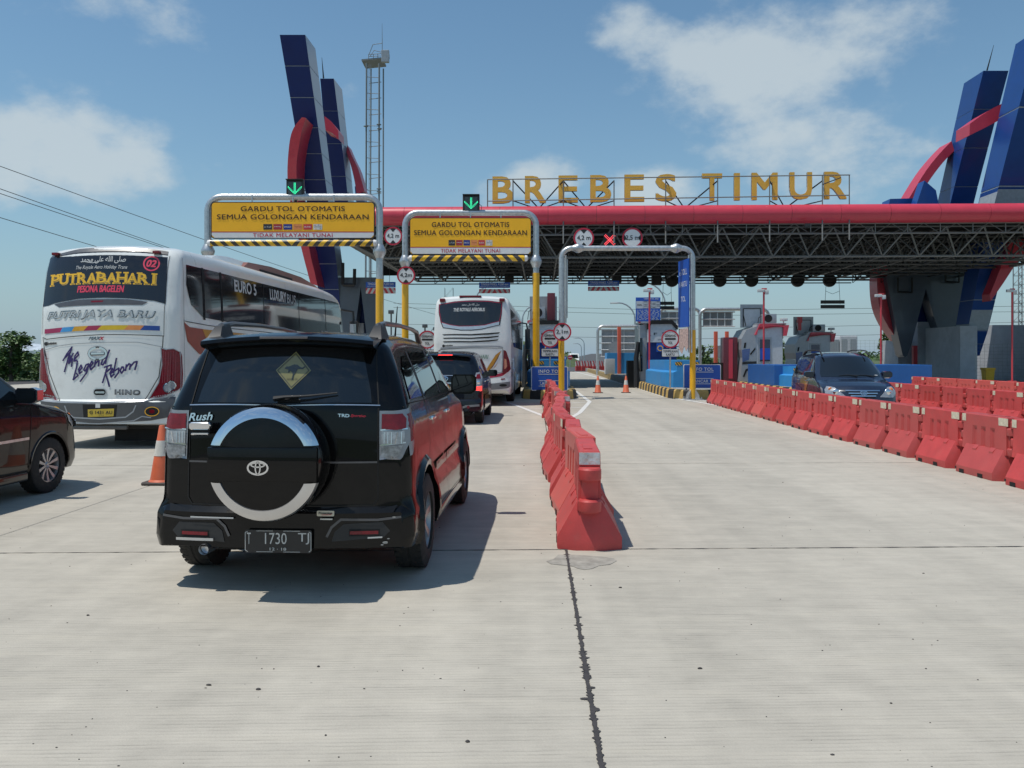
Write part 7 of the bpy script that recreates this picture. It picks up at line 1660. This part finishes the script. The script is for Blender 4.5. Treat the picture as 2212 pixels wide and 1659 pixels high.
        seam('bumper_edge', q([(120, 1340), (330, 1352), (700, 1358), (1060, 1340), (1262, 1300)]), .03, rf(.016), SILV, t)
        seam('bumper_crease', q([(330, 1495), (420, 1525), (700, 1530), (985, 1505), (1050, 1470), (1120, 1480)]), .018, rf(.018), SILV, t); seam('bumper_crease', q([(385, 1385), (410, 1440), (470, 1480), (700, 1490), (920, 1475), (980, 1430), (1000, 1380)]), .022, rf(.018), SILV, t)
        P_(q([(550, 1372), (850, 1372), (840, 1478), (560, 1478)]), UNDER, 'plate_recess', .014)
        o = P_(q([(598, 1412), (824, 1404), (820, 1468), (600, 1474)]), mat('yellow_plate', (.50, .36, .04), .5, dirt=.3), 'number_plate', .024); T_('G 1431 AU', sx(712), sz(1436), .40, .055, KSIGN, o, .03, bold=.02); T_('12·21', sx(712), sz(1462), .10, .016, KSIGN, o, .03)
        for x in (285, 1128): 
            P_([(sx(x) + .10 * math.cos(a), sz(1430) + .066 * math.sin(a)) for a in [2 * math.pi * i / 18 for i in range(18)]], UNDER, 'fog_lamp', .018); P_([(sx(x) + .045 * math.cos(a), sz(1430) + .035 * math.sin(a)) for a in [2 * math.pi * i / 12 for i in range(12)]], LAMP_RED, 'fog_lens', .022); seam('fog_ring', [(sx(x) + .112 * math.cos(a), sz(1430) + .078 * math.sin(a)) for a in [2 * math.pi * i / 20 for i in range(20)]], .012, rf(.02), YSIGN, t, closed=True)
        P_([(sx(665), sz(1362)), (sx(705), sz(1362)), (sx(705), sz(1398)), (sx(665), sz(1398))], CAMW, 'small_camera', .03)
        k = M(); k.box(-.62, .42, .12, .2, .33, .40, .02); put('underrun_bar', k, PAINT_GREY, t); k = M(); k.box(.0, 1.1, .5, 1.0, .1, .42); put('mud_flap', k, UNDER, t, smooth=0)
        for s in (-1, 1):
            f = sh.side(s); g = lambda off: (lambda y, z: f(y, z, off))
            patch('side_windows', [(.62, 3.28), (11.3, 3.27), (11.55, 2.7), (11.4, 2.22), (6, 2.27), (2.6, 2.30), (1.3, 2.34), (.8, 2.55), (.58, 2.9)], g(.008), GLASS2, t, .35)
            for y in (1.35, 2.2, 4.6, 7.2, 9.7): seam('window_divider', [(y, 3.27), (y, 2.32)], .03 if y > 4 else .09, g(.012), UNDER, t)
            seam('panel_seam', [(.42, 3.40), (.42, 1.9), (.50, .5)], .012, g(.01), UNDER, t); seam('panel_seam', [(.45, 2.24), (1.5, 2.20), (2.5, 2.18), (11.5, 2.12)], .012, g(.01), UNDER, t)
            RST = mat('brown_red_stripe', (.30, .055, .03), .35); OST = mat('ochre_stripe', (.52, .24, .02), .35)
            patch('brown_swoosh', [(.28, 2.46), (.42, 2.22), (.7, 2.14), (1.3, 2.12), (2.0, 2.10), (2.1, 1.62), (1.6, 1.58), (1.1, 1.66), (.60, 1.88)], g(.008), RST, t, .2)
            patch('ochre_swoosh', [(1.25, 2.12), (6.0, 2.06), (6.0, 1.62), (2.6, 1.60), (1.9, 1.68), (1.5, 1.85)], g(.012), OST, t, .2); patch('brown_swoosh', [(6.0, 2.05), (11.5, 1.98), (11.5, 1.7), (8, 1.5), (6.0, 1.62)], g(.010), RST, t, .3)
            fl = lambda y0, z0, off: ((lambda u, v: f(y0 + s * u, z0 + v, off)))
            words('lettering', 'EURO 5', t, CAMW, fl(3.5, 3.08, .016), w=1.25, h=.24, bold=.04); words('lettering', 'LUXURY', t, CAMW, fl(5.6, 3.06, .016), w=1.15, h=.24, bold=.05); words('lettering', 'BUS', t, SILV, fl(6.6, 3.05, .016), w=.7, h=.22, bold=.03)
            words('lettering', 'PUTRI JAYA', t, SILV, fl(9.9, 2.25, .016), w=1.5, h=.18, bold=.03, shear=.3)
        k = M(); k.loft([[(-.75, y, 3.55), (-.62, y, 3.62 + h), (.62, y, 3.62 + h), (.75, y, 3.55)] for y, h in ((3.0, .02), (3.5, .16), (4.1, .2), (5.2, .2))]); put('roof_hump', k, PAINT_WHITE, t)
        k = M(); k.loft([[(-.85, y, 3.55), (-.75, y, 3.60 + h), (.75, y, 3.60 + h), (.85, y, 3.55)] for y, h in ((4.6, .02), (5.0, .2), (6.5, .26), (9.0, .24), (10.4, .12), (10.9, .0))]); ac = put('roof_air_conditioner', k, mat('brown_ac_shell', (.25, .10, .07), .45, dirt=.15), t)
        k = M(); k.box(.76, .83, 5.6, 8.0, 3.62, 3.70); put('ac_grille', k, UNDER, ac)
        for s in (-1, 1):
            k = M(); k.box(s * 1.42 - .13, s * 1.42 + .13, 12.3, 12.5, 2.0, 2.75, .05); o = put('mirror', k, PLASTIC, t); k = M(); k.tube([(s * 1.1, 12.0, 3.1), (s * 1.4, 12.4, 3.05), (s * 1.42, 12.4, 2.7)], .04, 6); put('arm', k, PLASTIC, o); k = M(); k.box(s * 1.42 - .1, s * 1.42 + .1, 12.28, 12.3, 2.1, 2.65); put('mirror_glass', k, CHROME, o, smooth=0)
    else:
        sx = lambda x: (x - 605) / 352.0; sz = lambda y: 1.6 - (y - 839) / 347.9; q = lambda L_: [(sx(a), sz(b)) for a, b in L_]
        PK = mat('white_coach_paint', (.72, .74, .72)); CR = mat('crimson_print', (.42, .02, .06), .4)
        win = [(225, 230), (400, 212), (600, 205), (800, 205), (945, 215), (940, 330), (920, 425), (750, 478), (600, 490), (460, 490), (350, 468), (250, 432), (228, 320)]
        P_(q([(216, 225), (400, 203), (600, 196), (800, 196), (955, 206), (948, 340), (928, 470), (720, 528), (600, 540), (480, 538), (270, 500), (240, 430), (218, 320)]), UNDER, 'window_rim', .006)
        P_(q([(252, 432), (350, 468), (460, 490), (600, 490), (750, 478), (920, 425), (918, 465), (720, 520), (600, 532), (480, 530), (278, 494)]), mat('pale_blue_panel', (.42, .52, .60), .25), 'window_spoiler', .012)
        P_(q(win), GLASS2, 'rear_window', .010); seam('window_piping', q(win), .016, rf(.016), CR, t, closed=True)
        T_('ﺪﻤﺤﻣ ﻰﻠﻋ ﻪﻠﻟﺍ ﻰﻠﺻ', sx(590), sz(248), .58, .09, CAMW, bold=.01); T_('THE ROYALE AEROBUS', sx(575), sz(302), 1.02, .11, CAMW, bold=.05, shear=.2)
        for i, (a, b, z0) in enumerate(((262, 930, 572), (268, 922, 612), (270, 915, 652))): P_(q([(a, z0), (600, z0 + 10), (800, z0 - 6), (b, z0 - 22), (b - 15, z0 - 6), (800, z0 + 12), (600, z0 + 24), (a + 20, z0 + 12)]), UNDER, 'air_slot', .010)
        P_(q([(240, 735), (250, 720), (920, 706), (965, 715), (965, 728), (900, 722), (250, 742)]), SILV, 'hatch_edge', .010); T_('evolution', sx(340), sz(703), .28, .05, KSIGN, bold=.06); P_(circle(sx(280), sz(705), .045, 12), KSIGN, 'logo_mark', .012)
        seam('hatch_seam', q([(235, 745), (960, 732), (955, 1000), (900, 1010)]), .01, rf(.01), UNDER, t)
        P_(q([(945, 757), (880, 810), (810, 920), (762, 1000), (775, 1010), (840, 960), (890, 860)]), mat('ochre_stripe', (.52, .24, .02), .35), 'swoosh', .012); P_(q([(945, 760), (905, 850), (850, 945), (800, 985), (850, 930), (895, 850)]), mat('brown_stripe', (.12, .04, .03), .35), 'swoosh', .014); P_(q([(910, 890), (880, 930), (840, 975), (880, 940)]), mat('ochre_stripe', (.52, .24, .02), .35), 'swoosh', .013)
        T_('PUTRA BAHARI', sx(640), sz(835), .9, .12, mat('grey_green_print', (.25, .36, .30), .5), bold=.05, shear=.2)
        P_(q([(1045, 975), (930, 1015), (800, 1050), (600, 1060), (600, 1085), (790, 1078), (940, 1050), (1020, 1010)]), CR, 'swoosh', .012)
        for s in (-1, 1):
            Q = [(s * 1.03, 1.86), (s * 1.10, 1.84), (s * 1.22, 1.45), (s * 1.255, 1.2), (s * 1.18, 1.12), (s * 1.0, 1.06), (s * 1.02, 1.4)]
            lp = patch('tail_lamp', Q, rf(.016), LAMP_RED, t, .05); patch('amber_lens', [(s * 1.06, 1.58), (s * 1.11, 1.56), (s * 1.14, 1.30), (s * 1.06, 1.24)], rf(.022), mat('peach_lens', (.6, .22, .12), .2, coat=1), lp, .05)
            k = M(); p = rf(.02)(s * .98, 3.48); k.box(p[0] - .09, p[0] + .09, p[1] - .08, p[1] + .1, p[2] - .04, p[2] + .07, .02); put('marker_lamp', k, LAMP_RED, t)
            patch('fog_recess', circle(s * 1.02, .68, .12, 14, .045), rf(.016), UNDER, t, .06); patch('reflector', [(s * .97, .92), (s * 1.1, .95), (s * 1.08, .87), (s * .95, .85)], rf(.016), LAMP_RED, t, .06)
            f = sh.side(s); g = lambda off: (lambda y, z: f(y, z, off))
            patch('side_windows', [(.55, 3.2), (11.0, 3.2), (11.3, 2.4), (11.1, 1.9), (2.2, 1.95), (1.2, 2.2), (.7, 2.7)], g(.008), GLASS2, t, .35); patch('side_stripe', [(3, 1.6), (11, 1.7), (11, 1.1), (6, .9), (3, 1.2)], g(.008), SILV, t, .3)
            for i in range(14): seam('side_louvre', [(.62 + .0 * i, .95 + i * .035), (1.6, .95 + i * .035)], .012, g(.008), UNDER, t)
            k = M(); k.box(s * 1.5 - .12, s * 1.5 + .12, 11.9, 12.1, 1.95, 2.9, .05); o = put('mirror', k, PLASTIC, t); k = M(); k.tube([(s * 1.05, 11.7, 3.2), (s * 1.45, 12.0, 3.15), (s * 1.5, 12.0, 2.85)], .04, 6); put('arm', k, PLASTIC, o)
        k = M(); p = rf(.0)(0, 3.56); k.box(-.42, .30, p[1] - .05, p[1] + .15, p[2] - .01, p[2] + .05, .015); put('brake_lamp', k, LAMP_RED, t)
        P_(q([(165, 1120), (600, 1150), (830, 1140), (1040, 1118), (1040, 1175), (1000, 1195), (820, 1212), (600, 1215), (170, 1180)]), mat('grey_bumper', (.16, .165, .17), .4), 'bumper', .012)
    return t
coach('white coach with PUTRABAHARI on its dark rear window, large one at the left', (-7.14, 14.45, 0), -R(3.0), 'A')
coach('white coach with THE ROYALE AEROBUS on its rear window, under the middle yellow board', ((1018 - HX) / F * 27, 27.0, 0), -R(2.6), 'B')
# cars queueing beyond the middle coach
for (x, Y, lab, pm) in ((1133, 44, 'dark car just ahead of the middle coach, seen past its right side', PAINT_NAVY), (1141, 64, 'white car beyond the toll lane, right of the middle coach', PAINT_WHITE)):
    s = 1; t = thing('far_car', lab, 'car', Vector((at(x - 14, 0, Y).x, Y, 0)), -R(2)); sh = Shell([(0, .3), (.02, .8), (.06, 1.0), (.4, 1.42), (.9, 1.48), (2.0, 1.46), (2.8, 1.0), (3.9, .85), (4.0, .3)], [(0, .28), (4, .28)], [(.3, .8), (.9, .82), (1.4, .62)], [(0, 1), (4, .95)], r=.1, arches=(.7, 3.2), ar=.34, axz=.3, ringn=10, across=6, ds=.15)
    put('body', sh.build(), pm, t); patch('rear_window', [(-.55, 1.02), (.55, 1.02), (.48, 1.36), (-.48, 1.36)], sh.rear(.006), GLASS, t, .1); finish_wheels(t, (.7, 3.2), .72, .30, .2, 5)
    for q in (-1, 1): patch('tail_lamp', [(q * .55, .95), (q * .76, .95), (q * .78, .8), (q * .55, .8)], sh.rear(.01), LAMP_RED, t, .1)
